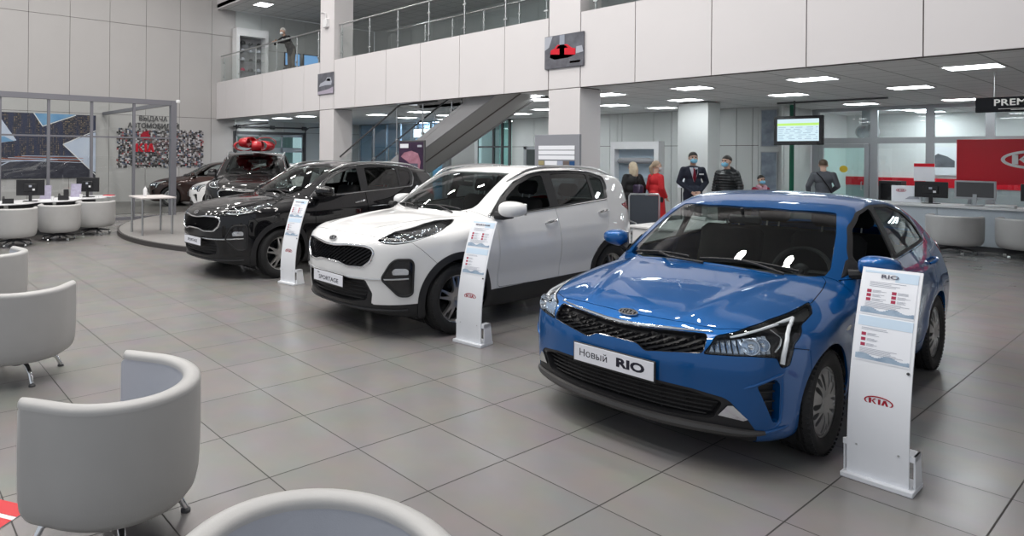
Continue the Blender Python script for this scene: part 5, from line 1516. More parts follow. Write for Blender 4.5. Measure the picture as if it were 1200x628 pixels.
price_stand('white price stand beside the front wheel of the dark SUV', (-7.53, 4.56, 0), R(14), 'SPORTAGE')

# ------------------------------------------------------------ small things reused below
def monitor(label, group, w_=.52, h_=.32, silver=False):
    t = thing('computer_monitor', label, 'monitor', (0, 0, 0), 0, group)
    m_ = M_ALUM if silver else M_BLK
    MB().box((-w_ / 2, -.02, .12), (w_ / 2, .02, .12 + h_), .008).obj('screen_housing', m_, t)
    if silver: MB().box((-w_ / 2 + .03, -.025, .16), (w_ / 2 - .03, -.019, .12 + h_ - .03)).obj('rear_panel', M_DKGREY, t)
    else:
        MB().box((-.12, -.045, .2), (.12, -.015, .36), .012).obj('rear_cover', M_BLK, t)
        MB().box((-.025, -.049, .29), (.025, -.045, .33)).obj('sticker', M_FAINT, t); MB().box((.04, -.049, .22), (.085, -.045, .26)).obj('sticker', M_WHITE, t)
    mb = MB(); mb.box((-.03, -.03, .01), (.03, -.005, .22)); mb.obj('stand_neck', m_, t); MB().box((-.13, -.10, 0), (.13, .09, .014), .005).obj('stand_foot', m_, t)
    return t
def desk_phone(label, group):
    t = thing('desk_phone', label, 'telephone', (0, 0, 0), 0, group)
    MB().prism([(-.10, 0), (.10, 0), (.10, .03), (-.10, .10)], -.10, .10, 'x').obj('phone_body', M_BLK, t, bevel=.006)
    MB().tube([(-.075, -.09, .09), (-.075, -.08, .125), (-.075, .06, .075), (-.075, .09, .05)], .022, 8).obj('handset', M_BLK, t)
    return t
def cup(label, group):
    o = MB().lathe([(.0, .0), (.028, 0), (.036, .09), (.033, .09), (.026, .005), (.0, .005)], 16).obj('paper_cup', M_WHITE); return tag(o, label, 'cup', group)

# ------------------------------------------------------------ white consultants' desk on the left
Pf = [(-13.86, .6), (-13.80, 1.3), (-13.83, 2.0), (-13.95, 2.5), (-14.25, 2.78), (-14.28, 3.2), (-14.42, 3.5), (-14.76, 3.72), (-14.86, 4.1), (-15.08, 4.45), (-15.4, 4.62), (-15.75, 4.45), (-15.72, 3.9), (-15.2, 3.0), (-14.85, 2.2), (-14.8, .6)]
dsk = thing('wavy_desk', 'long wavy white desk with tub chairs along it at the left', 'desk', (0, 0, 0))
def smooth_closed(P, n=6): return [tuple(p) for p in spline_poly(P, n)]
MB().prism(smooth_closed(Pf), .716, .74).obj('desk_top', M_WHITE, dsk, bevel=.006)
c_ = np.mean(np.array(Pf), 0)
for a, b in (((-14.55, .9), (-14.60, 2.2)), ((-14.65, 2.3), (-15.05, 3.2)), ((-15.1, 3.3), (-15.45, 4.2))):
    v = Vector((b[0] - a[0], b[1] - a[1], 0)).normalized(); n_ = Vector((-v.y, v.x, 0)) * .02
    MB().prism([(a[0] - n_.x, a[1] - n_.y), (b[0] - n_.x, b[1] - n_.y), (b[0] + n_.x, b[1] + n_.y), (a[0] + n_.x, a[1] + n_.y)], 0, .705).obj('desk_panel', M_DKGREY, dsk)
DT = .741
MG = 'computer monitors on the white wavy desk'
m1 = monitor('black monitor with its back turned, left one on the wavy desk', MG); m1.location = (-14.42, 2.66, DT); m1.rotation_euler[2] = R(72)
dup(m1, (-15.22, 3.98, DT), R(50), 'black monitor with its back turned, right one on the wavy desk', MG)
ph = desk_phone('black desk phone at the left end of the wavy desk', 'desk phones on the wavy desk'); ph.location = (-14.08, 2.2, DT); ph.rotation_euler[2] = R(80)
dup(ph, (-14.55, 3.32, DT), R(70), 'black desk phone between the brochure holders on the wavy desk', 'desk phones on the wavy desk')
M_BROCH = noisy('brochure print', (.25, .20, .32), (.55, .55, .66), 16, .4)
def brochure_holder(label, loc, rz):
    t = thing('brochure_holder', label, 'brochure holder', loc, rz, 'brochure holders on the wavy desk')
    MB().prism([(-.05, 0), (.06, 0), (.04, .02), (-.03, .02)], -.115, .115, 'x').obj('holder_foot', M_WHITE, t)
    MB().box((-.108, -.012, .015), (.108, .008, .31), rot=Matrix.Rotation(R(-12), 3, 'X'), cen=(0, 0, .02)).obj('brochure', M_BROCH, t)
    return t
brochure_holder('brochure holder beside the left black monitor on the wavy desk', (-14.66, 2.99, DT), R(70)); brochure_holder('brochure holder beside the right black monitor on the wavy desk', (-15.05, 3.68, DT), R(60))
c1 = cup('white paper cup beside the left monitor on the wavy desk', 'paper cups on the wavy desk'); c1.location = (-14.44, 3.08, DT)
c2 = c1.copy(); COL.objects.link(c2); c2.location = (-14.92, 3.76, DT); c2['label'] = 'white paper cup by the right brochure holder on the wavy desk'
o = MB().box((-.035, -.05, 0), (.035, .05, .19), .01).obj('desk_speaker', M_BLK); o.location = (-15.12, 3.50, DT); tag(o, 'small black speaker left of the right brochure holder', 'speaker')
tr = thing('paper_tray', 'red and white papers in front of the right black monitor', 'paper tray', (-15.08, 4.36, DT), R(50)); MB().box((-.16, -.11, 0), (.16, .11, .03), .004).obj('tray', M_WHITE, tr); MB().box((-.05, -.10, .03), (.15, .09, .045)).obj('paper_stack', M_SIGNRED, tr)

# ------------------------------------------------------------ high table with hand gel on the platform
tb = thing('side_table', 'white topped table on four steel legs on the platform', 'table', (-13.22, 4.73, .095), R(-3))
MB().box((-.44, -.36, .725), (.44, .36, .755), .005).obj('table_top', mat('pale pinkish table top', (.62, .58, .57), .4), tb)
for x in (-.38, .38):
    for y in (-.30, .30): MB().cyl((x, y, 0), (x, y, .725), .022, 12).obj('leg', M_STEEL, tb)
sb = thing('sanitizer_bottle', 'white sanitizer bottle standing on the steel legged table', 'bottle', (-13.26, 4.60, .851))
MB().lathe([(0, 0), (.038, 0), (.042, .01), (.042, .13), (.034, .155), (.018, .165), (.0, .165)], 20).obj('bottle_body', M_WHITE, sb); MB().lathe([(.0, .215), (.006, .215), (.008, .185), (.018, .175), (.018, .163), (.0, .163)], 14).obj('bottle_cap', M_WHITE, sb)

# ------------------------------------------------------------ aluminium frame of the handover zone
M_FRAME = mat('grey frame profile', (.20, .20, .225), .45, .2)
fr = thing('handover_frame', 'grey aluminium frame with glass panes around the handover zone', 'glazed frame', (-16.8, 6.56, .0)); fr['kind'] = 'thing'
def bar(nm, a, b, s=.05): 
    return MB().box((a[0] - s + 16.8, a[1] - s - 6.56, a[2]), (b[0] + s + 16.8, b[1] + s - 6.56, b[2])).obj(nm, M_FRAME, fr)
bar('corner_post', (-16.8, 6.56, .085), (-16.8, 6.56, 3.12), .075)
for y in (5.52, 4.47, 3.48, 2.44, 1.4): bar('mullion', (-16.8, y, .085 if y > 5.2 else 0.0), (-16.8, y, 3.0), .032)
bar('top_beam', (-16.8, -.6, 3.0), (-16.8, 6.56, 3.13), .06)
MB().box((-.03, -7.1, 2.11), (.03, 0, 2.15)).obj('mid_rail', M_FRAME, fr)
MB().box((-6.35, -.05, 3.02), (0, .05, 3.12)).obj('return_beam', M_FRAME, fr)
MB().box((-.02, -.03, 0.02), (.02, -7.1, .10)).obj('bottom_rail', M_FRAME, fr)
for a, b in ((5.55, 6.50), (4.50, 5.49), (3.51, 4.44), (2.47, 3.45), (1.43, 2.41)): MB().box((-.006, a - 6.56, .11), (.006, b - 6.56, 2.99)).obj('glass_pane', M_CLEAR, fr)
for k in range(1): MB().lathe([(.0, -.05), (.05, -.05), (.06, 0), (.05, .03), (.0, .03)], 14, (.1, .1, 3.12)).obj('camera_dome', M_WHITE, fr)

# ------------------------------------------------------------ big city poster and photo wall on the left wall
M_CITY = mat('night city print', (.02, .025, .06), .4); nt = M_CITY.node_tree; b_ = nt.nodes['Principled BSDF']
tc = nt.nodes.new('ShaderNodeTexCoord'); sx = nt.nodes.new('ShaderNodeSeparateXYZ'); cx_ = nt.nodes.new('ShaderNodeCombineXYZ'); nt.links.new(tc.outputs['Object'], sx.inputs[0]); nt.links.new(sx.outputs[1], cx_.inputs[0]); nt.links.new(sx.outputs[2], cx_.inputs[1])
br = nt.nodes.new('ShaderNodeTexBrick'); br.offset = .0; br.inputs['Scale'].default_value = 1; br.inputs['Brick Width'].default_value = .055; br.inputs['Row Height'].default_value = .05; br.inputs['Mortar Size'].default_value = .012
br.inputs['Color1'].default_value = (.02, .025, .05, 1); br.inputs['Color2'].default_value = (.62, .46, .26, 1); br.inputs['Mortar'].default_value = (.012, .014, .03, 1); br.inputs['Bias'].default_value = -.25
mp = nt.nodes.new('ShaderNodeMapping'); mp.inputs['Scale'].default_value = (3.2, .35, 1); nz = nt.nodes.new('ShaderNodeTexNoise'); nz.inputs['Scale'].default_value = 2.4; nz.inputs['Detail'].default_value = 3
nt.links.new(cx_.outputs[0], br.inputs['Vector']); nt.links.new(cx_.outputs[0], mp.inputs[0]); nt.links.new(mp.outputs[0], nz.inputs['Vector'])
cr = nt.nodes.new('ShaderNodeValToRGB'); cr.color_ramp.elements[0].position = .42; cr.color_ramp.elements[1].position = .62; nt.links.new(nz.outputs['Fac'], cr.inputs[0])
mx = nt.nodes.new('ShaderNodeMix'); mx.data_type = 'RGBA'; mx.inputs[6].default_value = (.018, .026, .07, 1); nt.links.new(cr.outputs[0], mx.inputs[0]); nt.links.new(br.outputs['Color'], mx.inputs[7]); nt.links.new(mx.outputs[2], b_.inputs['Base Color'])
ps = thing('city_poster', 'wide poster of a night city with light arrow shapes on the left wall', 'poster', (XL, 4.2, .88))
MB().box((.0, -2.9, 0), (.045, 2.10, 2.12)).obj('poster_panel', M_CITY, ps)
def flat(nm, poly, m_, d=.047): return MB().prism(poly, .04, d, 'x').obj(nm, m_, ps)
M_ICE = noisy('pale blue print shape', (.42, .50, .66), (.66, .70, .80), 2.5, .4); M_SKYB = noisy('blue print shape', (.06, .22, .45), (.25, .45, .66), 2.5, .4); M_ROAD = noisy('dark road print', (.02, .02, .035), (.07, .07, .09), 8, .4)
flat('road_print', [(-2.9, .0), (2.1, .0), (2.1, .62), (.2, .66), (-.9, .60), (-2.9, .42)], M_ROAD, .046)
flat('arrow_shape', [(-2.9, .80), (-2.9, 2.05), (-.85, 1.98), (-.35, 1.22)], M_ICE); flat('arrow_shape', [(-2.9, 1.15), (-.72, 1.35), (-.42, 1.20), (-2.9, .95)], M_SKYB, .049)
flat('arrow_shape', [(.15, 2.12), (1.45, 2.12), (.42, 1.72)], M_SKYB); flat('arrow_shape', [(2.1, 1.55), (2.1, .18), (1.95, .25), (1.05, 1.12)], M_ICE)
for y0, z0, y1, z1, m_ in ((-2.9, .44, .9, .62, M_ICE), (-1.6, .02, -.55, .55, M_ICE), (.15, 2.12, .42, 1.70, M_WHITE), (.42, 1.70, 1.45, 2.1, M_WHITE), (1.05, 1.12, 2.1, 1.6, M_WHITE), (1.05, 1.12, 2.1, .1, M_WHITE)):
    d = Vector((y1 - y0, z1 - z0)).normalized(); n_ = Vector((-d.y, d.x)) * .014; flat('light_line', [(y0 - n_.x, z0 - n_.y), (y1 - n_.x, z1 - n_.y), (y1 + n_.x, z1 + n_.y), (y0 + n_.x, z0 + n_.y)], m_, .051)
M_TRAIL = mat('red light trail print', (.45, .12, .05), .4)
for k in range(5): flat('light_trail', [(-1.0 + .2 * k, .60 + .03 * k), (1.7, .50 + .05 * k), (1.7, .515 + .05 * k), (-1.0 + .2 * k, .62 + .03 * k)], M_TRAIL if k % 2 else M_ICE, .048)
pw = thing('picture_mosaic', 'ragged mosaic of customer photos with red lettering on the left wall', 'photo wall', (XL + .004, 8.64, 1.9)); rng = random.Random(11)
tones = [mat('snapshot tone %d' % k, c, .5) for k, c in enumerate(((.03, .03, .035), (.05, .045, .05), (.10, .09, .09), (.32, .30, .31), (.60, .58, .60), (.16, .11, .10), (.10, .13, .20), (.38, .08, .09)))]
mo = MB(); fmat = []
for i in range(54):
    for j in range(24):
        y = -1.62 + 3.24 * (i + .5) / 54; z = -.70 + 1.40 * (j + .5) / 24
        if j in (0, 23) and rng.random() < .45: continue
        if i in (0, 53) and rng.random() < .4: continue
        n0 = len(mo.f); d = .012 + rng.random() * .012; yy = y + rng.uniform(-.008, .008); zz = z + rng.uniform(-.012, .012)
        mo.box((.0, yy - .027, zz - .027), (d, yy + .027, zz + .027)); k = rng.choices(range(8), (3, 4, 4, 5, 5, 3, 3, 1))[0]; fmat += [k] * (len(mo.f) - n0)
me = bpy.data.meshes.new('snapshots'); me.from_pydata(mo.v, [], mo.f)
for t_ in tones: me.materials.append(t_)
me.polygons.foreach_set('material_index', fmat); o = link('snapshots', me, None, pw); o['kind'] = 'stuff'
M_LET = mat('dark grey letters', (.06, .06, .065), .5)
Mw = lambda y, z, x=.03: frame_matrix((x, y, z), (0, 1, 0), (0, 0, 1))
put_text('lettering', 'ВЫДАЧА', .24, M_LET, pw, Mw(-.33, 1.06), depth=.02, bold=.004)
put_text('lettering', 'АВТОМОБИЛЕЙ', .24, M_LET, pw, Mw(-.30, .80), depth=.02, bold=.004)
a = np.linspace(0, 2 * PI, 30, endpoint=False)
MB().prism([(-.62 + .16 * math.cos(t) * (1 + .12 * math.cos(2 * t)), .43 + .15 * math.sin(t) - .03 * math.cos(2 * t)) for t in a], .02, .05, 'x').obj('red_apple_shape', M_LOGORED, pw)
MB().prism([(-.60, .58), (-.55, .62), (-.45, .64), (-.52, .57)], .02, .05, 'x').obj('apple_leaf', M_LOGORED, pw)
mb = MB()
for P in kia_glyphs(.68, .30): mb.prism([(p[0] - .62, p[1] + .02) for p in P], .02, .05, 'x')
mb.obj('red_letters', mat('bright red letters', (.62, .01, .03), .4), pw)

# ------------------------------------------------------------ pictures on the pillars, camera box
M_PIC1 = noisy('dark street picture', (.02, .02, .025), (.22, .23, .27), 5, .3)
def canvas(label, loc, w_, h_, bits):
    t = thing('hung_picture', label, 'picture', loc); MB().box((-w_ / 2, -.03, -h_ / 2), (w_ / 2, 0, h_ / 2), .003).obj('canvas', M_PIC1, t)
    for nm, P, m_ in bits: MB().prism(P, -.034, -.029, 'y').obj(nm, m_, t)
    return t
canvas('picture of a red car in a street hung high on the front pillar', (-7.655, YF - .01, 3.76), .87, .64, [
    ('grey_street', [(-.43, -.31), (.43, -.31), (.43, -.12), (-.43, -.02)], noisy('street print', (.06, .06, .07), (.20, .20, .23), 9, .3)), ('sky_patch', [(-.43, .05), (-.43, .31), (-.25, .31), (-.33, .10)], M_FAINT), ('light_column', [(-.09, -.1), (.02, -.1), (.02, .31), (-.09, .31)], mat('pale column', (.30, .33, .40), .4)),
    ('red_car', [(-.31, -.10), (-.29, .04), (-.20, .07), (-.14, .13), (.08, .12), (.18, .04), (.26, .02), (.26, -.10), (.10, -.14), (-.2, -.15)], M_SIGNRED), ('car_window', [(-.16, .06), (-.12, .11), (.05, .10), (.10, .05)], M_PRINT), ('grey_car', [(.27, -.08), (.28, .05), (.40, .06), (.43, -.06)], M_FAINT), ('caption', [(.14, -.25), (.37, -.25), (.37, -.21), (.14, -.21)], M_SIGNRED)])
canvas('dark car picture hung on the far left pillar', (-15.74, YF - .01, 3.80), .80, .62, [('pale_base', [(-.39, -.30), (.40, -.30), (.40, -.12), (.2, -.17), (-.39, -.22)], mat('lilac grey', (.42, .38, .46), .4)), ('car_shape', [(-.33, -.08), (-.25, .02), (0, .08), (.1, .17), (.27, .16), (.33, .03), (.30, -.06), (0, -.05)], M_FAINT), ('car_window', [(.03, .08), (.11, .14), (.24, .13), (.27, .05)], M_PRINT)])
cbx = thing('camera_box', 'small white camera box with cable on the left pillar', 'camera box', (-15.72, YF, 5.55)); MB().box((-.10, -.10, -.12), (.10, 0, .12), .01).obj('box', M_WHITE, cbx); MB().tube([(-.02, -.03, .12), (-.05, -.03, .3), (-.22, -.03, .36), (-.30, -.01, .36)], .012, 6).obj('cable', M_WHITE, cbx)

# ------------------------------------------------------------ floor displays near the pillar
tt = thing('poster_totem', 'dark purple standing poster with a pink car picture by the staircase', 'standing poster', (-11.75, 10.55, 0), R(4))
MB().box((-.43, -.03, 0), (.43, .03, 2.09), .006).obj('totem_body', M_DKGREY, tt); MB().box((-.40, -.036, .9), (.40, -.029, 2.05)).obj('poster', noisy('dark violet print', (.02, .012, .03), (.07, .04, .08), 4, .3), tt)
MB().prism([(-.33, 1.70), (-.22, 1.80), (.02, 1.84), (.24, 1.78), (.33, 1.58), (.28, 1.36), (.05, 1.28), (-.05, 1.55)], -.041, -.035, 'y').obj('pink_car_shape', noisy('pink print', (.18, .05, .08), (.55, .30, .38), 9, .35), tt)
MB().box((-.03, -.043, 1.40), (.24, -.036, 1.54), .0).obj('dark_grille_shape', M_PRINT, tt); MB().box((-.36, -.041, 1.91), (-.08, -.035, 2.01)).obj('title_label', M_PAPER, tt); MB().box((.22, -.041, 1.93), (.36, -.035, 1.98)).obj('small_logo', M_FAINT, tt)
rk = thing('price_board', 'grey framed board of white price strips and colour swatches by the pillar', 'price board', (-7.42, 10.25, 0), R(2))
MB().box((-.47, -.035, 0), (.47, .035, 2.14), .006).obj('board_frame', mat('grey board', (.27, .28, .31), .45), rk)
for k, z in enumerate((1.86, 1.77, 1.68, 1.47, 1.38, 1.29, 1.20)): MB().box((-.38, -.044, z), (.38, -.034, z + .075)).obj('price_strip', M_PAPER, rk)
for k, (x0, x1, m_) in enumerate(((-.38, -.26, mat('swatch beige', (.36, .31, .16), .4)), (-.24, .02, M_PAPER), (.03, .14, mat('swatch silver', (.40, .44, .55), .3)), (.15, .27, mat('swatch brown', (.16, .13, .12), .3)), (.28, .38, mat('swatch blue', (.02, .08, .22), .3)))): MB().box((x0, -.044, 1.575), (x1, -.034, 1.655)).obj('colour_swatch', m_, rk)
ds = thing('parts_display', 'white framed display case with a bumper shown inside, by the back wall', 'display case', (-9.58, 16.7, 0))
mb = MB(); mb.box((-.68, -.15, 0), (-.56, .15, 2.15)); mb.box((.56, -.15, 0), (.68, .15, 2.15)); mb.box((-.56, -.149, 1.95), (.56, .149, 2.149)); mb.box((-.56, -.149, 0), (.56, .149, .2)); mb.box((-.55, .1, .21), (.55, .14, 1.94)); mb.obj('case_frame', M_WHITE, ds)
MB().box((-.56, .08, .2), (.56, .10, 1.95)).obj('case_back', mat('pale blue backing', (.42, .50, .58), .5), ds)
for z in (.7, 1.15, 1.5): MB().box((-.56, -.08, z), (.56, .08, z + .02)).obj('case_shelf', M_CLEAR, ds)
tag(MB().tube([(-.50, -.02, 0), (-.42, -.10, .02), (-.2, -.15, .02), (.2, -.15, .02), (.42, -.10, .02), (.50, -.02, 0)], [.06, .075, .08, .08, .075, .06], 10).obj('bumper_sample', mat('bumper grey', (.30, .30, .32), .35)), 'grey bumper shown on the upper shelf of the display case', 'car part')
bpy.data.objects['bumper_sample'].location = (-9.58, 16.72, 1.62)
MB().box((-.06, -.19, -.03), (.06, -.14, .04)).obj('number_card', M_PAPER, bpy.data.objects['bumper_sample'])

# ------------------------------------------------------------ screen, hanging sign, red sign, wall posters
tv = thing('wall_screen', 'black flat screen with a timetable hung below the ceiling', 'screen', (-5.9, 17.0, 2.37), R(0))
MB().box((-.49, -.03, -.33), (.49, .05, .33), .012).obj('screen_frame', M_GLOSSBLK, tv)
M_SCR = mat('lit screen', (.1, .1, .1), .3, emit=(.62, .80, .88), estr=1.0); scn = MB().box((-.41, -.034, -.24), (.41, -.029, .26)).obj('lit_screen', M_SCR, tv)
MB().box((-.41, -.036, .11), (.41, -.0335, .165)).obj('green_row', mat('lit green row', (.1, .1, .1), .3, emit=(.50, .85, .15), estr=1.0), scn)
M_SDARK = mat('lit grey text', (.1, .1, .1), .3, emit=(.20, .33, .45), estr=1.); mb = MB(); rng = random.Random(2)
for r_ in range(7):
    x = -.39
    while x < .36:
        l = rng.uniform(.05, .16); mb.box((x, -.036, .065 - r_ * .043), (min(x + l, .39), -.0335, .075 - r_ * .043)); x += l + rng.uniform(.03, .1)
o = mb.obj('text_rows', M_SDARK, scn); o['kind'] = 'stuff'
mb = MB(); mb.cyl((-.1, .06, .3), (-.1, .06, .68), .02, 8); mb.box((-.2, .05, -.1), (.0, .09, .2)); mb.box((-.45, .04, .62), (1.6, .08, .66)); mb.obj('screen_bracket', M_DKGREY, tv)
hs = thing('hanging_sign', 'black hanging sign with silver lettering at the upper right edge', 'sign', (-1.55, 13.5, 2.56))
MB().box((-.80, -.03, -.11), (.80, .03, .11), .004).obj('sign_board', mat('matt black board', (.006, .006, .008), .7, spec=.2), hs)
M_SILV = mat('silver lettering', (.55, .53, .50), .35, .6); put_text('sign_lettering', 'PREMIUM', .135, M_SILV, hs, frame_matrix((-.30, -.034, .025), (1, 0, 0), (0, 0, 1)), depth=.006, bold=.002, sx=1.05, space=1.05); MB().box((-.55, -.034, -.068), (.0, -.030, -.062)).obj('sign_rule', M_SILV, hs); MB().box((-.42, -.034, -.085), (.08, -.030, -.078)).obj('sign_rule', M_SILV, hs)
for x in (-.6, .6): MB().cyl((x, 0, .11), (x, 0, .49), .004, 6).obj('hanging_wire', M_STEEL, hs)
rs = thing('red_sign', 'large red sign board with a white oval logo behind the counter', 'sign', (-2.35, 18.5, 0))
MB().box((-1.15, -.06, 1.24), (1.25, .06, 2.16), .006).obj('sign_board', M_SIGNRED, rs)
for x in (-.95, 1.0): MB().box((x - .03, -.03, 0), (x + .03, .03, 1.24)).obj('sign_leg', M_ALUM, rs)
link('logo', logo_mesh(frame_matrix((.02, -.062, 1.75), (1, 0, 0), (0, 0, 1)), 1.0, .055, .03, .38), mat('sign white', (.88, .88, .88), .4), rs)
def wall_poster(label, x0, x1, z0, z1, m_, y=18.47):
    t = thing('wall_poster', label, 'poster', ((x0 + x1) / 2, y, z0), 0, 'framed posters beside the wall screen'); MB().box((x0 - (x0 + x1) / 2, -.012, 0), (x1 - (x0 + x1) / 2, .01, z1 - z0)).obj('poster_print', m_, t)
    mb = MB(); w_ = (x1 - x0) / 2; h_ = z1 - z0
    for a_, b__ in (((-w_ - .02, -.02), (w_ + .02, 0)), ((-w_ - .02, h_), (w_ + .02, h_ + .02)), ((-w_ - .02, 0), (-w_, h_)), ((w_, 0), (w_ + .02, h_))): mb.box((a_[0], -.02, a_[1]), (b__[0], .01, b__[1]))
    mb.obj('poster_frame', M_ALUM, t)
M_GP = noisy('blue grey photo print', (.04, .05, .07), (.48, .56, .66), 4, .3)
wall_poster('upper narrow bluish poster left of the wall screen', -7.22, -6.88, 2.05, 2.95, M_GP); wall_poster('lower narrow bluish poster below the upper one, left of the wall screen', -7.22, -6.88, .95, 1.88, M_GP)
hp = thing('pipe', 'dark green vertical pipe beside the glass door', 'pipe', (-6.45, 18.2, 0)); MB().cyl((0, 0, 0), (0, 0, 3.04), .05, 12).obj('pipe_tube', mat('green paint', (.01, .14, .08), .4), hp)

# ------------------------------------------------------------ reception counter with its things
ct = thing('reception_counter', 'long white reception counter under the red sign', 'counter', (-2.2, 17.0, 0))
MB().box((-2.6, -.04, .80), (2.9, .75, .85), .006).obj('counter_top', M_WHITE, ct)
for k, (x0, x1) in enumerate(((-2.55, -1.31), (-1.30, .20), (.21, 1.5), (1.51, 2.85))): MB().box((x0, 0, .10), (x1, .03, .80), .003).obj('front_panel', mat('pale blue grey panel', (.52, .57, .62), .4), ct)
MB().box((-2.5, .06, 0), (2.8, .70, .80)).obj('counter_body', M_ALUM, ct); MB().box((-2.55, .03, 0), (2.85, .06, .10)).obj('plinth', M_DKGREY, ct)
CT = .851
MC = 'monitors on the reception counter'
dup(m1, (-3.66, 17.3, CT), R(-2), 'black monitor with its back turned on the counter, left of the silver one', MC)
m3 = monitor('silver monitor with a dark back on the reception counter', MC, .60, .36, True); m3.location = (-3.02, 17.35, CT); m3.rotation_euler[2] = R(-3)
dup(m1, (-2.15, 17.45, CT), R(3), 'black monitor at the right edge of the reception counter', MC)
o = MB().box((-.20, -.14, 0), (.20, .14, .05), .012).obj('keyboard_tray', M_WHITE); o.location = (-2.62, 17.10, CT); tag(o, 'low white tray on the counter right of the silver monitor', 'tray')
tph = desk_phone('white desk phone on the counter at the right', 'phones on the counter'); tph.location = (-2.15, 17.14, CT)
for c_ in tph.children: c_.data.materials.clear(); c_.data.materials.append(M_WHITE)
lb = thing('counter_board', 'pale brochure board with a small logo on the counter', 'board', (-4.08, 17.42, CT)); MB().box((-.24, -.02, 0), (.24, .02, .34), .005).obj('board_panel', M_PAPER, lb); link('logo', logo_mesh(frame_matrix((-.08, -.022, .24), (1, 0, 0), (0, 0, 1)), .17, .05, .002, .4), M_PRED, lb)
MB().prism([(-.02, .06), (.06, .12), (.20, .13), (.22, .07)], -.024, -.02, 'y').obj('car_picture', M_FAINT, lb)
cab = thing('dark_cabinet', 'tall dark cabinet standing behind the counter', 'cabinet', (-4.55, 18.6, 0)); MB().box((-.25, -.2, 0), (.15, .2, 1.25), .006).obj('cabinet_body', M_BLK, cab); MB().box((-.21, -.205, .08), (.11, -.2, 1.2)).obj('cabinet_door', M_GLOSSBLK, cab)
nb = thing('notice_sign', 'white notice with a red heading behind the counter', 'notice', (-4.45, 20.428, 1.22)); MB().box((-.19, -.012, 0), (.19, .012, .42)).obj('notice_sheet', M_PAPER, nb); MB().box((-.19, -.016, .34), (.19, -.011, .42)).obj('red_heading', M_SIGNRED, nb)
op = thing('framed_photo', 'framed grey car photo on the office wall behind the glass', 'picture', (-4.86, 24.12, 1.30)); MB().box((-.32, -.02, 0), (.32, .02, .78)).obj('photo_mount', M_PAPER, op); MB().prism([(-.22, .22), (-.25, .48), (-.10, .60), (.10, .52), (.25, .40), (.25, .22)], -.025, -.019, 'y').obj('photo_car', M_PIC1, op)
yv = thing('ventilation_box', 'silver ventilation duct end inside the glazed office', 'duct', (-5.85, 21.5, 2.45)); MB().lathe([(.16, -.25), (.20, -.25), (.20, .25), (.0, .25)], 18, axis='y').obj('duct_body', M_STEEL, yv); MB().box((-.1, -.1, .2), (.1, .1, .6)).obj('duct_hanger', M_ALUM, yv)

# ------------------------------------------------------------ sales desk and mesh chair behind the white SUV
sd_ = thing('sales_desk', 'white sales desk seen between the white SUV and the blue saloon', 'desk', (-4.93, 10.05, 0))
MB().box((-.40, -.95, .70), (.42, .95, .735), .005).obj('desk_top', M_WHITE, sd_)
for y in (-.9, .9): MB().box((-.36, y - .02, 0), (.38, y + .02, .70)).obj('desk_side', M_WHITE, sd_)
MB().box((-.36, -.9, .25), (-.33, .9, .70)).obj('desk_front', mat('pale blue grey panel', (.5, .5, .5)), sd_)
dc = thing('drawer_unit', 'white drawer unit standing under the sales desk', 'drawer unit', (-4.92, 10.55, 0)); MB().box((-.2, -.25, 0), (.2, .25, .62), .004).obj('unit_body', M_WHITE, dc)
for k in range(3): MB().box((.2, -.24, .03 + k * .2), (.212, .24, .21 + k * .2)).obj('drawer', M_WHITE, dc)
o = MB().box((-.11, -.04, 0), (.11, .04, .06), .01).obj('card_holder', M_WHITE); o.location = (-5.1, 10.75, .736); tag(o, 'small white card holder on the sales desk', 'card holder')
mc = thing('mesh_chair', 'dark mesh back office chair behind the sales desk', 'chair', (-5.70, 10.36, 0), face(-.81, .59))
P = [(-.25, .60), (-.255, 1.08), (-.235, 1.12), (.235, 1.12), (.255, 1.08), (.25, .60)]
MB().prism([(-.23, .60), (-.235, 1.10), (.235, 1.10), (.23, .60)], .215, .222, 'y').obj('mesh_back', noisy('dark mesh', (.05, .06, .075), (.07, .08, .10), 90, .7), mc)
MB().tube([(p[0], .22, p[1]) for p in P], .014, 8).obj('back_frame', M_STEEL, mc)
MB().box((-.25, -.25, .44), (.25, .23, .50), .02).obj('seat', M_DKGREY, mc)
MB().tube([(0, .22, .62), (0, .25, .45), (0, .1, .40)], .02, 8).obj('back_support', M_STEEL, mc); MB().cyl((0, 0, .1), (0, 0, .44), .028, 12).obj('gas_column', M_STEEL, mc)
for s in (-1, 1): MB().tube([(s * .25, .2, .68), (s * .29, .1, .68), (s * .29, -.12, .67), (s * .27, -.15, .5), (s * .2, -.1, .45)], .012, 6).obj('armrest', M_STEEL, mc)
for i in range(5):
    a = 2 * PI * i / 5; l = MB().tube([(0, 0, .10), (.28 * math.cos(a), .28 * math.sin(a), .07)], [.022, .014], 8).obj('leg', M_STEEL, mc); MB().lathe([(.0, -.015), (.027, -.015), (.027, .015), (.0, .015)], 12, (.28 * math.cos(a), .28 * math.sin(a), .0275), 'x').obj('castor', M_BLK, l)
ls = thing('leaflet_stand', 'slim leaflet stand with a white sheet beside the man in the suit', 'leaflet stand', (-7.35, 14.9, 0)); MB().box((-.16, -.12, 0), (.16, .12, .02)).obj('stand_base', M_DKGREY, ls); MB().cyl((-.12, 0, 0), (-.12, 0, 1.1), .014, 8).obj('stand_pole', M_DKGREY, ls); MB().box((-.18, -.02, 1.05), (.14, .01, 1.38), rot=Matrix.Rotation(R(-15), 3, 'X')).obj('leaflet_tray', M_PAPER, ls)
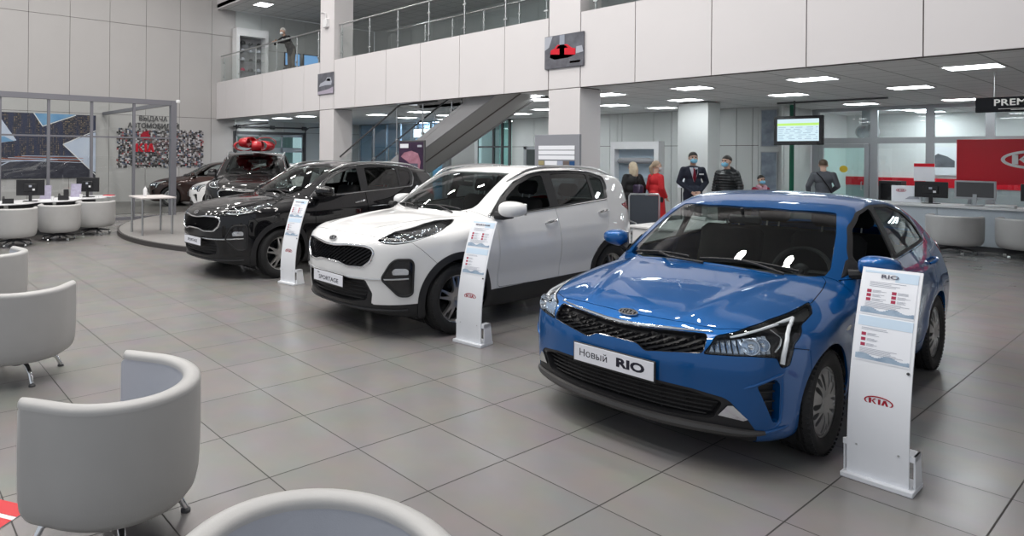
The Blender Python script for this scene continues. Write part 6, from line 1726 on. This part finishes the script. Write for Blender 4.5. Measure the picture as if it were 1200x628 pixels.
pf = thing('flag_pole', 'slender flag pole with rolled blue flag between the two men', 'flag pole', (-6.62, 15.0, 0), 0); MB().lathe([(.0, 0), (.16, 0), (.14, .03), (.0, .03)], 16).obj('pole_base', M_STEEL, pf); MB().tube([(0, 0, .02), (-.1, 0, 1.45)], .012, 8).obj('pole', M_STEEL, pf); MB().tube([(-.06, 0, 1.0), (-.085, 0, 1.25), (-.10, 0, 1.44)], [.03, .03, .02], 8).obj('rolled_flag', M_PBLUE, pf)

# ------------------------------------------------------------ gallery furniture
gd = thing('gallery_showcase', 'white framed showcase with accessories on the gallery', 'showcase', (XL + .03, 12.12, 4.4))
mb = MB(); mb.box((0, -.70, 0), (.36, -.56, 2.2)); mb.box((0, .56, 0), (.36, .70, 2.2)); mb.box((.001, -.56, 1.9), (.359, .56, 2.199)); mb.box((.001, -.56, 0), (.359, .56, .15)); mb.obj('case_frame', M_WHITE, gd)
MB().box((.005, -.56, .15), (.03, .56, 1.9)).obj('case_back', noisy('grey shelf backing', (.16, .16, .17), (.4, .4, .42), 5, .6), gd)
for z in (.55, .95, 1.3, 1.6): MB().box((.03, -.555, z), (.34, .555, z + .016)).obj('case_shelf', M_CLEAR, gd)
rng = random.Random(5)
for z in (.567, .967, 1.317, 1.617):
    for y in (-.35, 0, .35):
        mb = MB(); s_ = rng.uniform(.07, .11); mb.lathe([(0, 0), (s_, 0), (s_ * .9, s_ * .8), (s_ * .4, s_ * 1.2), (0, s_ * 1.25)], 12)
        o = mb.obj('accessory', rng.choice([M_DKGREY, M_FAINT, M_PRED, M_BLK])); o.location = (XL + .22, 12.12 + y, 4.4 + z); row = {.567: 'lowest', .967: 'second', 1.317: 'third', 1.617: 'top'}[z]
        tag(o, '%s accessory on the %s shelf of the gallery showcase' % ({-.35: 'left', 0: 'middle', .35: 'right'}[y], row), 'accessory', 'accessories in the gallery showcase')
M_BLUESCR = mat('lit blue screen', (.05, .05, .05), .3, emit=(.16, .40, .75), estr=.8)
for k, y in enumerate((14.0, 14.9)):
    t = thing('gallery_screen', '%s blue lit screen behind the glass balustrade' % ('left' if k == 0 else 'right'), 'screen', (XL + .25, y, 5.2605), 0, 'blue screens on the gallery'); MB().box((0, -.38, .06), (.05, .38, .62), .008).obj('screen_frame', M_BLK, t); MB().box((.05, -.34, .10), (.054, .34, .58)).obj('lit_screen', M_BLUESCR, t); MB().box((-.05, -.12, 0), (.12, .12, .06)).obj('screen_stand', M_ALUM, t)
lng = thing('long_shelf', 'long grey shelf along the gallery wall', 'shelf', (XL + .25, 15.6, 4.4)); MB().box((-.2, -1.9, .8), (.25, 1.9, .86)).obj('shelf_board', M_DKGREY, lng); MB().box((-.2, -1.85, 0), (-.15, 1.85, .8)).obj('shelf_side', M_ALUM, lng)
for k, (x, m_, l) in enumerate(((-13.4, M_DKGREY, 'left dark merchandise rack on the gallery'), (-12.2, M_ALUM, 'middle grey merchandise rack on the gallery'), (-10.9, M_DKGREY, 'right dark merchandise rack on the gallery'))):
    t = thing('merchandise_rack', l, 'rack', (x, 17.9, 4.4), 0, 'merchandise racks on the gallery')
    for z in (.5, .9, 1.3): MB().box((-.5, -.2, z), (.5, .2, z + .03)).obj('rack_shelf', m_, t)
    for s in (-.5, .5): MB().box((s - .02, -.2, 0), (s + .02, .2, 1.5)).obj('rack_side', m_, t)
    for q in range(4): MB().box((-.42 + q * .22, -.12, .93), (-.28 + q * .22, .1, 1.05 + .06 * (q % 3)), .02).obj('boxed_goods', [M_BLK, M_FAINT, M_PRED, M_DKGREY][q], t)
vb = thing('gallery_banner', 'tall dark red and blue banner on the gallery', 'banner', (-10.9, 15.2, 4.4)); MB().box((-.35, -.02, 0), (.35, .02, 2.1)).obj('banner_sheet', noisy('banner print', (.03, .06, .10), (.14, .03, .03), 1.5, .4), vb); MB().box((-.4, -.12, 0), (.4, .12, .05)).obj('banner_foot', M_ALUM, vb)

# ------------------------------------------------------------ sign box behind the staircase, leaflet on the floor
lbx = thing('light_box', 'white lit sign box hanging behind the staircase railing', 'sign', (-17.9, 16.6, 2.55)); MB().box((-.45, -.06, -.17), (.45, .06, .17), .005).obj('box_body', M_ALUM, lbx); MB().box((-.43, -.065, -.155), (.43, -.059, .155)).obj('lit_face', mat('lit sign face', (.2, .2, .2), .4, emit=(.80, .92, 1.), estr=1.5), lbx); MB().cyl((0, 0, .17), (0, 0, .5), .015, 8).obj('hanger', M_ALUM, lbx)
lf = thing('leaflet', 'red and white leaflet on the floor behind the front tub chair', 'leaflet', (-3.55, .49, .001), R(35))
MB().box((-.15, -.105, 0), (.15, .105, .004)).obj('leaflet_sheet', M_WHITE, lf)
for y0, y1 in ((-.105, -.02), (.01, .105)): MB().box((-.15, y0, .004), (.15, y1, .0055)).obj('red_field', mat('leaflet red', (.62, .02, .03), .5), lf)

# ------------------------------------------------------------ cars farther back
P_DKBLK = paint('black metallic paint', (.008, .0075, .008), .3, .35); P_BROWN = paint('brown metallic paint', (.045, .025, .022), .4, .35)
s3 = thing('car', 'black SUV with a red bow on its roof, facing the camera far back', 'car', (-13.85, 7.45, .095), R(57), 'cars on the showroom floor'); s3.scale = (1.02, 1.02, 1.02); assemble(car_suv, SUV_FT, P_DKBLK, s3)
s4 = thing('car', 'brown car by the photo wall, half hidden by the grey frame', 'car', (-20.4, 9.5, .013), R(-32), 'cars on the showroom floor'); assemble(car_rio, RIO_FT, P_BROWN, s4)
s5 = thing('car', 'white car whose nose shows between the brown car and the bow SUV', 'car', (-17.85, 9.85, .013), R(-32), 'cars on the showroom floor'); assemble(car_rio, RIO_FT, P_WHITE, s5)
bw = thing('gift_bow', 'big shiny red bow on the roof of the black SUV', 'bow', (-13.75, 7.38, 1.782), R(57)); M_BOW = mat('red ribbon', (.45, .008, .015), .25, coat=.5)
for i in range(9):
    a = 2 * PI * i / 9; lp = []
    up = i % 3 == 0
    for t in np.linspace(0, 2 * PI, 18, endpoint=False):
        r = .26 + .24 * -math.cos(t); z = .14 + .12 * math.sin(t) + (.08 if up else 0); lp.append((r * math.cos(a), r * math.sin(a), z))
    mb = MB(); vs = []; fs = []; wv = Vector((-math.sin(a), math.cos(a), 0)); n = len(lp)
    for j, p in enumerate(lp):
        k_ = .06 + .05 * math.sin(PI * j / n); vs += [tuple(Vector(p) + wv * k_), tuple(Vector(p) - wv * k_)]
    for j in range(n): q = (j + 1) % n; fs.append([2 * j, 2 * j + 1, 2 * q + 1, 2 * q])
    mb.add(vs, fs); mb.obj('bow_loop', M_BOW, bw, solid=.012, smooth=60)
MB().sphere((0, 0, .14), .10, 14, 10, (1, 1, .9)).obj('bow_knot', M_BOW, bw)
# ------------------------------------------------------------ people
M_SKIN = noisy('skin', (.52, .33, .25), (.56, .37, .29), 8, .5)
M_HAIRB = noisy('blonde hair', (.50, .40, .27), (.66, .56, .42), 30, .5, bump=.3); M_HAIRD = noisy('dark hair', (.012, .010, .009), (.03, .025, .02), 40, .45, bump=.3)
M_HAIRG = noisy('grey hair', (.30, .29, .28), (.45, .44, .42), 40, .5, bump=.3); M_HAIRM = noisy('brown hair', (.07, .045, .03), (.12, .08, .05), 40, .5, bump=.3); M_HAIRL = noisy('light brown hair', (.26, .19, .13), (.38, .29, .20), 40, .5, bump=.3)
M_MASK = mat('blue face mask', (.22, .52, .72), .7); M_MASKW = mat('white face mask', (.72, .74, .76), .7)
M_NAVY = noisy('dark navy cloth', (.012, .016, .030), (.020, .024, .042), 50, .8); M_BLACKC = noisy('black cloth', (.008, .008, .009), (.018, .018, .02), 50, .8)
M_REDC = noisy('red cloth', (.50, .012, .018), (.58, .02, .025), 30, .7); M_GREYC = noisy('grey cloth', (.075, .08, .095), (.10, .105, .12), 40, .8); M_MAROON = noisy('maroon knit', (.20, .008, .03), (.26, .015, .045), 60, .85)
M_PINK = noisy('pink scarf', (.45, .20, .28), (.62, .42, .48), 25, .8); M_TAUPE = noisy('taupe trousers', (.085, .075, .065), (.11, .10, .085), 40, .85); M_SHIRT = mat('light grey shirt', (.42, .45, .50), .7); M_TIE = mat('maroon tie', (.22, .01, .03), .5)
M_PUFF = mat('black quilted nylon', (.012, .014, .016), .35); M_SHOE = mat('black shoe', (.012, .011, .01), .35); M_EYE = mat('eye', (.03, .02, .015), .2); M_LIP = mat('lips', (.35, .12, .11), .5)

def chain(mb, pts, rs, n=12, sub=5):
    """tapered limb through the points, round ends"""
    P = [Vector(p) for p in pts]; Q = []; q = []
    for i in range(len(P) - 1):
        for k in range(sub):
            t = k / sub; Q.append(P[i].lerp(P[i + 1], t)); q.append(rs[i] + (rs[i + 1] - rs[i]) * t)
    Q.append(P[-1]); q.append(rs[-1])
    mb.tube(Q, q, n)
    for p, r in zip(P, rs): mb.sphere(p, r, 12, 8)
def ell(mb, c, r, n=18, m=12): mb.sphere(c, 1., n, m, r)
def fused(mb, name, m, parent, vox=.012, smooth=4):
    """one continuous surface from the overlapping solids"""
    me = bpy.data.meshes.new(name); me.from_pydata(mb.v, [], mb.f); o = link(name, me, m, parent)
    r = o.modifiers.new('remesh', 'REMESH'); r.mode = 'VOXEL'; r.voxel_size = vox; r.use_smooth_shade = True
    s_ = o.modifiers.new('smooth', 'SMOOTH'); s_.factor = .5; s_.iterations = smooth
    return o
def hand(mb, wrist, d, side, curl=.6, s=1.):
    """palm, four unequal bent fingers and a thumb; d = pointing direction, side = thumb side"""
    w = Vector(wrist); d = Vector(d).normalized(); sd = (Vector(side) - d * Vector(side).dot(d)).normalized(); nrm = d.cross(sd)
    chain(mb, [w, w + d * .045 * s, w + d * .085 * s], [.026 * s, .030 * s, .028 * s], 8, 2)
    for k in range(4):
        b = w + d * .08 * s + sd * (.026 - .0175 * k) * s; L_ = (.068, .078, .072, .056)[k] * s; pts = [b]; dd = d.copy()
        for j in range(3):
            dd = (dd + nrm * curl * (.55 + .1 * j)).normalized(); pts.append(pts[-1] + dd * L_ * (.42, .33, .25)[j])
        chain(mb, pts, [.0105 * s, .0095 * s, .009 * s, .008 * s], 6, 2)
    b = w + d * .03 * s + sd * .024 * s; chain(mb, [b, b + (d * .6 + sd * .8) * .035 * s, b + (d * 1.2 + sd * .9 + nrm * .3) * .045 * s], [.013 * s, .011 * s, .009 * s], 6, 2)

def person(label, loc, rz, h, arms, torso_lean=(0, 0), head=(0, 0), female=False, outfit=None, hair=None, legs=None, seated=False, mask=None, group=None, look=0.):
    """figure facing -y; arms = {'l': (elbow, wrist), 'r': ...} in metres for a 1.75 m figure"""
    s = h / 1.75; t = thing('person', label, 'person', loc, rz, group)
    S = lambda p: (p[0] * s, p[1] * s, p[2] * s)
    sw = .155 if female else .178; hz = .64 if seated else .94
    lean = Vector((torso_lean[0], torso_lean[1], 0)); up = Vector((lean.x, lean.y, math.sqrt(max(1 - lean.length_squared, .05))))
    pel = Vector((0, 0, hz)); T = lambda d, x=0, y=0: pel + up * d + Vector((x, y, 0))
    chest = T(.32, 0, .0); neck = T(.53, 0, .01); hd = neck + Vector((head[0] * .1, -.03 + head[1] * .1, .155 - .05 * abs(head[1])))
    sh = {k: T(.455, sg * (sw - .008), .01) for k, sg in (('l', 1), ('r', -1))}
    lg = legs or ({'l': [(.09, 0, hz - .02), (.10, -.43, .58), (.10, -.40, .09)], 'r': [(-.09, 0, hz - .02), (-.10, -.43, .58), (-.10, -.40, .09)]} if seated else {'l': [(.09, 0, .91), (.095, -.01, .50), (.10, .02, .09)], 'r': [(-.09, 0, .91), (-.095, -.01, .50), (-.10, .02, .09)]})
    b = MB()
    ell(b, S(T(.02)), (.155 * s, .105 * s, .12 * s)); ell(b, S(T(.20)), (.135 * s, .095 * s, .16 * s)); ell(b, S(T(.37)), ((.145 if female else .160) * s, .10 * s, .14 * s))
    chain(b, [S(sh['l']), S(T(.495)), S(sh['r'])], [.044 * s, .055 * s, .044 * s]); chain(b, [S(T(.48)), S(neck), S(neck + (hd - neck) * .6)], [.065 * s, .055 * s, .052 * s])
    for k in 'lr':
        e, w = arms[k]; chain(b, [S(sh[k]), S(e), S(w)], [.042 * s, .036 * s, .026 * s]); d = Vector(w) - Vector(e); hand(b, S(w), d, (-1 if k == 'l' else 1, -.5, .2), .5, s * (.92 if female else 1))
        q = lg[k]; chain(b, [S(q[0]), S(q[1]), S(q[2])], [.082 * s, .055 * s, .038 * s])
    # head with face, turned by look
    H = MB(); ell(H, (0, .012, .03), (.076, .095, .098)); ell(H, (0, -.018, -.045), (.058, .068, .07)); ell(H, (0, -.05, -.088), (.03, .03, .026))
    chain(H, [(0, -.078, .03), (0, -.098, -.018), (0, -.09, -.026)], [.009, .015, .012], 8, 2); ell(H, (0, -.075, .045), (.055, .022, .014)); ell(H, (.042, -.06, -.012), (.028, .028, .022)); ell(H, (-.042, -.06, -.012), (.028, .028, .022))
    for sg in (-1, 1): ell(H, (sg * .078, .012, .0), (.012, .022, .033), 10, 8)
    RM = Matrix.Rotation(look, 4, 'Z') @ Matrix.Rotation(-.35 * head[1] if head[1] else 0, 4, 'X'); HM = Matrix.Translation(Vector(S(hd))) @ RM @ Matrix.Scale(s * (.96 if female else 1), 4)
    b.add([tuple(HM @ Vector(v)) for v in H.v], H.f)
    body = fused(b, 'body', M_SKIN, t, .0085, 3)
    def hp(nm, mb, m, sm=50):
        o = mb.obj(nm, m, body, smooth=sm); o.data.transform(HM); return o
    for sg in (-1, 1): hp('eye', MB().sphere((sg * .031, -.079, .022), .012, 10, 8), M_EYE)
    m_ = MB(); ell(m_, (0, -.085, -.055), (.024, .012, .007), 10, 6); hp('mouth', m_, M_LIP)
    hm, style = hair
    hb = MB(); ell(hb, (0, .020, .045), (.084, .100, .094), 24, 16)
    hb.v = [(x, max(y, -.082 + max(0, z - .06) * -.2) if z < .085 else y, max(z, -.02 - .0 * y) if y > -.02 else max(z, .055)) for x, y, z in hb.v]
    if style in ('long', 'pony'):
        if style == 'long': chain(hb, [(0, .05, .05), (0, .085, -.06), (0, .085, -.17), (.01, .08, -.25)], [.085, .085, .075, .045]); chain(hb, [(.06, .03, .03), (.075, .02, -.1), (.07, .03, -.19)], [.035, .035, .02]); chain(hb, [(-.06, .03, .03), (-.075, .02, -.1), (-.07, .03, -.19)], [.035, .035, .02])
        else: chain(hb, [(0, .085, .04), (0, .13, -.03), (0, .12, -.13), (0, .10, -.2)], [.04, .045, .04, .018])
    ho = fused(hb, 'hair', hm, body, .010, 3); ho.data.transform(HM)
    if mask:
        mk = MB(); ell(mk, (0, -.056, -.045), (.068, .055, .055), 20, 14); mk.v = [(x, min(y, -.022), max(z, -.098)) for x, y, z in mk.v]; hp('face_mask', mk, mask)
        for sg in (-1, 1): hp('mask_loop', MB().tube([(sg * .062, -.035, -.02), (sg * .078, .0, .0), (sg * .080, .03, .005)], .002, 6), mask)
    # clothes
    of = outfit; k_ = of.get('bulk', 1.)
    j = MB(); ell(j, S(T(.03)), (.170 * s * k_, .125 * s * k_, .13 * s)); ell(j, S(T(.20)), (.158 * s * k_, .118 * s * k_, .17 * s)); ell(j, S(T(.37)), ((.165 if female else .185) * s * k_, .128 * s * k_, .150 * s))
    chain(j, [S(sh['l'] + Vector((0, 0, -.012))), S(T(.482)), S(sh['r'] + Vector((0, 0, -.012)))], [.060 * s * k_, .078 * s, .060 * s * k_])
    for k in 'lr':
        e, w = [Vector(q) for q in arms[k]]; chain(j, [S(sh[k]), S(e), S(e + (w - e) * .93)], [.066 * s * k_, .055 * s * k_, .042 * s * k_])
    if of.get('coat'):
        chain(j, [S(T(.05)), S(pel + Vector((0, .0, -.22))), S(pel + Vector((0, 0, -.46)))], [.165 * s, .19 * s, .21 * s], 18)
    elif not seated: chain(j, [S(T(.04)), S(pel + Vector((0, 0, -.10)))], [.16 * s * k_, .165 * s * k_], 18)
    if of.get('hood'): chain(j, [S(T(.50, .09, .08)), S(T(.53, 0, .10)), S(T(.50, -.09, .08))], [.05 * s, .07 * s, .05 * s])
    if of.get('ribs'):
        for q in range(10): d = -.06 + .055 * q; w_ = (.188, .176, .178, .182, .192, .200, .205, .206, .200, .17)[q]; ell(j, S(T(d)), (w_ * s * k_ * .98, .135 * s * k_, .030 * s))
        for k in 'lr':
            e, w = [Vector(q) for q in arms[k]]
            for q in range(9): c = Vector(sh[k]).lerp(e, q / 4.5) if q < 5 else e.lerp(w, (q - 4.5) / 4.5); ell(j, S(c), ((.082 - .002 * q) * s, (.082 - .002 * q) * s, .028 * s))
    jk = fused(j, of['top'], of['topm'], t, .009 if of.get('ribs') else .012, 2 if of.get('ribs') else 4)
    tr_ = MB(); ell(tr_, S(pel), (.150 * s, .115 * s, .11 * s))
    for k in 'lr':
        q = lg[k]; a_ = Vector(q[2]); kn = Vector(q[1]); chain(tr_, [S(q[0]), S(q[1]), S(kn + (a_ - kn) * .94)], [.094 * s, .070 * s, .056 * s])
    fused(tr_, 'trousers', of['legm'], t, .012, 4)
    for k in 'lr':
        q = Vector(lg[k][2]); sb_ = MB(); z0 = q.z - .09; chain(sb_, [S((q.x, q.y + .03, z0 + .05)), S((q.x, q.y - .05, z0 + .045)), S((q.x, q.y - .15, z0 + .034))], [.046 * s, .042 * s, .033 * s]); sb_.v = [(x, y, max(z, z0 * s + .002)) for x, y, z in sb_.v]; fused(sb_, 'shoe', M_SHOE, t, .009, 2)
    bodyfront = lambda d, x, y: S(T(d, x, y))
    if of.get('tie'):
        sp = MB(); f0 = -.128; sp.add([bodyfront(.50, -.075, f0 + .065), bodyfront(.50, .075, f0 + .065), bodyfront(.40, .06, f0 - .012), bodyfront(.22, .012, f0 - .004), bodyfront(.22, -.012, f0 - .004), bodyfront(.40, -.06, f0 - .012)], [[0, 1, 2, 3, 4, 5]]); sp.obj('shirt_front', M_SHIRT, t, solid=.014)
        ti = MB(); ti.add([bodyfront(.485, -.022, f0 + .035), bodyfront(.485, .022, f0 + .035), bodyfront(.455, .014, f0 + .0), bodyfront(.30, .034, f0 - .022), bodyfront(.20, .0, f0 - .022), bodyfront(.30, -.034, f0 - .022), bodyfront(.455, -.014, f0 + .0)], [[0, 1, 2, 3, 4, 5, 6]]); ti.obj('tie', M_TIE, t, solid=.010)
        MB().box(bodyfront(.36, .085, f0 - .016), bodyfront(.385, .165, f0 + .005)).obj('name_badge', M_WHITE, t)
    if of.get('scarf'): mb = MB(); chain(mb, [bodyfront(.52, .085, -.03), bodyfront(.50, .05, -.10), bodyfront(.40, .03, -.135), bodyfront(.22, .04, -.14)], [.045, .042, .036, .034]); chain(mb, [bodyfront(.52, -.085, -.03), bodyfront(.50, -.05, -.10), bodyfront(.40, -.03, -.135), bodyfront(.22, -.04, -.14)], [.045, .042, .036, .034]); chain(mb, [bodyfront(.53, .085, -.02), bodyfront(.545, 0, .06), bodyfront(.53, -.085, -.02)], [.042, .045, .042]); fused(mb, 'scarf', of['scarf'], t, .012)
    if of.get('strap'): mb = MB(); mb.tube([bodyfront(.50, .12, .06), bodyfront(.40, .04, .135), bodyfront(.20, -.08, .132), bodyfront(.05, -.15, .09)], .012, 8); mb.obj('shoulder_strap', M_BLACKC, t)
    if of.get('badge'): MB().sphere(S(Vector(sh['l']).lerp(Vector(arms['l'][0]), .45) + Vector((.055, -.01, 0))), .018, 10, 8).obj('sleeve_badge', M_WHITE, t)
    return t
DOWN = {'l': ((.25, .03, 1.14), (.24, -.06, .89)), 'r': ((-.25, .03, 1.14), (-.24, -.06, .89))}
def facing(dx, dy): return math.atan2(dy, dx) + PI / 2           # turns -y to (dx, dy)
person('man in a dark suit with a maroon tie and blue mask, by the rear column', (-6.88, 14.2, 0), facing(.62, -.78), 1.85, {'l': ((.25, .02, 1.15), (.08, -.19, .96)), 'r': ((-.25, .02, 1.15), (-.06, -.20, .95))}, outfit=dict(top='suit_jacket', topm=M_NAVY, legm=M_NAVY, tie=True), hair=(M_HAIRD, 'short'), mask=M_MASK)
person('man in a black quilted jacket and blue mask, facing left', (-6.15, 14.1, 0), facing(-.15, -.99), 1.78, DOWN, outfit=dict(top='quilted_jacket', topm=M_PUFF, legm=M_BLACKC, bulk=1.13, hood=True, ribs=True, badge=True), hair=(M_HAIRD, 'short'), mask=M_MASK)
person('woman in a red coat with fair hair, seen from behind', (-7.25, 13.4, 0), facing(.35, .94), 1.66, {'l': ((.21, .03, 1.15), (.17, -.12, .95)), 'r': ((-.21, .03, 1.15), (-.17, -.12, .95))}, female=True, outfit=dict(top='coat', topm=M_REDC, legm=M_BLACKC, coat=True), hair=(M_HAIRL, 'pony'), mask=M_MASKW, look=-.5)
person('woman in a black coat with long blonde hair, seen from behind', (-7.72, 13.3, 0), facing(-.8, .6), 1.63, {'l': ((.22, .03, 1.15), (.16, -.14, .97)), 'r': ((-.24, .03, 1.15), (-.24, -.04, .92))}, female=True, outfit=dict(top='coat', topm=M_BLACKC, legm=M_BLACKC, coat=True, bulk=1.3), hair=(M_HAIRB, 'long'), look=.3)
hb_ = thing('handbag', 'dark purple handbag hanging beside the woman in the black coat', 'handbag', (-7.45, 13.06, .92), R(-37)); MB().box((-.15, -.06, .0), (.15, .06, .24), .03).obj('bag_body', mat('dark purple leather', (.035, .02, .05), .4), hb_); MB().tube([(-.09, 0, .22), (-.08, 0, .36), (0, 0, .43), (.08, 0, .36), (.09, 0, .22)], .009, 8).obj('bag_handle', M_BLACKC, hb_)
person('seated woman in a maroon cardigan and pink scarf with a blue mask', (-6.5, 16.6, 0), facing(.72, -.69), 1.62, {'l': ((.22, -.02, .84), (.12, -.22, .75)), 'r': ((-.22, -.02, .84), (-.12, -.22, .75))}, female=True, seated=True, outfit=dict(top='cardigan', topm=M_MAROON, legm=M_BLACKC, scarf=M_PINK), hair=(M_HAIRD, 'short'), mask=M_MASK)
person('man in a grey suit walking away towards the glass door', (-5.32, 16.72, 0), facing(-.35, .94), 1.74, {'l': ((.27, .05, 1.14), (.25, -.08, .90)), 'r': ((-.25, .0, 1.15), (-.14, -.20, 1.02))}, outfit=dict(top='suit_jacket', topm=M_GREYC, legm=M_GREYC, strap=True), hair=(M_HAIRM, 'short'), head=(0, -.6), legs={'l': [(.09, 0, .91), (.095, -.14, .51), (.10, -.10, .09)], 'r': [(-.09, 0, .91), (-.095, .02, .50), (-.10, .22, .11)]})
person('grey haired man in a black jacket leaning on the gallery railing', (-19.3, 11.75, 4.40), facing(.15, -.99), 1.76, {'l': ((.24, -.52, 1.09), (.02, -.70, 1.105)), 'r': ((-.26, -.50, 1.09), (-.04, -.66, 1.12))}, torso_lean=(0, -.62), head=(0, -.5), outfit=dict(top='jacket', topm=M_BLACKC, legm=M_TAUPE), hair=(M_HAIRG, 'short'), mask=M_MASKW)
sc = thing('visitor_chair', 'chair under the seated woman in maroon', 'chair', (-6.5, 16.6, 0), facing(.72, -.69)); MB().box((-.22, -.24, .44), (.22, .20, .465), .01).obj('seat', M_BLACKC, sc); MB().box((-.22, .20, .56), (.22, .225, .92), .01).obj('backrest', M_BLACKC, sc)
for x in (-.19, .19):
    MB().cyl((x, -.21, 0), (x, -.21, .44), .012, 8).obj('leg', M_STEEL, sc); MB().tube([(x, .17, 0), (x, .20, .5), (x, .215, .8)], .012, 8).obj('leg', M_STEEL, sc)
# ------------------------------------------------------------ daylight from the open glazed side behind the photographer
w = bpy.data.worlds.new('world'); scene.world = w; w.use_nodes = True
w.node_tree.nodes['Background'].inputs[0].default_value = (.86, .92, 1., 1); w.node_tree.nodes['Background'].inputs[1].default_value = .58
def area(name, loc, size, energy, rot=(0, 0, 0), col=(1, .97, .94)):
    l = bpy.data.lights.new(name, 'AREA'); l.shape = 'RECTANGLE'; l.size = size[0]; l.size_y = size[1]; l.energy = energy; l.color = col
    o = bpy.data.objects.new(name, l); COL.objects.link(o); o.location = loc; o.rotation_euler = rot; return o
area('added_hall_fill', (-9, 3.5, 9.1), (14, 1.2), 420)  # unseen strip lamp added as soft fill for the hall
scene.view_settings.view_transform = 'Standard'; scene.view_settings.look = 'None'; scene.view_settings.gamma = 1; scene.view_settings.exposure = 0.04
scene.view_settings.use_curve_mapping = False
scene.cycles.use_denoising = True; scene.cycles.max_bounces = 10; scene.cycles.transparent_max_bounces = 24; scene.cycles.glossy_bounces = 6; scene.cycles.diffuse_bounces = 4
scene.cycles.sample_clamp_indirect = 6
